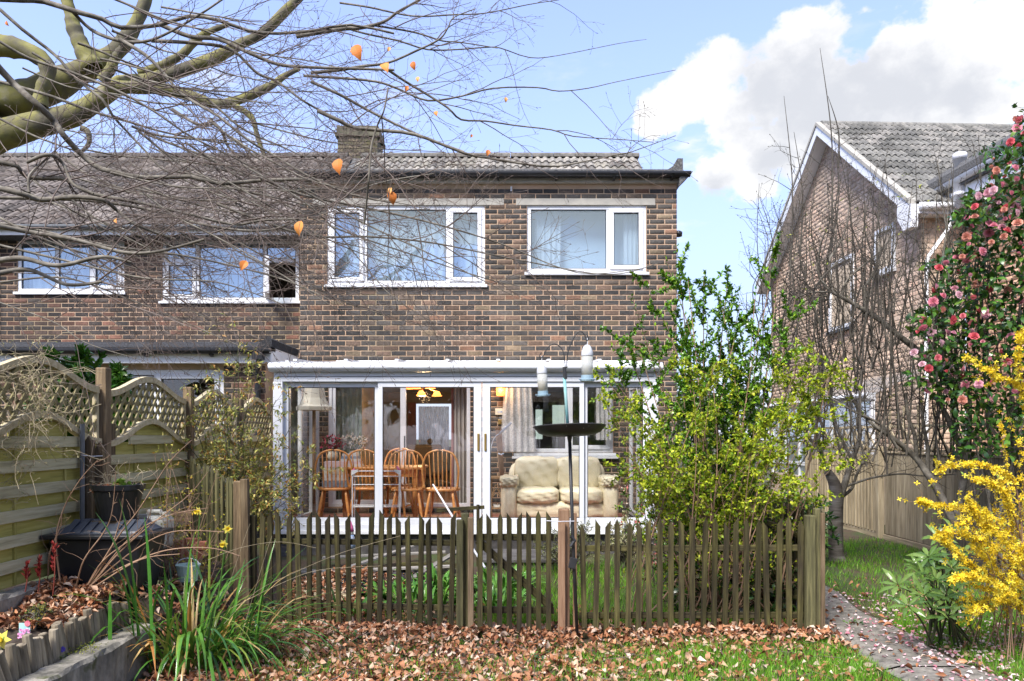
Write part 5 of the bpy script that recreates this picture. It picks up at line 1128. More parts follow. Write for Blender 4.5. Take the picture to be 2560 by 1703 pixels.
# standard lamp with a big cream shade
sl_ = thing('standard_lamp', 'standard lamp with a large flared cream shade at the left end of the conservatory', 'lamp', (PX(785, 9.75), 9.75, FZ)); lx, ly = PX(785, 9.75), 9.75
z0, z1 = PZ(1026, ly), PZ(968, ly)
m = MB(); m.lathe([(.235, 0), (.24, .045), (.20, .07), (.155, .16), (.13, z1-z0), (.127, z1-z0), (.15, .16), (.195, .068), (.23, .04)], (lx, ly, z0), 8); m.build('lamp_shade', 'cream', sl_)
m = MB(); m.tube([(lx, ly, FZ), (lx, ly, z1)], .022, 10); m.lathe([(.15, 0), (.15, .02), (.05, .05), (.02, .1)], (lx, ly, FZ), 18); m.build('stem', 'wood_new', sl_, smooth=True)
# clothes airer
ca = thing('clothes_airer', 'folded white clothes airer with pink corner caps behind the glass', 'airer', (PX(935, 9.3), 9.3, FZ)); ay = 9.32
L0, L1, T0, B0 = PX(881, ay), PX(1000, ay), PZ(1180, ay), FZ
m = MB()
for x in (L0, L1): m.tube([(x, ay, B0), (x, ay, T0)], .009, 8); m.tube([(x+.02*(1 if x == L0 else -1), ay+.05, B0), (x+.02*(1 if x == L0 else -1), ay+.05, T0-.03)], .007, 8)
m.build('leg_frame', 'chrome_white', ca)
for k, z in enumerate((T0+.01, T0-.055, T0-.16, T0-.42, T0-.44)):
    m = MB(); m.tube([(L0, ay, z), (L1, ay, z)], .006, 6); m.build('bar', 'chrome_white', ca)
for x, s_ in ((L0, 1), (L1, -1)):
    m = MB(); m.add([(x-.012*s_, ay-.015, T0-.05), (x+.07*s_, ay-.015, T0+.005), (x+.07*s_, ay-.015, T0+.03), (x-.012*s_, ay-.015, T0+.02), (x-.012*s_, ay+.015, T0-.05), (x+.07*s_, ay+.015, T0+.005), (x+.07*s_, ay+.015, T0+.03), (x-.012*s_, ay+.015, T0+.02)], [(0,1,2,3),(4,7,6,5),(0,4,5,1),(1,5,6,2),(2,6,7,3),(3,7,4,0)]); m.build('corner_cap', 'chrome_white', ca)
    m = MB(); m.tube([(x, ay, T0+.01), (x+.03*s_, ay, T0+.04)] if s_ > 0 else [(x, ay, T0+.01), (x-.04, ay, T0+.07)], .013, 8); m.build('pink_end', 'pink_plastic', ca, smooth=True)
tub = thing('tub', 'small turquoise tub on the conservatory floor by the airer', 'tub', (PX(925, 9.2), 9.2, FZ)); m = MB(); m.lathe([(.07, 0), (.085, .10), (.088, .11), (.078, .11), (.066, .01), (0, .01)], (PX(927, 9.2), 9.2, FZ), 18); m.build('body', 'teal_paint', tub); m = MB(); m.lathe([(.088, .085), (.092, .09), (.092, .11), (.088, .115)], (PX(927, 9.2), 9.2, FZ), 18); m.build('rim', 'teal_paint', tub)
# sofa
sf = thing('sofa', 'cream leather two-seat sofa behind the right-hand doors', 'sofa', (PX(1395, 9.95), 9.95, FZ))
sx0, sx1 = PX(1252, 9.75), PX(1545, 9.75); sy0, sy1 = 9.55, 10.35
def cushion(name, x0, x1, y0, y1, z0, z1, puff=.04, parent=sf, mtl='leather', nx=14, ny=8, nz=8, wr=.006):
    """a soft rounded box with wrinkles"""
    bm = bmesh.new(); bmesh.ops.create_cube(bm, size=2); bmesh.ops.subdivide_edges(bm, edges=bm.edges, cuts=9, use_grid_fill=True)
    for v in bm.verts:
        c = v.co.copy(); p = Vector([math.copysign(abs(t)**.75, t) for t in c]); l = (abs(c.x)**5+abs(c.y)**5+abs(c.z)**5)**.2; q = c/l
        b = 1+puff*(1-abs(c.x)*.8)*(1-abs(c.z)*.6)
        w = wr*(math.sin(c.x*9+c.z*7+x0*5)+math.sin(c.z*13-c.x*5)+.7*math.sin(c.x*17+c.y*11))
        v.co = Vector(((x0+x1)/2+q.x*(x1-x0)/2+w*.3, (y0+y1)/2+q.y*(y1-y0)/2*b+w, (z0+z1)/2+q.z*(z1-z0)/2+w*.6))
    me = bpy.data.meshes.new(name); bm.to_mesh(me); bm.free(); me.polygons.foreach_set('use_smooth', [True]*len(me.polygons)); return mesh_obj(name, me, mtl, parent)
mid = (sx0+sx1)/2
cushion('base', sx0+.08, sx1-.08, sy0+.06, sy1, FZ+.04, FZ+.30)
for a, b in ((sx0+.20, mid-.005), (mid+.005, sx1-.20)):
    cushion('seat_cushion', a, b, sy0+.0, sy1-.18, FZ+.26, FZ+.46, .05); cushion('back_cushion', a-.02, b+.02, sy1-.30, sy1+.0, FZ+.40, FZ+.86, .25, wr=.010)
for a, b in ((sx0, sx0+.22), (sx1-.22, sx1)):
    cushion('arm', a, b, sy0+.03, sy1-.05, FZ+.02, FZ+.56, .06); cushion('arm_pad', a-.015, b+.02, sy0-.01, sy1-.25, FZ+.48, FZ+.62, .03, wr=.009)
cushion('back', sx0+.10, sx1-.10, sy1-.12, sy1+.14, FZ+.05, FZ+.82)
# gooseneck reading lamp
rl = thing('reading_lamp', 'slim white gooseneck floor lamp left of the sofa', 'lamp', (PX(1227, 9.5), 9.5, FZ)); y = 9.5
m = MB(); m.lathe([(.11, 0), (.11, .018), (.02, .025)], (PX(1229, y), y, FZ), 20); m.build('base', 'chrome_white', rl)
m = MB(); m.tube(spline([at(1227, 1278, y), at(1226, 1180, y), at(1227, 1125, y), at(1236, 1095, y), at(1251, 1083, y)]), .006, 8); m.build('neck', 'chrome_white', rl, smooth=True)
m = MB(); m.tube([at(1249, 1085, y), at(1256, 1078, y), at(1278, 1057, y)], [.012, .018, .016], 10); m.build('head', 'chrome_white', rl, smooth=True)
# cane bundle, wicker table
cb = thing('cane_bundle', 'bundle of thin canes leaning in the corner by the grey brick wall', 'canes', (PX(1250, 10.6), 10.6, FZ)); 
for k in range(9):
    y = 10.72+.01*k; m = MB(); m.tube([at(1239+k*1.8, 1066+3*(k % 3), y), at(1258+k*.9, 1290, y)], .007, 6); m.build('cane', 'cane', cb)
m = MB(); m.tube([at(1246, 1134, 10.66), at(1253, 1137, 10.64), at(1259, 1134, 10.66)], .012, 6); m.build('tie', 'blue_paint', cb)
wt = thing('wicker_table', 'small wicker side table between the doors and the sofa', 'table', (PX(1240, 9.95), 9.95, FZ)); wx0, wx1 = PX(1228, 9.95), PX(1255, 9.95)
m = MB(); m.box(wx0-.02, wx1+.02, 9.8, 10.1, FZ+.57, FZ+.60); m.build('tabletop', 'wicker', wt, bevel=.006)
for (x, y) in ((wx0, 9.83), (wx1, 9.83), (wx0, 10.07), (wx1, 10.07)):
    m = MB(); m.tube([(x, y, FZ), (x, y, FZ+.57)], .012, 8); m.build('leg', 'wicker', wt)
m = MB(); m.box(wx0, wx1, 9.83, 10.07, FZ+.17, FZ+.19); m.build('shelf', 'wicker', wt)
m = MB()
for k in range(3): m.tube(spline([(wx0, 9.83, FZ+.30), ((wx0+wx1)/2, 9.83, FZ+.50-.06*k), (wx1, 9.83, FZ+.30)], 14), .006, 6)
m.build('arched_brace', 'wicker', wt)
m = MB(); m.box(wx0+.03, wx1-.03, 9.88, 10.0, FZ+.192, FZ+.215); tag(m.build('paperback', 'card_pale', None), 'pale book on the lower shelf of the wicker table', 'book')
# curtains, pictures, wall lamp
drape('lace_curtain', PX(1262, 10.85), PX(1327, 10.85), PZ(1130, 10.85), PZ(945, 10.85), 10.86, 'lace', folds=5, amp=.03, label='patterned lace curtain hanging on the left of the kitchen window', taper=.16)
drape('lace_curtain', PX(1490, 10.85), PX(1530, 10.85), PZ(1100, 10.85), PZ(945, 10.85), 10.86, 'lace', folds=4, amp=.03, label='patterned lace curtain on the right of the kitchen window behind the shrub')
drape('curtain', PX(1134, 11.3), PX(1178, 11.3), .5, 2.42, 11.32, 'curtain_grey', folds=5, amp=.035, label='long grey curtain at the right edge of the open patio door')
drape('curtain', PX(1128, 11.36), PX(1136, 11.36), .5, 2.42, 11.36, 'curtain_pink', folds=2, amp=.02, label='strip of dull pink curtain lining beside the grey curtain')
drape('curtain', PX(826, 11.3), PX(905, 11.3), .5, 2.42, 11.3, 'curtain_green', folds=7, amp=.03, label='greenish curtain behind the closed left pane of the patio door')
m = MB(); a = at(1238, 1021, 10.93); b = at(1262, 1037, 10.93); m.box(a.x, b.x, 10.925, 10.945, b.z, a.z); pc_ = m.build('picture', 'card_cream', None); tag(pc_, 'small cream picture of a ship on the brick wall beside the lace curtain', 'picture')
m = MB(); m.box(a.x+.035, b.x-.035, 10.921, 10.924, b.z+.03, b.z+.055); m.build('print', 'blue_paint', pc_)
m = MB(); a = at(1245, 1049, 10.93); b = at(1258, 1061, 10.93); m.box(a.x, b.x, 10.93, 10.947, b.z, a.z); sp = m.build('wall_switch', 'brass', None, bevel=.003); tag(sp, 'square brass light switch below the small picture', 'switch'); m = MB(); m.box((a.x+b.x)/2-.008, (a.x+b.x)/2+.008, 10.922, 10.93, (a.z+b.z)/2-.012, (a.z+b.z)/2+.012); m.build('rocker', 'brass', sp)
wl = thing('wall_lamp', 'lit orange wall lantern on the brick wall near the lace curtain', 'lamp', at(1251, 990, 10.9)); c = at(1251, 975, 10.86)
m = MB(); m.lathe([(.03, -.09), (.06, -.08), (.065, .07), (.03, .10)], c, 6); m.build('lantern', 'lamp_amber', wl); m = MB(); m.lathe([(.0, -.03), (.026, -.015), (.026, .025), (0, .04)], c, 10); m.build('bulb', 'lamp_glow', wl, smooth=True)
ld = bpy.data.lights.new('lantern_light', 'POINT'); ld.energy = 2.5; ld.color = (1, .55, .22); ld.shadow_soft_size = .05; lo = bpy.data.objects.new('lantern_light', ld); lo.location = (c.x, c.y-.11, c.z); link(lo, wl)
m = MB(); m.box(c.x-.07, c.x+.07, c.y-.07, c.y+.07, c.z+.10, c.z+.12); m.box(c.x-.02, c.x+.02, c.y+.02, FY-.003, c.z-.02, c.z+.02); m.build('bracket', 'brass', wl)
for (px, py, mt, lab) in ((993, 960, 'glass_blue', 'blue'), (1056, 961, 'glass_green', 'green'), (1108, 961, 'glass_pink', 'pink')):
    c = at(px, py, 9.2); bl = thing('glass_lantern', 'small '+lab+' glass lantern hanging behind the top of the sliding door', 'lantern', c, 'coloured hanging lanterns')
    m = MB(); m.lathe([(0, -.038), (.03, -.034), (.043, -.008), (.04, .012), (.026, .026), (.024, .03)], c, 16); m.build('globe', mt, bl, smooth=True); m = MB(); m.lathe([(.026, .028), (.026, .05), (0, .052)], c, 12); m.tube([(c.x, c.y, c.z+.05), (c.x, c.y, KZ1)], .002, 5); m.build('cap', 'chrome_white', bl)
# dining room beyond: chandelier, far window with a net, dark furniture
cl = thing('ceiling_lamp', 'brass ceiling lamp with lit petal-shaped amber shades in the dining room', 'lamp', at(1060, 985, 13.0)); cc_ = at(1060, 952, 13.0)
m = MB(); m.tube([cc_, (cc_.x, cc_.y, 2.55)], .012, 8); m.lathe([(.0, -.06), (.04, -.04), (.05, 0), (.02, .05)], cc_, 12); m.build('stem', 'brass', cl, smooth=True)
for (px, py) in ((1021, 967), (1076, 966), (1053, 984), (1092, 985), (1040, 966)):
    c = at(px, py, 13.0+.12*(py > 975)*-1); m = MB(); m.tube(spline([cc_, (Vector(c)+cc_)/2+Vector((0, 0, -.03)), Vector(c)+Vector((0, 0, .05))], 10), .008, 6); m.build('arm', 'brass', cl)
    m = MB(); m.lathe([(.025, .05), (.05, .03), (.075, -.02), (.095, -.04)], c, 7); m.build('lamp_shade', 'lamp_amber', cl); m = MB(); m.lathe([(0, -.03), (.025, -.015), (.02, .02), (0, .03)], c, 8); m.build('bulb', 'lamp_glow', cl, smooth=True)
ld = bpy.data.lights.new('ceiling_light', 'POINT'); ld.energy = 30; ld.color = (1, .66, .34); ld.shadow_soft_size = .12; lo = bpy.data.objects.new('ceiling_light', ld); lo.location = (cc_.x, cc_.y, cc_.z-.30); link(lo, cl)
drape('net_curtain', PX(1046, 16.95), PX(1122, 16.95), PZ(1180, 16.95), PZ(1016, 16.95), 16.98, 'lace', folds=9, amp=.03, label='white net curtain on the far window of the dining room', hem=.06)
drape('net_curtain', -2.4, PX(1040, 17.0), 1.28, 2.32, 17.04, 'curtain_pink', folds=8, amp=.03, label='dull red curtain beside the far dining room window')
ac = thing('armchair', 'dark armchair in front of the far net curtain in the dining room', 'armchair', (PX(1070, 15), 15, .46)); ax, ay_ = PX(1062, 14.8), 14.8
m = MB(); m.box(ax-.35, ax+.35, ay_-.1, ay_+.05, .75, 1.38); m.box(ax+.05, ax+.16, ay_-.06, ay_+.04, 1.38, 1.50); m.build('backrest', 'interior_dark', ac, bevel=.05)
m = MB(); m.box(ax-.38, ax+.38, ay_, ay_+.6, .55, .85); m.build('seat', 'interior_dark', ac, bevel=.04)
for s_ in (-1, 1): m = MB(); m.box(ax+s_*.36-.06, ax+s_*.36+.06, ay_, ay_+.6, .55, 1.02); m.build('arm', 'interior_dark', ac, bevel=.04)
# frosted kitchen door panels seen through the kitchen window, self-glowing as if lit from behind
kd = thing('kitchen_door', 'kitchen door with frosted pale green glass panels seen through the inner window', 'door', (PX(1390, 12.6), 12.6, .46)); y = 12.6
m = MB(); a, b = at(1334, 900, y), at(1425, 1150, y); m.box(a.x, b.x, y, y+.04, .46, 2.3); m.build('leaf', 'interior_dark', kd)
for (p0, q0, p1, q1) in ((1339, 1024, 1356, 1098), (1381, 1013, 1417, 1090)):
    a, b = at(p0, q0, y), at(p1, q1, y); m = MB(); m.box(a.x, b.x, y-.012, y-.004, b.z, a.z); m.build('frosted_pane', 'frost_glow', kd)
# flower arrangements on the sill of the patio door
def posy(name, label, c, n, r, cols, leafcols, spread=1.0):
    t = thing(name, label, 'flowers', c); c = Vector(c)
    m = MB(); m.lathe([(.05, 0), (.075, .06), (.06, .13), (.055, .13), (.06, .06), (0, .02)], c, 14); m.build('vase', 'card_cream', t, smooth=True)
    P = np.array(c)+np.array([0, 0, .26])+unit(n)*np.array([r, r*.6, r*.7])*(rng.uniform(.3, 1, (n, 1))**.5)
    base = leaf_base(.8, .2, .3); scatter_obj('blooms', base, P, unit(n), unit(n), rng.uniform(.03, .055, n), pick_cols(cols, n), 'petal', t)
    tubes_obj('stems', [(np.array([np.array(c)+[0, 0, .1], np.array(c)*.5+p*.5+np.array([0, 0, .08]), p]), .003) for p in P[:24]], 'twig_green', t, 4)
    return t
posy('flower_vase', 'crimson artificial flowers in a vase on the table, left of the cream ones', at(832, 1152, 10.3), 120, .17, [(.35, .02, .07), (.50, .08, .14), (.12, .02, .03)], None)
posy('flower_vase', 'cream drooping artificial flowers in a slatted planter on the table', at(885, 1150, 10.25), 110, .19, [(.62, .56, .45), (.50, .40, .32), (.68, .64, .56)], None)
# ================================================================== PLANTS: generators
def wander(p0, d0, L_, n=7, wob=.12, bend=(0, 0, 0)):
    """polyline of length L_ that wanders; bend is added to the direction over the length"""
    d = np.array(d0, float); d /= np.linalg.norm(d)+1e-9; p = np.array(p0, float); P = [p.copy()]; b = np.array(bend, float)/n
    for i in range(n):
        d = d+rng.standard_normal(3)*wob+b; d /= np.linalg.norm(d)+1e-9; p = p+d*L_/n; P.append(p.copy())
    return np.array(P)
def taper(n, r0, r1, k=1.0): return r0+(r1-r0)*np.linspace(0, 1, n)**k
def sample_line(P, t):
    i = t*(len(P)-1); k = min(int(i), len(P)-2); f = i-k; return P[k]*(1-f)+P[k+1]*f, (P[k+1]-P[k])/(np.linalg.norm(P[k+1]-P[k])+1e-9)
def spray(lines, n, tr, lr, rr, ang, plane=(0, 1, 0), jit=.25, wob=.10, bend=(0, 0, 0), seg=6, fade=.5):
    """side shoots, alternating left and right, roughly in the plane normal to `plane`; lines=[(P,r)]"""
    out = []; pl = np.array(plane, float)
    for P, r in lines:
        r = np.broadcast_to(r, (len(P),)); side = 1 if rng.random() < .5 else -1
        k = max(1, int(round(n*rng.uniform(.7, 1.3))))
        for t in np.sort(rng.uniform(tr[0], tr[1], k)):
            p, T = sample_line(P, t); S = np.cross(T, pl); S /= np.linalg.norm(S)+1e-9; a = R(rng.uniform(*ang)); side = -side
            d = T*math.cos(a)+S*side*math.sin(a)+rng.standard_normal(3)*jit
            L_ = rng.uniform(*lr)*(1-fade*t); rad = min(float(np.interp(t, np.linspace(0, 1, len(r)), r))*.75, rng.uniform(*rr))
            Q = wander(p, d, L_, seg, wob, bend); out.append((Q, taper(len(Q), rad, max(rad*.35, .0009))))
    return out
def px_line(pts, sc=1/2.7407, off=(0, 0), Y=5.0, dY=0., n=30, jit=0.):
    k = len(pts); P = []
    for i, (x, y) in enumerate(pts):
        yy = Y+dY*i/max(k-1, 1)+rng.uniform(-jit, jit); P.append(np.array(at(x*sc+off[0], y*sc+off[1], yy)))
    return spline(P, n)
def buds(lines, r, l, n=1):
    """slim pointed buds at the shoot tips"""
    out = []
    for P, _ in lines:
        for t in [1.0]+list(rng.uniform(.3, .95, n-1)):
            p, T = sample_line(P, min(t, .9999)); d = T+rng.standard_normal(3)*.15*(1 if t == 1.0 else 3); d /= np.linalg.norm(d)+1e-9
            out.append((np.array([p, p+d*l*.35, p+d*l]), np.array([r*.5, r, r*.15])))
    return out
def leaves_on(lines, per, size, tr=(.15, 1.0), spread=.7, up=.35):
    pos, dr, up_ = [], [], []
    for P, _ in lines:
        k = max(1, int(rng.poisson(per)))
        for t in rng.uniform(tr[0], tr[1], k):
            p, T = sample_line(P, min(t, .999)); d = T*.5+rng.standard_normal(3)*spread+np.array([0, 0, up*.3]); pos.append(p); dr.append(d); up_.append(np.array([0, 0, 1.])+rng.standard_normal(3)*.55)
    n = len(pos); return np.array(pos), np.array(dr), np.array(up_), rng.uniform(size[0], size[1], n)
# ================================================================== BEECH (boughs reach in from the left)
def beech():
    t = thing('beech_tree', 'big bare beech with mossy boughs and dense twigs reaching in from the left', 'tree', (-5.3, 6.2, 0))
    s = 1/2.7407; pr = lambda r, Y: r*s/FPX*Y
    def limb(pts, rads, Y, dY=0., n=40):
        P = px_line(pts, Y=Y, dY=dY, n=n); r = np.interp(np.linspace(0, 1, len(P)), np.linspace(0, 1, len(rads)), rads); k_ = np.arange(len(P)); wv = 1+.06*np.sin(k_*1.1+pts[0][0])+.05*np.sin(k_*.43+pts[0][1])+rng.uniform(-.035, .035, len(P)); return P, np.array([pr(q, Y) for q in r])*wv
    big = [limb([(-900, 1150), (-400, 1020), (-200, 1000), (0, 930), (250, 855), (500, 790), (680, 680), (830, 575), (1000, 555), (1250, 480), (1480, 395), (1650, 300), (1800, 230), (1950, 80), (2100, -60)], [150, 140, 130, 105, 88, 80, 68, 56, 48, 42, 38, 36, 36, 34, 26], 6.3, .3),
           limb([(-900, 1000), (-400, 760), (-200, 690), (0, 690), (200, 660), (420, 560), (600, 470), (760, 380), (880, 250), (960, 100), (1020, -60)], [150, 130, 115, 110, 112, 100, 82, 62, 50, 44, 40], 6.5, .2),
           limb([(640, 470), (570, 340), (510, 200), (480, 80), (440, -60)], [70, 58, 50, 40, 36], 6.45),
           limb([(-300, 300), (-100, 305), (60, 320), (200, 355), (310, 430), (325, 520), (290, 620), (270, 720)], [80, 75, 70, 62, 52, 47, 47, 52], 6.3),
           limb([(700, 560), (760, 470), (790, 400), (840, 330)], [40, 34, 30, 26], 6.3),
           limb([(800, 600), (960, 600), (1100, 610), (1300, 655), (1480, 715), (1650, 680), (1850, 590), (1950, 520), (2050, 470)], [48, 44, 40, 36, 34, 32, 28, 22, 14], 6.2, .4),
           limb([(950, 500), (1100, 450), (1250, 370), (1350, 270), (1450, 210), (1560, 170)], [26, 26, 28, 26, 22, 14], 6.5),
           limb([(1600, 720), (1720, 800), (1760, 920), (1790, 1010), (1830, 1090)], [22, 20, 17, 15, 12], 6.3),
           limb([(560, 880), (600, 900), (610, 980), (560, 1040)], [20, 18, 16, 10], 6.3)]
    trunk = (np.array([(-5.35, 6.3, -.1), (-5.3, 6.3, 1.0), (-5.25, 6.3, 2.4), (-5.15, 6.32, 3.4), (-4.9, 6.35, 4.0), (-4.4, 6.4, 4.3)]), np.array([.42, .36, .33, .31, .27, .2]))
    tubes_obj('trunk', [trunk], 'bark_moss', t, 14)
    parts_of('bough', big, 'bark_moss', t, 12)
    # knuckles on the boughs
    guides = []
    def g(pts, r0, r1, Y, dY=0., sc=s, off=(0, 0)):
        P = px_line(pts, sc=sc, off=off, Y=Y, dY=dY, n=34, jit=.05); guides.append((P, np.array([.78*q/FPX*Y*s for q in np.linspace(r0, r1, len(P))])))
    g([(-60, -10), (150, 0), (300, 10), (520, 80), (700, 130), (830, 190), (1100, 170), (1300, 110), (1500, 140), (1700, 210), (1900, 230), (2150, 210), (2400, 170), (2700, 230)], 26, 10, 4.6, .4)
    g([(480, 60), (620, 200), (780, 270), (920, 290), (1050, 270), (1200, 200), (1400, 80), (1560, -30)], 17, 9, 4.7)
    g([(820, 270), (1000, 380), (1120, 500), (1220, 620), (1330, 700), (1500, 800), (1700, 960), (1870, 1060), (2100, 1200), (2400, 1330), (2700, 1390)], 17, 7, 4.5, -.3)
    g([(-50, 20), (150, 200), (320, 330), (420, 420), (520, 540), (700, 680), (770, 790), (850, 880), (1000, 1040), (1100, 1150), (1260, 1230), (1500, 1340), (1800, 1420)], 17, 7, 4.4, .2)
    g([(-40, 430), (100, 580), (250, 710), (370, 830), (430, 920), (520, 1020), (640, 1130), (780, 1180), (1000, 1220), (1300, 1210), (1500, 1260), (1750, 1240), (2000, 1230), (2210, 1240)], 32, 15, 4.0, .3)
    g([(-40, 1110), (120, 1140), (190, 1220), (420, 1220), (520, 1270), (640, 1330), (850, 1370), (1050, 1410), (1300, 1470), (1500, 1520), (1650, 1540), (1800, 1510), (2100, 1500)], 22, 9, 3.9, .2)
    g([(-40, 1280), (150, 1330), (280, 1370), (500, 1350), (700, 1370), (800, 1440), (900, 1520), (1000, 1570), (1200, 1640)], 26, 12, 3.8, .2)
    g([(190, 1110), (330, 1060), (430, 1120), (500, 1260), (640, 1330)], 17, 12, 3.9); g([(200, 1320), (205, 1200), (330, 1080)], 12, 9, 3.9)
    g([(-40, 1540), (200, 1590), (500, 1640), (850, 1730), (1100, 1720), (1400, 1640)], 24, 10, 3.6); g([(-40, 1790), (150, 1770), (400, 1820), (700, 1760), (900, 1800)], 26, 12, 3.5); g([(-40, 1880), (200, 1850), (460, 1950), (700, 1930)], 24, 12, 3.5)
    g([(-60, 250), (200, 400), (500, 500), (800, 620), (1050, 760), (1300, 930), (1560, 1060), (1800, 1180), (2100, 1330)], 14, 6, 4.3, .3); g([(0, 560), (350, 660), (620, 760), (900, 840), (1100, 900), (1400, 960), (1700, 1000)], 14, 6, 5.0)
    g([(1080, 160), (1300, 250), (1500, 270), (1700, 360), (1900, 440), (2100, 460), (2400, 470), (2700, 480)], 20, 10, 4.9); g([(1040, 280), (1400, 300), (1600, 350), (1760, 500), (1900, 560), (2060, 680), (2200, 760), (2400, 860)], 16, 8, 5.0)
    g([(1450, 830), (1520, 900), (1560, 1000), (1640, 1080)], 18, 10, 5.6); g([(1180, 750), (1350, 850), (1480, 850)], 16, 9, 5.4)
    o2 = (850, 0)
    g([(-200, 500), (0, 480), (150, 455), (330, 430), (520, 350), (680, 270), (740, 190), (780, 120), (930, 60)], 15, 4, 5.2, 0, s, o2); g([(330, 480), (450, 560), (600, 650), (740, 740), (830, 820), (1000, 830), (1200, 860), (1450, 890), (1600, 935), (1900, 955), (2150, 975)], 12, 3, 5.3, .4, s, o2)
    g([(-250, 520), (0, 535), (250, 560), (400, 610), (600, 690), (830, 660), (1050, 605), (1350, 600), (1500, 625), (1700, 605), (1900, 560), (2300, 480)], 12, 2.5, 5.4, .4, s, o2); g([(-200, 560), (0, 650), (200, 760), (400, 860), (600, 950), (850, 1040)], 14, 8, 4.8, 0, s, o2)
    g([(-300, 250), (0, 200), (150, 190), (300, 150), (400, 80), (540, 0), (620, -60)], 20, 8, 5.4, 0, s, o2); g([(0, 180), (170, 230), (400, 280), (600, 340), (800, 340), (1000, 325), (1100, 330), (1300, 395), (1500, 380), (1900, 300), (2100, 270)], 9, 2, 5.5, .4, s, o2)
    g([(200, 170), (500, 220), (700, 280), (820, 290), (1080, 330)], 9, 4, 5.5, 0, s, o2); g([(0, 20), (200, 50), (500, 110), (800, 100), (1000, 90), (1300, 30), (1500, 0)], 9, 3, 5.6, 0, s, o2)
    g([(-150, 760), (0, 830), (120, 880), (420, 905), (600, 950), (850, 1050), (1000, 1080), (1300, 1130), (1450, 1140), (1560, 1130), (1900, 1060), (2000, 1040), (2300, 930)], 19, 3, 4.4, .2, s, o2)
    g([(330, 600), (300, 760), (260, 850), (215, 1000), (200, 1200), (185, 1350), (165, 1540)], 7, 11, 2.4, 0, s, o2)
    d_ = 1.0861; gg = lambda p, r0, r1, Y, dY=0.: g(p, r0, r1, Y, dY, d_, (0, 0))
    gg([(-30, 455), (180, 460), (330, 480), (480, 520), (620, 530), (720, 490), (860, 425), (1000, 400)], 16, 5, 4.2, .2); gg([(500, 470), (700, 540), (850, 545), (1000, 560), (1200, 600), (1400, 632), (1515, 606)], 12, 3, 4.4, .3); gg([(600, 410), (700, 450), (850, 480), (1000, 515), (1150, 560), (1330, 628), (1480, 618)], 13, 3, 4.3, .3)
    gg([(560, 380), (720, 480), (830, 600), (900, 680), (1000, 745)], 9, 2.5, 4.2); gg([(680, 430), (850, 520), (980, 580), (1100, 640), (1180, 680)], 9, 3, 4.3); gg([(430, 330), (600, 440), (760, 520), (960, 590), (1150, 650), (1250, 660)], 10, 3, 4.6)
    gg([(0, 650), (150, 640), (300, 690), (420, 740), (560, 800)], 9, 4, 4.0); gg([(-20, 690), (120, 740), (200, 790), (330, 830)], 7, 3, 4.0); gg([(100, 560), (300, 640), (450, 720), (600, 780)], 8, 3, 4.1); gg([(-20, 560), (150, 600), (330, 640), (500, 650), (650, 700)], 12, 4, 3.9); gg([(-20, 520), (200, 560), (430, 590), (640, 640), (760, 690)], 13, 4, 4.0)
    # more, strewn along the main flow: down to the right, levelling out
    for k in range(52):
        x, y = (rng.uniform(-60, 640), rng.uniform(-30, 520)) if k < 30 else (rng.uniform(-60, 620), rng.uniform(250, 640)); Y = rng.uniform(3.8, 6.0); ang = R(rng.uniform(8, 42)); L_ = rng.uniform(250, 620); pts = []
        for i in range(7):
            pts.append((x, y)); x += math.cos(ang)*L_/6; y += math.sin(ang)*L_/6; ang = ang*rng.uniform(.72, 1.05)+R(rng.uniform(-7, 5))
        g(pts, rng.uniform(6, 13), 3, Y, rng.uniform(-.3, .3), 1.0)
    parts_of('branch', guides, 'bark_grey', t, 6)
    l2 = spray(guides, 5.6, (.12, .98), (.35, 1.05), (.0026, .0050), (18, 48), jit=.16, wob=.11, bend=(.12, 0, -.12), seg=8, fade=.35)
    l2 = [q for q in l2 if q[0][:, 0].max() < 1.6]
    l3 = spray(l2, 4.4, (.15, .97), (.12, .42), (.0016, .0026), (25, 55), jit=.22, wob=.14, bend=(.1, 0, .05), seg=5, fade=.4)
    l4 = spray(l3, 1.6, (.2, .9), (.04, .14), (.0012, .0017), (30, 60), jit=.25, wob=.15, seg=3, fade=.2)
    tubes_obj('twigs', l2, 'twig', t, 4, kind='stuff'); tubes_obj('fine_twigs', l3+l4, 'twig', t, 3, kind='stuff')
    tubes_obj('buds', buds(l3, .0021, .020, 2)+buds(l2, .0026, .024, 1), 'twig', t, 4, kind='stuff')
    # the last withered leaves still hanging on
    bv, bf = leaf_fine(.62, .42)
    cols = [(.62, .20, .035), (.70, .28, .06), (.55, .17, .03), (.72, .38, .12)]
    spots = [(886, 136, 46, 3.6), (957, 178, 36, 3.7), (1031, 166, 24, 3.9), (1045, 200, 16, 4.0), (1020, 223, 16, 4.0), (1089, 286, 16, 3.9), (1222, 384, 18, 3.8), (975, 125, 14, 4.0), (846, 419, 44, 3.4), (753, 572, 40, 3.3), (973, 496, 38, 3.4), (978, 480, 22, 3.4), (616, 668, 32, 3.3), (291, 555, 18, 3.4), (1180, 341, 10, 4.0), (1265, 250, 14, 4.2), (15, 60, 14, 3.6)]
    for i, (px, py, sz, Y) in enumerate(spots):
        me = MB(); me.add(bv, bf); c = np.array(cols[i % 4]); m_ = me.mesh('leaf', col=c); m_.materials.append(MATS['dead_leaf'])
        o = bpy.data.objects.new('leaf', m_); L_ = sz/FPX*Y; d = Vector((rng.uniform(-.7, .7), rng.uniform(-.5, .5), -1)).normalized(); u = Vector((rng.uniform(-.4, .4), -1, rng.uniform(-.2, .4))); x = d.cross(u).normalized(); z = x.cross(d)
        o.matrix_basis = Matrix.Translation(at(px, py-sz*.5, Y)) @ Matrix((x, d, z)).transposed().to_4x4() @ Matrix.Scale(L_, 4); link(o, t)
beech()
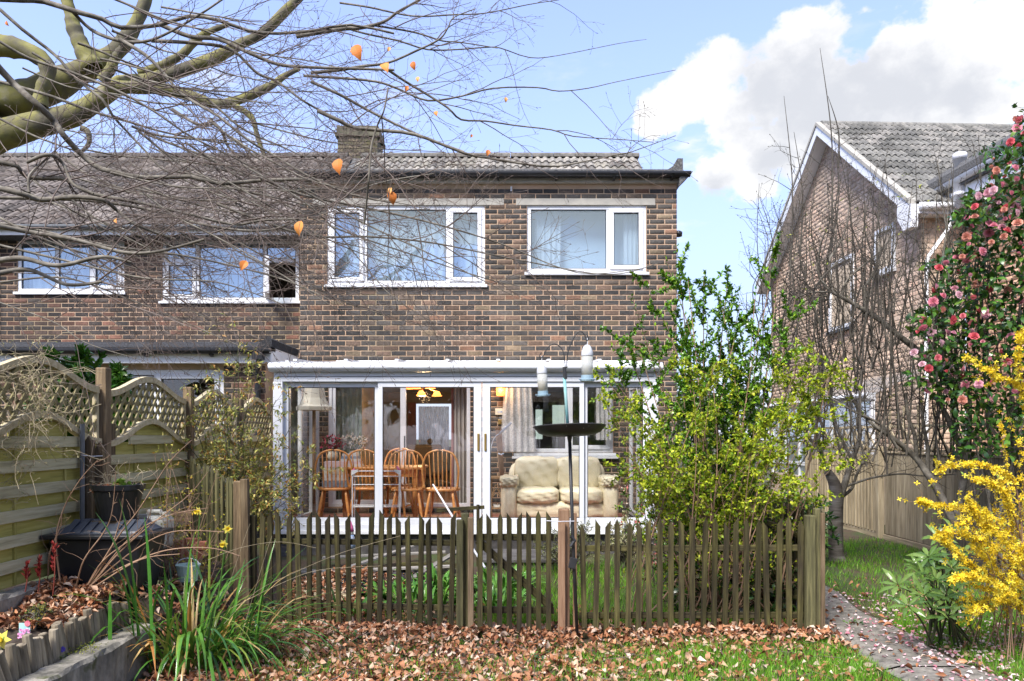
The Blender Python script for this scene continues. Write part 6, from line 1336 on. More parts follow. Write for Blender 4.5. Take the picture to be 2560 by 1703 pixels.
# ================================================================== SHRUBS BEHIND THE FENCE, RIGHT OF THE GATE
def privet():
    t = thing('privet_shrub', 'tall bright green privet with upright leafy sprays left of the pale house', 'shrub', (PX(1800, 6.5), 6.5, 0))
    stems = []; tips = [(1690, 600), (1662, 640), (1620, 700), (1580, 740), (1560, 830), (1720, 700), (1760, 690), (1800, 740), (1820, 690), (1850, 760), (1890, 720), (1940, 620), (1945, 700), (1990, 740), (1650, 770), (1700, 790), (1770, 800), (1840, 830), (1900, 810), (1600, 880), (1545, 930), (1680, 860), (1860, 870), (1970, 860), (1930, 900)]
    for (x, y) in tips:
        Y = rng.uniform(6.2, 7.0); b = np.array([PX(1780, 6.5)+rng.uniform(-.25, .35), Y+rng.uniform(-.1, .1), .05]); e = np.array(at(x, y, Y)); mid = b*.45+e*.55+np.array([(rng.uniform(-.1, .1)), rng.uniform(-.1, .1), .12])
        P = spline([b, b*.75+mid*.25+rng.standard_normal(3)*.03, mid, e], 22); stems.append((P, taper(len(P), .013, .0025)))
    side = spray(stems, 22, (.22, .97), (.18, .60), (.0018, .004), (22, 50), plane=(0, 1, 0), jit=.30, wob=.08, bend=(0, 0, .25), seg=6, fade=.45)
    tubes_obj('stem', stems, 'cane', t, 5); tubes_obj('twigs', side, 'twig_green', t, 3, kind='stuff')
    p1 = leaves_on(side, 52, (.030, .056), (.05, 1.0), .62, .5); p2 = leaves_on(stems, 44, (.034, .056), (.4, 1.0), .65, .5)
    pos, dr, up, sz = [np.concatenate([a, b]) for a, b in zip(p1, p2)]
    n = len(pos); h = np.clip((pos[:, 2]-1.3)/2.0, 0, 1)[:, None]
    col = pick_cols([(.055, .15, .010), (.09, .22, .014), (.15, .30, .018), (.26, .42, .03)], n, .18, [.26, .33, .26, .15])
    scatter_obj('crown', leaf_base(.52, .18, .22), pos, dr, up, sz, col, 'leaf_gloss', t)
privet()
def golden():
    t = thing('golden_shrub', 'yellow-green small-leaved shrub spreading in front of the privet over the picket fence', 'shrub', (PX(1800, 6.1), 6.1, 0))
    stems = []
    for k in range(46):
        bx = PX(rng.choice([1590, 1740, 1790, 1830, 1950]), 6.1)+rng.uniform(-.08, .08); b = np.array([bx, rng.uniform(5.95, 6.35), .02]); ex, ey = rng.uniform(1490, 2110), rng.uniform(860, 1180)
        if k < 9: ex, ey = [(2105, 885), (2080, 900), (2050, 870), (1990, 880), (1500, 990), (1520, 930), (1960, 930), (1880, 900), (1800, 885)][k]
        e = np.array(at(ex, ey, rng.uniform(5.5, 6.5))); mid = b*.4+e*.6+np.array([0, rng.uniform(-.1, .1), .10]); P = spline([b, b*.7+mid*.3+rng.standard_normal(3)*.04, mid, e], 18); stems.append((P, taper(len(P), rng.uniform(.004, .011), .0018)))
    side = spray(stems, 11, (.28, .98), (.12, .42), (.0012, .003), (25, 65), jit=.38, wob=.16, bend=(0, 0, -.05), seg=5, fade=.3)
    sub = spray(side, 2.5, (.2, .95), (.06, .18), (.001, .0016), (25, 60), jit=.4, wob=.15, seg=3)
    tubes_obj('stem', stems, 'cane', t, 5); tubes_obj('twigs', side+sub, 'cane', t, 3, kind='stuff')
    p = leaves_on(side, 30, (.020, .042), (.2, 1.0), .7, .4); q = leaves_on(sub, 11, (.018, .038), (.15, 1.0), .7, .4)
    pos, dr, up, sz = [np.concatenate([a, b]) for a, b in zip(p, q)]
    keep = rng.random(len(pos)) < np.clip((pos[:, 2]-.55)/.6, .12, 1.0); pos, dr, up, sz = pos[keep], dr[keep], up[keep], sz[keep]; n = len(pos)
    col = pick_cols([(.38, .46, .02), (.52, .56, .035), (.26, .38, .02), (.14, .25, .018)], n, .16, [.34, .22, .26, .18])
    scatter_obj('crown', leaf_base(.66, .16, .2), pos, dr, up, sz, col, 'leaf', t)
golden()
def blossom_shrub():
    t = thing('blossom_shrub', 'shrub with small coral pink blossoms between the privet stems and conservatory', 'shrub', (PX(1690, 7.3), 7.3, .08))
    stems = []
    for k in range(30):
        b = np.array([PX(1690, 7.3)+rng.uniform(-.25, .25), 7.3+rng.uniform(-.2, .2), .06]); e = np.array(at(rng.uniform(1530, 1880), rng.uniform(1085, 1290), rng.uniform(7.0, 7.6))); P = spline([b, (b+e)/2+rng.standard_normal(3)*.06, e], 14); stems.append((P, taper(len(P), .007, .002)))
    side = spray(stems, 9, (.2, 1.0), (.10, .34), (.0012, .0026), (25, 70), jit=.45, wob=.15, seg=4)
    tubes_obj('stem', stems, 'twig', t, 4); tubes_obj('twigs', side, 'twig', t, 3, kind='stuff')
    pos, dr, up, sz = leaves_on(side, 9, (.03, .055), (.2, 1.0), .7, .4); n = len(pos); scatter_obj('crown', leaf_base(.5, .15, .2), pos, dr, up, sz, pick_cols([(.05, .12, .018), (.09, .19, .02), (.19, .26, .03)], n, .18), 'leaf_gloss', t)
    C = np.array([s_[0][-1] for s_ in side]); C = C[rng.random(len(C)) < .5]; P = np.repeat(C, 9, 0)+rng.standard_normal((len(C)*9, 3))*.022
    scatter_obj('blossom', leaf_base(.9, .2, .3), P, unit(len(P)), unit(len(P)), rng.uniform(.016, .028, len(P)), pick_cols([(.62, .09, .10), (.70, .22, .20), (.74, .45, .38), (.72, .60, .48)], len(P), .12), 'petal', t)
blossom_shrub()
def small_evergreen(name, label, c, rx, ry, rz, n, cols, size, mtl='leaf', cat='shrub', leaf=(.4, .15, .2), stemmat='twig_dark', nst=26):
    """rounded bush: stems from the base to points on the crown, leaves around them"""
    t = thing(name, label, cat, (c[0], c[1], c[2])); c = np.array(c, float); cen = c+np.array([0, 0, rz])
    stems = []
    for k in range(nst):
        d = unit(1)[0]; d[2] = abs(d[2])*1.2-.35; e = cen+d*np.array([rx, ry, rz])*rng.uniform(.8, 1.05); P = spline([c+rng.standard_normal(3)*np.array([.04, .04, 0]), (c+e)/2+np.array([0, 0, .05]), e], 12); stems.append((P, taper(len(P), .008, .002)))
    side = spray(stems, 8, (.3, 1.0), (.25*rx, .6*rx), (.0012, .0025), (25, 65), jit=.5, wob=.12, bend=(0, 0, .2), seg=4)
    tubes_obj('stem', stems, stemmat, t, 4); tubes_obj('twigs', side, stemmat, t, 3, kind='stuff')
    per = n/len(side); pos, dr, up, sz = leaves_on(side, per, size, (.2, 1.0), .65, .6); m_ = len(pos)
    scatter_obj('crown', leaf_base(*leaf), pos, dr, up, sz, pick_cols(cols, m_, .2), mtl, t); return t
small_evergreen('euonymus_shrub', 'fine-leaved olive green bush in front of the sofa window', (PX(1420, 7.9), 7.9, .08), .42, .30, .30, 3600, [(.13, .15, .045), (.20, .22, .08), (.26, .27, .12)], (.016, .03))
small_evergreen('cream_shrub', 'pale cream flowering shrub low down behind the privet stems', (PX(1560, 8.1), 8.1, .08), .22, .20, .36, 1500, [(.52, .50, .28), (.60, .57, .36), (.30, .33, .10)], (.03, .05))
small_evergreen('evergreen_bush', 'glossy dark green bush rising behind the second wavy fence panel', (PX(212, 7.6), 7.6, 1.18), .56, .45, .66, 6500, [(.035, .12, .012), (.06, .18, .02), (.11, .25, .03)], (.075, .12), 'leaf_gloss', leaf=(.40, .15, .15))
small_evergreen('laurel_shrub', 'dark laurel with glossy leaves behind the cherry trunk and fence corner', (PX(1990, 8.3), 8.3, .1), .50, .35, .42, 1700, [(.025, .075, .012), (.04, .11, .018), (.06, .15, .03)], (.06, .11), 'leaf_gloss', leaf=(.36, .12, .2))
small_evergreen('ivy_mound', 'tangle of dark ivy and weeds at the foot of the right picket fence', (PX(1830, 6.25), 6.25, .02), .75, .28, .24, 1300, [(.025, .06, .015), (.04, .095, .02), (.06, .06, .025)], (.04, .07), 'leaf_gloss', leaf=(.7, .1, .1), stemmat='cane')
# ================================================================== BARE SHRUBS AND CHERRY ON THE RIGHT
def bare_tree():
    t = thing('bare_shrub', 'large leafless shrub with many upright twigs in front of the pale house', 'shrub', (PX(2385, 7.6), 7.6, 0))
    s = 1/2.636; o = (1960, 560); Y = 7.4; gl = []
    def g(pts, r0, r1, sc=s, off=o, Y=Y, dY=0.): P = px_line(pts, sc=sc, off=off, Y=Y, dY=dY, n=30, jit=.04); gl.append((P, taper(len(P), r0, r1)))
    g([(1110, 1060), (1000, 960), (900, 850), (760, 740), (640, 640), (540, 575), (430, 510), (320, 450), (250, 380), (220, 300), (225, 220), (245, 110)], .036, .006); g([(320, 450), (300, 330), (305, 230), (340, 170), (385, 90), (415, 0), (430, -120)], .016, .004)
    g([(540, 560), (530, 430), (580, 340), (620, 220), (630, 30), (600, -80)], .018, .005); g([(380, 480), (410, 380), (500, 290), (620, 190), (730, 60)], .012, .004); g([(1040, 1060), (1050, 890), (1045, 600), (1030, 430), (1040, 300), (1060, 120), (1075, 0), (1090, -300)], .022, .004); g([(1075, 600), (1085, 400), (1090, 200), (1050, -100), (1010, -420)], .014, .003)
    g([(330, 450), (200, 450), (100, 480), (20, 530), (-80, 560)], .010, .004); g([(300, 470), (150, 500), (60, 570)], .009, .003)
    s3 = 1/1.867; o3 = (2040, 960)
    g([(655, 690), (640, 640), (560, 480), (520, 420), (470, 350), (380, 270), (280, 200), (200, 120), (150, 20)], .046, .012, s3, o3); g([(650, 690), (660, 600), (690, 450), (700, 370), (640, 220), (600, 130), (550, 50)], .042, .02, s3, o3); g([(690, 380), (710, 250), (720, 100), (700, -40)], .026, .014, s3, o3); g([(470, 350), (460, 240), (430, 150), (420, 40)], .022, .012, s3, o3); g([(520, 420), (520, 300), (500, 180), (490, 60)], .022, .012, s3, o3); g([(380, 300), (300, 190), (180, 130), (60, 60)], .016, .006, s3, o3)
    parts_of('limb', gl, 'bark_grey', t, 8)
    up = []
    for k in range(150):   # upright suckers
        px = rng.uniform(1890, 2470); y0 = rng.uniform(760, 1190); y1 = y0-rng.uniform(200, 560)*(1.0 if px > 1990 else .8); Yk = rng.uniform(7.0, 8.2); lean = rng.uniform(-50, 60)
        if y1 < 330: y1 = rng.uniform(340, 600)
        P = px_line([(px, y0), (px+lean*.3+rng.uniform(-34, 34), y0*.66+y1*.34), (px+lean*.6+rng.uniform(-26, 26), y0*.33+y1*.67), (px+lean, y1)], sc=1, off=(0, 0), Y=Yk, n=16, jit=.05); up.append((P, taper(len(P), rng.uniform(.006, .012), .0024)))
    for (a, b) in (((2080, 560), (2050, 120)), ((2095, 420), (2070, 240)), ((2000, 640), (1985, 330)), ((1975, 700), (1960, 240))):
        P = px_line([a, ((a[0]+b[0])/2+14, (a[1]+b[1])/2), b], sc=1, off=(0, 0), Y=7.4, n=14); up.append((P, taper(len(P), .011, .002)))
    s2 = spray(gl+up, 8, (.15, .98), (.15, .66), (.0030, .0058), (25, 65), jit=.32, wob=.18, bend=(0, 0, .25), seg=6, fade=.4); s3_ = spray(s2, 2.2, (.15, .95), (.06, .24), (.0018, .0026), (30, 65), jit=.3, wob=.15, seg=4)
    def ok(q): e = q[0][-1]; return e[2] < 4.6 and e[0] > 2.15
    s2 = [q for q in s2 if ok(q)]; s3_ = [q for q in s3_ if ok(q)]
    parts_of('branch', up, 'twig_dark', t, 5); tubes_obj('twigs', s2+s3_, 'twig_dark', t, 3, kind='stuff')
    # knobbly spurs and the first few yellow-green leaves
    tubes_obj('buds', buds(s2, .0045, .014, 3), 'twig_dark', t, 4, kind='stuff')
    q = [s2[i] for i in rng.choice(len(s2), 70, replace=False)]; pos = np.repeat(np.array([a[0][-1] for a in q]), 5, 0)+rng.standard_normal((350, 3))*.012
    scatter_obj('young_leaves', leaf_base(.5), pos, unit(350), unit(350), rng.uniform(.018, .035, 350), pick_cols([(.40, .42, .08), (.30, .36, .06)], 350), 'leaf', t)
bare_tree()
def cherry():
    t = thing('cherry_tree', 'small cherry tree with a silvery banded trunk on the lawn beside the path', 'tree', (PX(2091, 8.6), 8.6, .1)); Y = 8.6
    P = px_line([(2096, 1412), (2090, 1380), (2089, 1320), (2090, 1270), (2092, 1235), (2084, 1205), (2070, 1180)], sc=1, Y=Y, n=24); r = np.interp(np.linspace(0, 1, len(P)), [0, .06, .15, .5, .75, 1], [.125, .098, .082, .079, .072, .045]); trunk = (P, r)
    g = [trunk]
    def b(pts, r0, r1): P = px_line(pts, sc=1, Y=Y, dY=rng.uniform(-.4, .4), n=20, jit=.04); g.append((P, taper(len(P), r0, r1)))
    b([(2098, 1250), (2115, 1200), (2130, 1150), (2150, 1090), (2140, 1000)], .045, .014); b([(2070, 1185), (2050, 1130), (2040, 1060), (2060, 960), (2050, 860)], .036, .010); b([(2118, 1215), (2180, 1195), (2250, 1185), (2310, 1190), (2390, 1186)], .016, .005); b([(2108, 1240), (2130, 1220), (2145, 1180), (2180, 1120), (2230, 1050)], .022, .008); b([(2050, 1130), (2000, 1060), (1970, 980), (1960, 880)], .020, .006); b([(2130, 1150), (2090, 1060), (2080, 960), (2110, 840)], .020, .006)
    tubes_obj('trunk', [trunk], 'cherry_bark', t, 14); parts_of('branch', g[1:], 'bark_grey', t, 8)
    s2 = spray(g[1:], 14, (.25, 1.0), (.3, .9), (.003, .007), (25, 70), jit=.35, wob=.14, bend=(0, 0, .1), seg=7); s3 = spray(s2, 5, (.15, 1.0), (.1, .4), (.0015, .0028), (25, 65), jit=.35, wob=.15, seg=5)
    s2 = [q for q in s2 if q[0][:, 2].min() > .95 and q[0][-1][0] > 2.6]; s3 = [q for q in s3 if q[0][:, 2].min() > .95 and q[0][-1][0] > 2.6]
    tubes_obj('twigs', s2+s3, 'twig_dark', t, 3, kind='stuff')
cherry()
# ================================================================== CAMELLIA, FORSYTHIA, RHODODENDRON
def flower_mesh(cols):
    """rosette of cupped petals facing +y"""
    mb = MB(); C = []
    for ring, (n, r, cup, z) in enumerate(((7, .50, .10, .0), (6, .38, .22, .06), (5, .25, .34, .10), (3, .12, .42, .12))):
        for k in range(n):
            a = 2*math.pi*k/n+ring*.5+.1*ring*ring; u = np.array([math.cos(a), 0, math.sin(a)]); v = np.array([-math.sin(a), 0, math.cos(a)]); w = r*.62
            pts = [u*r*.1+np.array([0, z, 0]), u*r*.6-v*w*.75+np.array([0, z+cup*.35, 0]), u*r*1.0-v*w*.5+np.array([0, z+cup, 0]), u*r*1.08+np.array([0, z+cup*.8, 0]), u*r*1.0+v*w*.5+np.array([0, z+cup, 0]), u*r*.6+v*w*.75+np.array([0, z+cup*.35, 0])]
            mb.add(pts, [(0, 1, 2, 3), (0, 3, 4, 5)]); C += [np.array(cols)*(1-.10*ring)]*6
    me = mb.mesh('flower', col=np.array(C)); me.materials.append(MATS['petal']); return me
def camellia():
    t = thing('camellia_bush', 'tall camellia covered in pink flowers at the right edge', 'shrub', (4.75, 7.3, 0))
    left = lambda py: np.interp(py, [250, 300, 380, 470, 560, 640, 720, 800, 880, 960, 1060], [2560, 2535, 2490, 2440, 2395, 2355, 2330, 2290, 2285, 2300, 2390])
    stems = []
    for k in range(30):
        py = rng.uniform(300, 1040); px = rng.uniform(left(py)+10, 2760); e = np.array(at(px, py, rng.uniform(6.7, 7.7))); b = np.array([4.85+rng.uniform(-.2, .3), 7.3, .0]); P = spline([b, b*.5+e*.5+np.array([0, 0, .15]), e], 16); stems.append((P, taper(len(P), .016, .003)))
    tubes_obj('stem', stems, 'bark_grey', t, 5); side = spray(stems, 7, (.4, 1.0), (.15, .5), (.002, .004), (25, 60), jit=.4, wob=.1, seg=4); tubes_obj('twigs', side, 'twig_green', t, 3, kind='stuff')
    n = 6600; py = 265+rng.beta(1.15, 1.1, n)*880; px = left(py)+24*np.sin(py*.045)+18*np.sin(py*.11+1)+rng.beta(1.0, 1.25, n)*440; Y = 6.75+rng.uniform(0, 1, n)**1.3*.95
    pos = np.array([at(a, b, c) for a, b, c in zip(px, py, Y)]); dr = unit(n)*.8+np.array([-.15, -.5, -.05]); up = np.array([0, -.35, .9])+rng.standard_normal((n, 3))*.45
    scatter_obj('crown', leaf_base(.52, .12, .22), pos, dr, up, rng.uniform(.065, .105, n), pick_cols([(.022, .065, .014), (.038, .105, .017), (.065, .155, .02), (.13, .23, .025)], n, .2, [.30, .35, .23, .12]), 'leaf_gloss', t)
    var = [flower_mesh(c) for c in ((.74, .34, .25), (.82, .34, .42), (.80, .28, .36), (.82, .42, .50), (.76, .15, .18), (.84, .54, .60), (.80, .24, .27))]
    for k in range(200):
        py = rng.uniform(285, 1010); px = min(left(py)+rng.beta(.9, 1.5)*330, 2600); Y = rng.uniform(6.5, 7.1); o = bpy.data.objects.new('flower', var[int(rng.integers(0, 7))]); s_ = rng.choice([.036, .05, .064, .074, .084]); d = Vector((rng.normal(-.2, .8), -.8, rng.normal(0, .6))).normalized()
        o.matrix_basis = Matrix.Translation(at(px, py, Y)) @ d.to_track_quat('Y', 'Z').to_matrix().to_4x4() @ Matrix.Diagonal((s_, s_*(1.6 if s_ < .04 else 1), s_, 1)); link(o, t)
camellia()
def forsythia():
    t = thing('forsythia_bush', 'forsythia in full yellow flower at the bottom right', 'shrub', (PX(2520, 5.2), 5.2, 0)); st = []
    for pts in ([(2600, 1560), (2600, 1250), (2570, 1000), (2540, 958), (2503, 947), (2466, 925), (2415, 892)], [(2560, 1400), (2540, 1220), (2480, 1170), (2400, 1160), (2345, 1176)], [(2540, 1420), (2480, 1290), (2400, 1272), (2330, 1262), (2298, 1253)], [(2600, 1300), (2590, 1100), (2560, 1000), (2545, 900), (2556, 830)], [(2560, 1450), (2460, 1360), (2390, 1330), (2340, 1340)], [(2540, 1460), (2440, 1420), (2380, 1370), (2360, 1350)], [(2540, 1480), (2470, 1450), (2420, 1440), (2380, 1450)], [(2560, 1420), (2500, 1340), (2450, 1310), (2420, 1240)], [(2570, 1400), (2520, 1250), (2480, 1210), (2440, 1200)]):
        P = px_line(pts, sc=1, Y=5.1, dY=-.4, n=26, jit=.05); st.append((P, taper(len(P), .007, .002)))
    for k in range(50):
        ex, ey = rng.uniform(2370, 2660), rng.uniform(1000, 1540)
        if ex < 2490 and ey < 1250: ey += 180
        e = at(ex, ey, rng.uniform(4.6, 5.4)); b = Vector((PX(2560, 5.3)+rng.uniform(-.35, .35), 5.3+rng.uniform(-.3, .3), .02)); P = spline([b, b.lerp(e, .5)+Vector((.06, 0, .14)), e], 16); st.append((P, taper(len(P), .0042, .0016)))
    side = spray(st, 5, (.3, 1.0), (.08, .32), (.0015, .0025), (25, 60), jit=.35, wob=.1, seg=4); tubes_obj('stem', st, 'cane', t, 5); tubes_obj('twigs', side, 'cane', t, 3, kind='stuff')
    # four-petalled flowers in clusters along the stems
    base_v = []; base_f = []
    for k in range(4):
        a = k*math.pi/2; c, s_ = math.cos(a), math.sin(a); q = [(0, 0, 0), (.28, .0, .16), (.75, .1, .30), (1.0, .22, .05), (.72, .1, -.22), (.25, 0, -.14)]; n0 = len(base_v); base_v += [(x*c-z*s_, y, x*s_+z*c) for x, y, z in q]; base_f += [(n0, n0+1, n0+2, n0+3), (n0, n0+3, n0+4, n0+5)]
    p1 = leaves_on(st[:9], 190, (.016, .023), (.25, 1.0)); p2 = leaves_on(st[9:], 58, (.014, .022), (.45, 1.0)); p3 = leaves_on(side, 5, (.014, .021), (.15, 1.0)); pos, dr, up, sz = [np.concatenate(a) for a in zip(p1, p2, p3)]
    pos = pos+rng.standard_normal(pos.shape)*.010; n = len(pos); dr = unit(n)+np.array([0, -.5, .1]); scatter_obj('blossom', (base_v, base_f), pos, dr, unit(n), sz, pick_cols([(.82, .62, .03), (.86, .72, .07), (.78, .54, .02)], n, .1), 'petal', t)
    pos, dr, up, sz = leaves_on(side, 1.6, (.02, .035), (.5, 1.0)); scatter_obj('young_leaves', leaf_base(.4), pos, dr, up, sz, pick_cols([(.22, .33, .05), (.32, .38, .07)], len(pos)), 'leaf', t)
forsythia()
def rhodo():
    t = thing('rhododendron_bush', 'rhododendron with whorls of long dull green leaves beside the path', 'shrub', (PX(2345, 5.6), 5.6, 0)); st = []; lv = []
    bv, bf_ = leaf_base(.30, .10, .18); me = []
    for c in ((.085, .16, .030), (.115, .20, .042), (.065, .13, .028), (.15, .235, .055)):
        mb = MB(); mb.add(bv, bf_); m_ = mb.mesh('leaf', col=c); m_.materials.append(MATS['leaf_gloss']); me.append(m_)
    for (px, py, Y) in ((2350, 1345, 5.6), (2385, 1325, 5.7), (2322, 1392, 5.5), (2290, 1475, 5.3), (2245, 1462, 5.25), (2340, 1450, 5.3), (2380, 1420, 5.4), (2310, 1440, 5.4), (2365, 1490, 5.2), (2410, 1380, 5.6), (2400, 1460, 5.3), (2350, 1400, 5.5), (2300, 1420, 5.6), (2330, 1520, 5.1), (2270, 1515, 5.1), (2400, 1505, 5.15), (2370, 1540, 5.05), (2310, 1490, 5.2)):
        e = at(px, py, Y); b = Vector((PX(2360, 5.6)+rng.uniform(-.22, .18), 5.55+rng.uniform(-.2, .15), .0)); P = spline([b, b.lerp(e, .5)+Vector((0, 0, .05)), e], 10); st.append((P, taper(len(P), .009, .004))); n = int(rng.integers(7, 11)); ph = rng.uniform(0, 6)
        ax = Vector((rng.uniform(-.5, .2), -.35, .8)).normalized()
        for k in range(n):
            a = ph+2*math.pi*k/n; rad = Vector((math.cos(a), math.sin(a), 0)); rad = (rad-ax*rad.dot(ax)).normalized(); d = (rad+ax*rng.uniform(-.1, .55)).normalized(); x = d.cross(ax).normalized(); z = x.cross(d); o = bpy.data.objects.new('leaf', me[int(rng.integers(0, 4))]); L_ = rng.uniform(.10, .155); o.matrix_basis = Matrix.Translation(e+d*.01) @ Matrix((x, d, z)).transposed().to_4x4() @ Matrix.Scale(L_, 4); link(o, t)
    tubes_obj('stem', st, 'twig_green', t, 5)
rhodo()
# ================================================================== LEFT SIDE PLANTS
def bamboo_like():
    t = thing('nandina_shrub', 'leggy shrub with dark canes and bronze-green leaflets before the fence and conservatory corner', 'shrub', (PX(580, 7.2), 7.2, .2)); st = []
    tips = [(600, 830), (596, 870), (560, 930), (640, 920), (610, 1000), (500, 960), (470, 1010), (690, 1000), (730, 1060), (760, 1120), (520, 1080), (560, 1060), (620, 1100), (660, 1120), (700, 1180), (450, 1090), (740, 1200), (590, 1150), (640, 1210), (480, 1160), (790, 1180), (720, 1250), (430, 1180)]
    for (x, y) in tips:
        Y = rng.uniform(6.9, 7.6); b = np.array([PX(590, 7.2)+rng.uniform(-.12, .12), 7.2+rng.uniform(-.12, .12), .15]); e = np.array(at(x, y, Y)); P = spline([b, b*.5+e*.5+np.array([(b[0]-e[0])*.15, 0, .10]), e], 18); st.append((P, taper(len(P), .0085, .0025)))
    tubes_obj('cane', st, 'twig_green', t, 6); side = spray(st, 18, (.30, 1.0), (.12, .50), (.0014, .0026), (25, 75), jit=.4, wob=.12, bend=(0, 0, -.1), seg=5, fade=.3); sub = spray(side, 2.5, (.3, 1.0), (.04, .14), (.001, .0015), (30, 70), jit=.4, seg=3); tubes_obj('twigs', side+sub, 'twig', t, 3, kind='stuff')
    pos, dr, up, sz = leaves_on(sub+side, 4.2, (.032, .062), (.4, 1.0), .7, .0); n = len(pos); scatter_obj('crown', leaf_base(.34, .12, .3), pos, dr+np.array([0, 0, -.15]), up, sz, pick_cols([(.26, .30, .06), (.42, .40, .09), (.46, .25, .06), (.54, .46, .16), (.18, .23, .05)], n, .18), 'leaf', t)
bamboo_like()
def jasmine():
    t = thing('climbing_jasmine', 'tangle of thin pale climbing stems over the nearest fence panel at the left edge', 'climber', (-3.12, 4.75, .6)); L_ = []
    for k in range(150):
        px, py = rng.uniform(-80, 120), rng.uniform(890, 1260); 
        if px > 40 and py > 1120: py -= 150
        L_.append((wander(at(px, py, rng.uniform(4.55, 4.85)), (rng.uniform(-.3, 1), rng.uniform(-.4, .3), rng.uniform(-.8, .6)), rng.uniform(.12, .5), 9, .32, (0, 0, -.3)), .0017))
    sd = spray(L_, 4, (.1, 1.0), (.03, .10), (.0009, .0012), (30, 80), jit=.5, wob=.3, seg=3); tubes_obj('stem', L_, 'pale_stem', t, 3); tubes_obj('twigs', sd, 'pale_stem', t, 3, kind='stuff')
    pos, dr, up, sz = leaves_on(sd, 1.6, (.010, .022), (.3, 1.0)); scatter_obj('crown', leaf_base(.4), pos, dr, up, sz, pick_cols([(.30, .28, .12), (.22, .24, .07), (.42, .38, .2)], len(pos)), 'leaf', t)
jasmine()
def thin_bush():
    t = thing('yellow_leaf_shrub', 'thin bush of small yellow spring leaves by the side picket fence', 'shrub', (PX(455, 5.7), 5.7, .25)); st = []
    for k in range(34):
        b = np.array([PX(450, 5.7)+rng.uniform(-.2, .2), 5.7+rng.uniform(-.12, .12), .25]); e = np.array(at(rng.uniform(380, 560), rng.uniform(1120, 1380), rng.uniform(5.5, 5.95))); P = spline([b, (b+e)/2+rng.standard_normal(3)*.06, e], 14); st.append((P, taper(len(P), .0045, .0013)))
    side = spray(st, 7, (.25, 1.0), (.08, .26), (.001, .0018), (25, 65), jit=.4, wob=.14, seg=4); tubes_obj('stem', st, 'cane', t, 4); tubes_obj('twigs', side, 'cane', t, 3, kind='stuff')
    pos, dr, up, sz = leaves_on(side, 4, (.014, .028), (.3, 1.0)); scatter_obj('crown', leaf_base(.6), pos, dr, up, sz, pick_cols([(.42, .42, .05), (.50, .46, .08), (.28, .33, .04), (.52, .32, .05)], len(pos)), 'leaf', t)
thin_bush()
def blade(base, d, L_, w, bend, n=8, twist=0.):
    """a strap leaf: creased ribbon arching over"""
    d = np.array(d, float); d /= np.linalg.norm(d); p = np.array(base, float); side = np.cross(d, [0, 0, 1.]); side = side/(np.linalg.norm(side)+1e-9) if np.linalg.norm(side) > .05 else np.array([1., 0, 0]); V = []
    for i in range(n+1):
        t = i/n; ww = w*(.75+.5*t)*(1-t**3.5)+.0008; up = np.cross(side, d)
        V += [p-side*ww, p+up*ww*.28, p+side*ww]; d = d+np.array([0, 0, -bend/n*(1+1.6*t)]); d /= np.linalg.norm(d); p = p+d*L_/n
    F = [(3*i+a, 3*i+a+1, 3*i+a+4, 3*i+a+3) for i in range(n) for a in (0, 1)]; return V, F
def strap_clump():
    t = thing('iris_clump', 'big clump of arching green strap leaves at the end of the retaining wall', 'plant', (-2.2, 5.0, 0))
    cen = np.array([-2.15, 5.0, .02]); greens = [(.05, .15, .02), (.075, .20, .025), (.10, .25, .03), (.04, .12, .03), (.19, .26, .04)]; dry = [(.46, .28, .09), (.55, .38, .16), (.42, .19, .05)]
    for k in range(340):
        a = rng.uniform(0, 2*math.pi); r = rng.uniform(0, .42)**1.0; b = cen+np.array([r*1.15*math.cos(a), r*.7*math.sin(a), 0]); out = rng.uniform(.12, .95); d = np.array([math.cos(a)*out+rng.uniform(-.25, .35), math.sin(a)*out*.7+rng.uniform(-.2, .2), 1.0]); L_ = rng.uniform(.42, .92); c = greens[int(rng.integers(0, 5))] if rng.random() < .86 else dry[int(rng.integers(0, 3))]
        V, F = blade(b, d, L_, rng.uniform(.006, .0115), rng.uniform(.4, 2.2)); mb = MB(); mb.add(V, F); mb.build('blade', 'leaf_gloss', t, smooth=True, col=c, fix=False)
    for (px0, py0, px1, py1, w) in ((350, 1590, 300, 1290, .014), (345, 1590, 325, 1275, .014), (335, 1590, 315, 1420, .012), (275, 1640, 275, 1490, .013), (380, 1600, 372, 1320, .011)):
        b = at(px0, py0, 4.55); e = at(px1, py1, 4.55); V, F = blade(b, np.array(e-b), (e-b).length*1.1, w, .75); mb = MB(); mb.add(V, F); mb.build('blade', 'leaf_gloss', t, smooth=True, col=(.06, .19, .025), fix=False)
    L_ = [(px_line(p, sc=1, Y=4.7, n=18), .0011) for p in ([(560, 1560), (640, 1480), (740, 1430), (860, 1380), (1000, 1340)], [(580, 1520), (700, 1460), (800, 1425), (950, 1415)], [(520, 1400), (600, 1370), (700, 1355), (790, 1370)], [(600, 1600), (660, 1400), (680, 1340)], [(560, 1500), (610, 1350), (625, 1310)])]; tubes_obj('dry_stalk', L_, 'pale_stem', t, 4)
strap_clump()
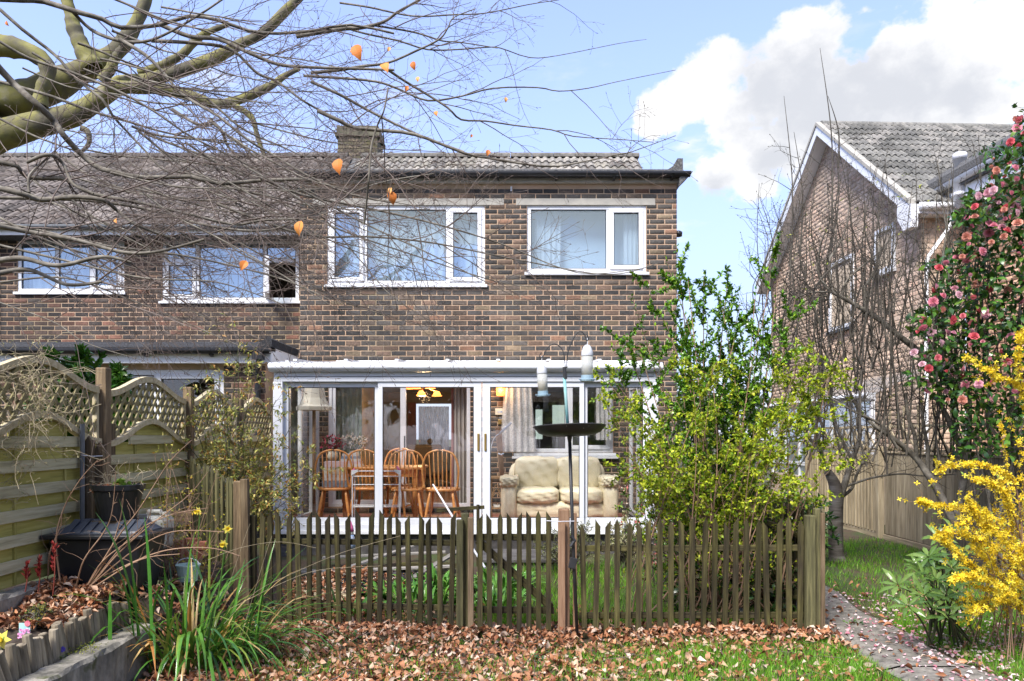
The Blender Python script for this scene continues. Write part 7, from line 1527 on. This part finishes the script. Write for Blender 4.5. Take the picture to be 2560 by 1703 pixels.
def daffodil(label, px, py, Y, base, r=.03, tilt=(0, -1, .1)):
    c = Vector(at(px, py, Y)); t = thing('daffodil', label, 'flower', Vector(base), 'daffodils'); ax = Vector(tilt).normalized(); x = ax.cross(Vector((0, 0, 1))).normalized(); z = x.cross(ax)
    P = spline([base, (Vector(base)+c)/2+Vector((.02, 0, .06)), c+Vector((0, .02, .01))], 14); tubes_obj('stalk', [(P, .0028)], 'stalk_green', t, 5)
    mb = MB()
    for k in range(6):
        a = k*math.pi/3; u = x*math.cos(a)+z*math.sin(a); v = x*-math.sin(a)+z*math.cos(a); mb.add([c, c+u*r*.5-v*r*.33+ax*.002*(k % 2), c+u*r*1.15+ax*.004, c+u*r*.5+v*r*.33+ax*.002*(k % 2)], [(0, 1, 2, 3)])
    mb.build('petals', 'petal', t, col=(.80, .72, .14), fix=False); mb = MB(); n = 12; rings = []
    for (rr, dd) in ((.24, 0), (.30, .45), (.36, .8), (.48, .95)): rings.append([c+(x*math.cos(2*math.pi*k/n)+z*math.sin(2*math.pi*k/n))*r*rr*(1+.12*(k % 2)*(dd > .9))+ax*r*dd for k in range(n)])
    mb.add([p for q in rings for p in q], [(i*n+k, i*n+(k+1) % n, (i+1)*n+(k+1) % n, (i+1)*n+k) for i in range(3) for k in range(n)]); mb.build('trumpet', 'petal', t, col=(.82, .60, .04), fix=False, smooth=True)
daffodil('yellow daffodil highest up, left of the thick fence post', 497, 1278, 4.9, (-2.2, 5.0, .1), .030, (-.5, -.8, -.1)); daffodil('yellow daffodil leaning on the thick fence post, upper of two', 568, 1323, 4.9, (-2.05, 5.0, .1), .030, (.5, -.8, .2)); daffodil('yellow daffodil leaning on the thick fence post, lower of two', 560, 1359, 4.9, (-2.05, 5.0, .1), .030, (-.2, -1, -.3))
daffodil('pale yellow primrose flower cut by the left edge', 2, 1600, 3.95, (-2.74, 3.95, .35), .05, (.1, -1, .3))
def canes():
    t = thing('arching_canes', 'brown arching leafless canes fanning out in front of the black storage box', 'shrub', (-2.8, 4.85, .42)); L_ = []
    for (pts, r) in (([(330, 1500), (400, 1300), (440, 1200), (560, 1100)], .004),):
        pass
    base = (205, 1480)
    for pts in ([(210, 1480), (290, 1350), (350, 1270), (420, 1160), (480, 1100)], [(230, 1460), (330, 1340), (420, 1290), (520, 1270)], [(150, 1450), (140, 1350), (160, 1270), (200, 1200), (245, 1150)], [(220, 1470), (330, 1380), (430, 1330), (560, 1330)], [(240, 1450), (300, 1380), (380, 1310), (470, 1240), (520, 1180)], [(225, 1460), (270, 1390), (300, 1300), (310, 1230)], [(120, 1440), (125, 1380), (150, 1320), (155, 1290)], [(260, 1440), (400, 1380), (520, 1370), (600, 1390)], [(240, 1465), (350, 1400), (450, 1385)], [(215, 1470), (260, 1400), (350, 1330), (380, 1270)], [(190, 1470), (210, 1400), (260, 1330), (280, 1280), (290, 1180)]):
        P = px_line(pts, sc=1, Y=4.85, dY=-.15, n=24, jit=.04); L_.append((P, taper(len(P), .0062, .002)))
    tubes_obj('cane', L_, 'cane', t, 5); sd = spray(L_, 8, (.2, 1.0), (.06, .25), (.001, .002), (25, 65), jit=.35, wob=.2, seg=4); tubes_obj('twigs', sd, 'cane', t, 3, kind='stuff')
canes()
def peony(label, px, base_py, top_py, Y):
    c = at(px, base_py, Y); t = thing('peony_shoot', label, 'plant', c, 'red peony shoots in the raised bed'); e = at(px+4, top_py, Y); P = spline([c, c.lerp(e, .5)+Vector((.008, 0, 0)), e], 8); tubes_obj('stalk', [(P, .0034)], 'peony_red', t, 5)
    n = 44; tt = rng.uniform(.45, 1.0, n); pos = np.array([c.lerp(e, x) for x in tt]); scatter_obj('leaves', leaf_base(.35, .2, -.2), pos, rng.standard_normal((n, 3))*.35+np.array([0, 0, .8]), unit(n), rng.uniform(.022, .045, n), pick_cols([(.24, .025, .022), (.33, .045, .035), (.17, .018, .02)], n), 'petal', t)
for lab, a, b, c, yy in (('tallest red peony shoot, right of the other', 132, 1490, 1362, 4.6), ('leftmost short red peony shoot by the concrete kerb', 63, 1480, 1410, 4.55), ('thin red peony shoot between the two others', 95, 1480, 1400, 4.65)): peony(lab, a, b, c, yy)
def potplant():
    t = thing('pot_plant', 'dry grey stems and a patch of green leaves growing in the black pot', 'plant', pc); top = np.array([pc[0], pc[1], pc[2]+.21]); L_ = [(wander(top+np.array([rng.uniform(-.12, .12), rng.uniform(-.1, .1), 0]), (rng.uniform(-.7, .7), rng.uniform(-.4, .4), 1), rng.uniform(.1, .28), 8, .22, (0, 0, -.9)), .0018) for k in range(46)]
    tubes_obj('dry_stems', L_, 'pale_stem', t, 3, kind='stuff'); n = 90; pos = top+np.array([.05, -.05, .0])+rng.standard_normal((n, 3))*np.array([.045, .03, .028]); scatter_obj('leaves', leaf_base(.8), pos, unit(n)+np.array([0, -.4, .3]), unit(n)*.5+np.array([0, 0, 1]), rng.uniform(.03, .05, n), pick_cols([(.14, .26, .03), (.20, .32, .05)], n), 'leaf', t)
    n = 40; pos = top+np.array([-.05, -.04, .01])+rng.standard_normal((n, 3))*np.array([.05, .04, .008]); scatter_obj('dead_leaves', leaf_base(.6, .3, .5), pos, unit(n), unit(n)*.4+np.array([0, 0, 1]), rng.uniform(.03, .055, n), pick_cols([(.34, .12, .05), (.42, .19, .09)], n), 'dead_leaf', t)
potplant()
def viola():
    c = np.array(at(158, 1640, 4.28)); t = thing('viola', 'small viola with blue flowers and moss at the foot of the logs', 'plant', c); n = 70; pos = c+rng.standard_normal((n, 3))*np.array([.05, .04, .016]); scatter_obj('leaves', leaf_base(.8), pos, unit(n)+np.array([0, -.5, .3]), unit(n)*.4+np.array([0, 0, 1]), rng.uniform(.02, .032, n), pick_cols([(.05, .13, .03), (.09, .18, .03)], n), 'leaf', t)
    for (dx, dz) in ((-.002, .012), (.02, .05), (.03, .055)):
        q = Vector(c)+Vector((dx, -.05, dz)); mb = MB()
        for k in range(5): a = k*1.257+.3; u = Vector((math.cos(a), -.2, math.sin(a))); v = Vector((-math.sin(a), 0, math.cos(a))); mb.add([q, q+u*.010-v*.008, q+u*.018, q+u*.010+v*.008], [(0, 1, 2, 3)])
        mb.build('flower', 'petal', t, col=(.16, .12, .58), fix=False)
    n = 300; pos = c+np.array([.10, .06, .02])+rng.standard_normal((n, 3))*np.array([.045, .05, .012]); scatter_obj('moss', leaf_base(.5), pos, unit(n)+np.array([0, 0, .8]), unit(n), rng.uniform(.008, .014, n), pick_cols([(.22, .24, .03), (.30, .30, .05)], n), 'leaf', t)
viola()
small_evergreen('heather_tuft', 'low tuft of small green and yellow flowers among leaves in the bed', (PX(92, 4.45), 4.45, .40), .11, .09, .07, 420, [(.13, .18, .05), (.22, .25, .08), (.42, .36, .05)], (.010, .02), nst=14)
# wild garlic and other broad-leaved plants behind the fence
def garlic():
    k = 0
    lab = ['green broad-leaved clump left of the gate post, farther back', 'green broad-leaved clump behind the left fence, nearest the gate post', 'green broad-leaved clump seen through the left part of the gate', 'green broad-leaved clump low behind the left fence', 'green broad-leaved clump behind the middle of the gate', 'small green clump at the left end behind the fence']
    for i, (px, py, Y, n, w) in enumerate(((1090, 1450, 7.3, 90, .34), (1060, 1500, 6.7, 80, .32), (1250, 1460, 7.2, 110, .30), (1000, 1490, 6.9, 50, .25), (1230, 1500, 6.6, 60, .25), (880, 1540, 6.3, 14, .15))):
        c = at(px, py, Y); z = float(gz(c.x, Y)); t = thing('broadleaf_clump', lab[i], 'plant', (c.x, Y, z), 'broad-leaved clumps behind the picket fence'); V = []; F = []; C = []
        mb = MB()
        for j in range(n):
            a = rng.uniform(0, 6.283); r = w*math.sqrt(rng.uniform(0, 1)); b = (c.x+r*math.cos(a), Y+r*.7*math.sin(a), z); v, f = blade(b, (math.cos(a)*rng.uniform(.1, .7), math.sin(a)*rng.uniform(.1, .7), 1), rng.uniform(.16, .30), rng.uniform(.014, .024), rng.uniform(.5, 1.7), 5); mb.add(v, f); C += [np.array([(.10, .27, .03), (.14, .33, .04), (.07, .21, .025)][int(rng.integers(0, 3))])]*len(v)
        mb.build('leaves', 'leaf_gloss', t, smooth=True, col=np.array(C), fix=False)
garlic()
# ================================================================== GROUND COVER
def on_ground(x, y): return gz(x, y)
def lawn_mask(x, y):
    """how likely grass grows there"""
    m = np.zeros_like(x)
    m = np.maximum(m, (x > -.3)*(x < 2.4)*(y > 6.0)*(y < 8.3)*.9); m = np.maximum(m, (x > 3.12)*(x < 5.1)*(y > 4.2)*(y < 10.3)*.95)
    m = np.maximum(m, 1.3*sm(-.4, 1.4, x)*(x < 2.5)*(y < 5.6)*(1.0-.55*sm(5.0, 5.55, y))); m = np.maximum(m, .30*(x > -1.8)*(x < 0)*(y < 5.1)); m = np.maximum(m, .10*(x > -2.0)*(x < .5)*(y < 6.6)); m = np.maximum(m, (x > 2.9)*(x < 4.6)*(y > 10)*(y < 12)*.5)
    noise = .5+.5*np.sin(x*5.3+1.7*np.sin(y*4.1))*np.cos(y*6.1+1.3*np.sin(x*3.3)); return m*(.45+.75*noise)
def grass():
    N_ = 150000; x = rng.uniform(-2.2, 5.2, N_); y = np.concatenate([rng.uniform(4.4, 6.2, N_//2), rng.uniform(6.0, 11.5, N_-N_//2)]); k = rng.random(N_) < lawn_mask(x, y); k &= ~((x > 2.44+.02*np.sin(y*9)) & (x < 3.12)); x, y = x[k], y[k]; n = len(x)
    pos = np.stack([x, y, on_ground(x, y)-.005], 1); tall = np.where((y > 6) & (x < 2.4), 1.9, 1.0)*np.where(x > 3, 1.1, 1.0)
    base = ([(-.05, 0, 0), (.05, 0, 0), (.035, .5, .06), (-.035, .5, .06), (0, 1, .25)], [(0, 1, 2, 3), (3, 2, 4)])
    dr = np.stack([rng.normal(0, .35, n), rng.normal(0, .35, n), np.ones(n)], 1); up = np.stack([rng.normal(0, 1, n), rng.normal(0, 1, n), np.zeros(n)+.1], 1)
    L_ = rng.uniform(.035, .085, n)*tall; wd = np.stack([np.full(n, .05), L_, L_], 1)
    o = scatter_obj('grass', base, pos, dr, up, wd, pick_cols([(.10, .27, .014), (.15, .37, .02), (.22, .43, .035), (.34, .33, .10)], n, .2, [.34, .36, .22, .08]), 'leaf', None); tag(o, 'bright green grass of the lawn on both sides of the fence', 'grass', kind='stuff')
grass()
def litter():
    def zone(n, x0, x1, y0, y1): return rng.uniform(x0, x1, n), rng.uniform(y0, y1, n)
    xs, ys, zs = [], [], []
    x, y = zone(13500, -2.3, 2.45, 4.35, 5.95); keep = rng.random(len(x)) < np.clip(.95-.70*sm(.1, 1.9, x)*(1-sm(5.1, 5.6, y))+.4*sm(5.3, 5.7, y), .12, 1)*(.65+.35*np.sin(x*4+1.5*np.sin(y*5))**2); xs.append(x[keep]); ys.append(y[keep]); zs.append(on_ground(x[keep], y[keep])+rng.uniform(.0, .035, keep.sum())+.05*np.exp(-((y[keep]-5.66)/.22)**2)*(x[keep] > -1.9))
    x, y = zone(2600, -2.2, -.55, 5.9, 7.6); keep = rng.random(len(x)) < 1-.75*sm(-1.3, -.7, x); xs.append(x[keep]); ys.append(y[keep]); zs.append(on_ground(x[keep], y[keep])+rng.uniform(0, .05, keep.sum())+.20*np.exp(-((x[keep]+1.6)/.35)**2-((y[keep]-7.2)/.4)**2))
    x, y = zone(500, -.6, 2.3, 5.9, 6.6); xs.append(x); ys.append(y); zs.append(on_ground(x, y)+rng.uniform(0, .03, 500))
    x, y = zone(1500, -3.08, -2.60, 4.3, 5.3); keep = ((y > 4.35+.2*np.sin(x*9)) & (rng.random(1500) < .9)); xs.append(x[keep]); ys.append(y[keep]); zs.append(.395+.13*sm(4.45, 4.85, y[keep])+.03*np.sin(y[keep]*2)+.04*(x[keep] < -2.95)+rng.uniform(0, .035, keep.sum()))
    x, y = zone(700, -2.5, -2.05, 4.75, 5.9); xs.append(x); ys.append(y); zs.append(.48*(1-sm(-2.52, -2.02, x))*sm(4.80, 5.05, y)+rng.uniform(.0, .03, 700))
    x, y = zone(260, 3.1, 4.7, 4.4, 7.6); xs.append(x); ys.append(y); zs.append(on_ground(x, y)+rng.uniform(.01, .04, 260)); x, y = zone(90, 2.45, 3.1, 4.4, 7.2); xs.append(x); ys.append(y); zs.append(on_ground(x, y)+.045+rng.uniform(0, .008, 90))
    x, y, z = map(np.concatenate, (xs, ys, zs)); n = len(x); pos = np.stack([x, y, z], 1)
    cols = pick_cols([(.23, .085, .036), (.34, .145, .066), (.42, .205, .105), (.52, .33, .215), (.62, .48, .37), (.15, .058, .032)], n, .16, [.18, .23, .22, .18, .11, .08])
    g = n//3; obs = []
    tgt = thing('leaf_litter', 'brown fallen beech leaves covering the ground in front of the fence', 'leaf litter', (0, 5.2, 0)); tgt['kind'] = 'stuff'
    for i, (w, fo, cu) in enumerate(((.62, .30, .45), (.58, -.25, -.35), (.55, .45, .15))):
        s = slice(i*g, (i+1)*g if i < 2 else n); m = s.stop-s.start; dr = unit(m)*np.array([1, 1, .35]); up = np.array([0, 0, 1.])+rng.standard_normal((m, 3))*.55
        sc = (.026+.058*rng.beta(1.6, 1.8, m))[:, None]*np.stack([rng.uniform(.75, 1.1, m), np.ones(m), rng.uniform(.6, 1.6, m)], 1)
        scatter_obj('leaves', leaf_base(w, fo, cu), pos[s], dr, up, sc, cols[s], 'dead_leaf', tgt, kind='stuff')
    tw = []
    for k in range(170):
        a, b = rng.uniform(-2.2, 2.4), rng.uniform(4.45, 5.9); q = wander((a, b, float(gz(a, b))+.03), (rng.normal(), rng.normal(), .03), rng.uniform(.06, .28), 5, .18); tw.append((q, rng.uniform(.0012, .003)))
    tubes_obj('fallen_twigs', tw, 'twig', tgt, 4, kind='stuff')
litter()
def petals():
    n = 1200; x = np.concatenate([rng.normal(3.22, .26, 500), rng.normal(3.95, .38, 550), rng.uniform(2.5, 3.1, 150)]); y = np.concatenate([rng.uniform(4.45, 7.0, 500), rng.normal(5.45, .4, 550), rng.uniform(4.4, 6.2, 150)]); k = (x > 2.47) & (x < 4.9); x, y = x[k], y[k]; n = len(x)
    pos = np.stack([x, y, on_ground(x, y)+np.where(x < 3.1, .042, .02)+rng.uniform(0, .02, n)*(x > 3.1)], 1); o = scatter_obj('fallen_petals', leaf_base(.85, .2, .25), pos, unit(n)*np.array([1, 1, .2]), np.array([0, 0, 1.])+rng.standard_normal((n, 3))*.3, rng.uniform(.022, .045, n), pick_cols([(.70, .42, .46), (.74, .55, .57), (.62, .22, .28), (.74, .64, .62)], n, .08), 'petal'); tag(o, 'pale pink fallen petals on the path and the lawn at the right', 'petals', kind='stuff')
petals()
def weeds():
    c = 0
    names = ['left end below the thick post', 'below the left fence run', 'left of the gate, low', 'just in front of the left fence', 'right of the gate in the leaves', 'beside the path at the fence end', 'on the joint of the path', 'in the leaves near the bottom centre', 'against the fence at far right']
    for i, (px, py) in enumerate(((640, 1560), (880, 1610), (1000, 1640), (770, 1560), (1560, 1600), (2010, 1560), (2135, 1568), (1340, 1660), (1930, 1560))):
        Y = EYE*FPX/(py-HY); c = np.array([PX(px, Y), Y, float(gz(PX(px, Y), Y))]); t = thing('weed', 'small green weed growing '+names[i], 'plant', c, 'small weeds among the fallen leaves'); n = 26
        pos = c+np.abs(rng.standard_normal((n, 3)))*np.array([.0, .0, .035])+rng.standard_normal((n, 3))*np.array([.035, .03, .004]); scatter_obj('leaves', leaf_base(.6), pos, rng.standard_normal((n, 3))*.6+np.array([0, -.2, .5]), unit(n)*.4+np.array([0, -.2, 1]), rng.uniform(.022, .045, n), pick_cols([(.07, .17, .03), (.12, .24, .04), (.05, .12, .05)], n), 'leaf', t)
        tubes_obj('stalks', [(wander(c, (rng.uniform(-.6, .6), rng.uniform(-.3, .3), 1), rng.uniform(.04, .10), 4, .2), .0016) for _ in range(6)], 'twig_green', t, 3)
weeds()
# ================================================================== WORLD BEYOND: trees behind the camera (seen in the glass), far trees between the houses
def background_tree(label, x, y, h, r, cols, n=1500, leaf=.35, grp='trees behind the garden'):
    t = thing('background_tree', label, 'tree', (x, y, 0), grp); st = [(np.array([(x, y, 0), (x+.1, y, h*.3), (x, y+.1, h*.55)]), np.array([r*.10, r*.08, r*.05]))]; e = []
    for k in range(16):
        d = unit(1)[0]; d[2] = abs(d[2]); P = wander((x, y, h*rng.uniform(.25, .5)), d+np.array([0, 0, .5]), r*1.1, 6, .2); e.append((P, taper(len(P), r*.035, .02)))
    tubes_obj('trunk', st+e, 'bark_grey', t, 7); u = unit(n)*(rng.uniform(0, 1, (n, 1))**.4); pos = np.array([x, y, h*.62])+u*np.array([r, r, h*.40]); pos += .25*r*np.sin(pos[:, [1, 2, 0]]*3/r)*.5; scatter_obj('crown', leaf_base(.7), pos, unit(n), unit(n), rng.uniform(.5, 1.0, n)*leaf, pick_cols(cols, n, .25), 'leaf', t)
for i, (x, y, h, r) in enumerate(((-9, -13, 8, 4.2), (-4, -15, 9, 4.4), (1.5, -14, 8, 4.2), (6.5, -15, 8.5, 4.4), (11, -13, 8, 4.2))): background_tree('dense green tree behind the viewer, %s in the row' % ['first', 'second', 'third', 'fourth', 'fifth'][i], x, y, h, r, [(.03, .055, .02), (.05, .08, .025), (.025, .04, .018)], 2600, 1.0)
for i, (x, y, h, r) in enumerate(((5.2, 30, 3.6, 2.2), (8.6, 33, 4.2, 2.4), (12.5, 31, 4.0, 2.5))): background_tree('hazy tree far away between the two houses, %s' % ['leftmost', 'middle', 'rightmost'][i], x, y, h, r, [(.08, .10, .06), (.12, .14, .08)], 1000, .4, 'far trees between the houses')
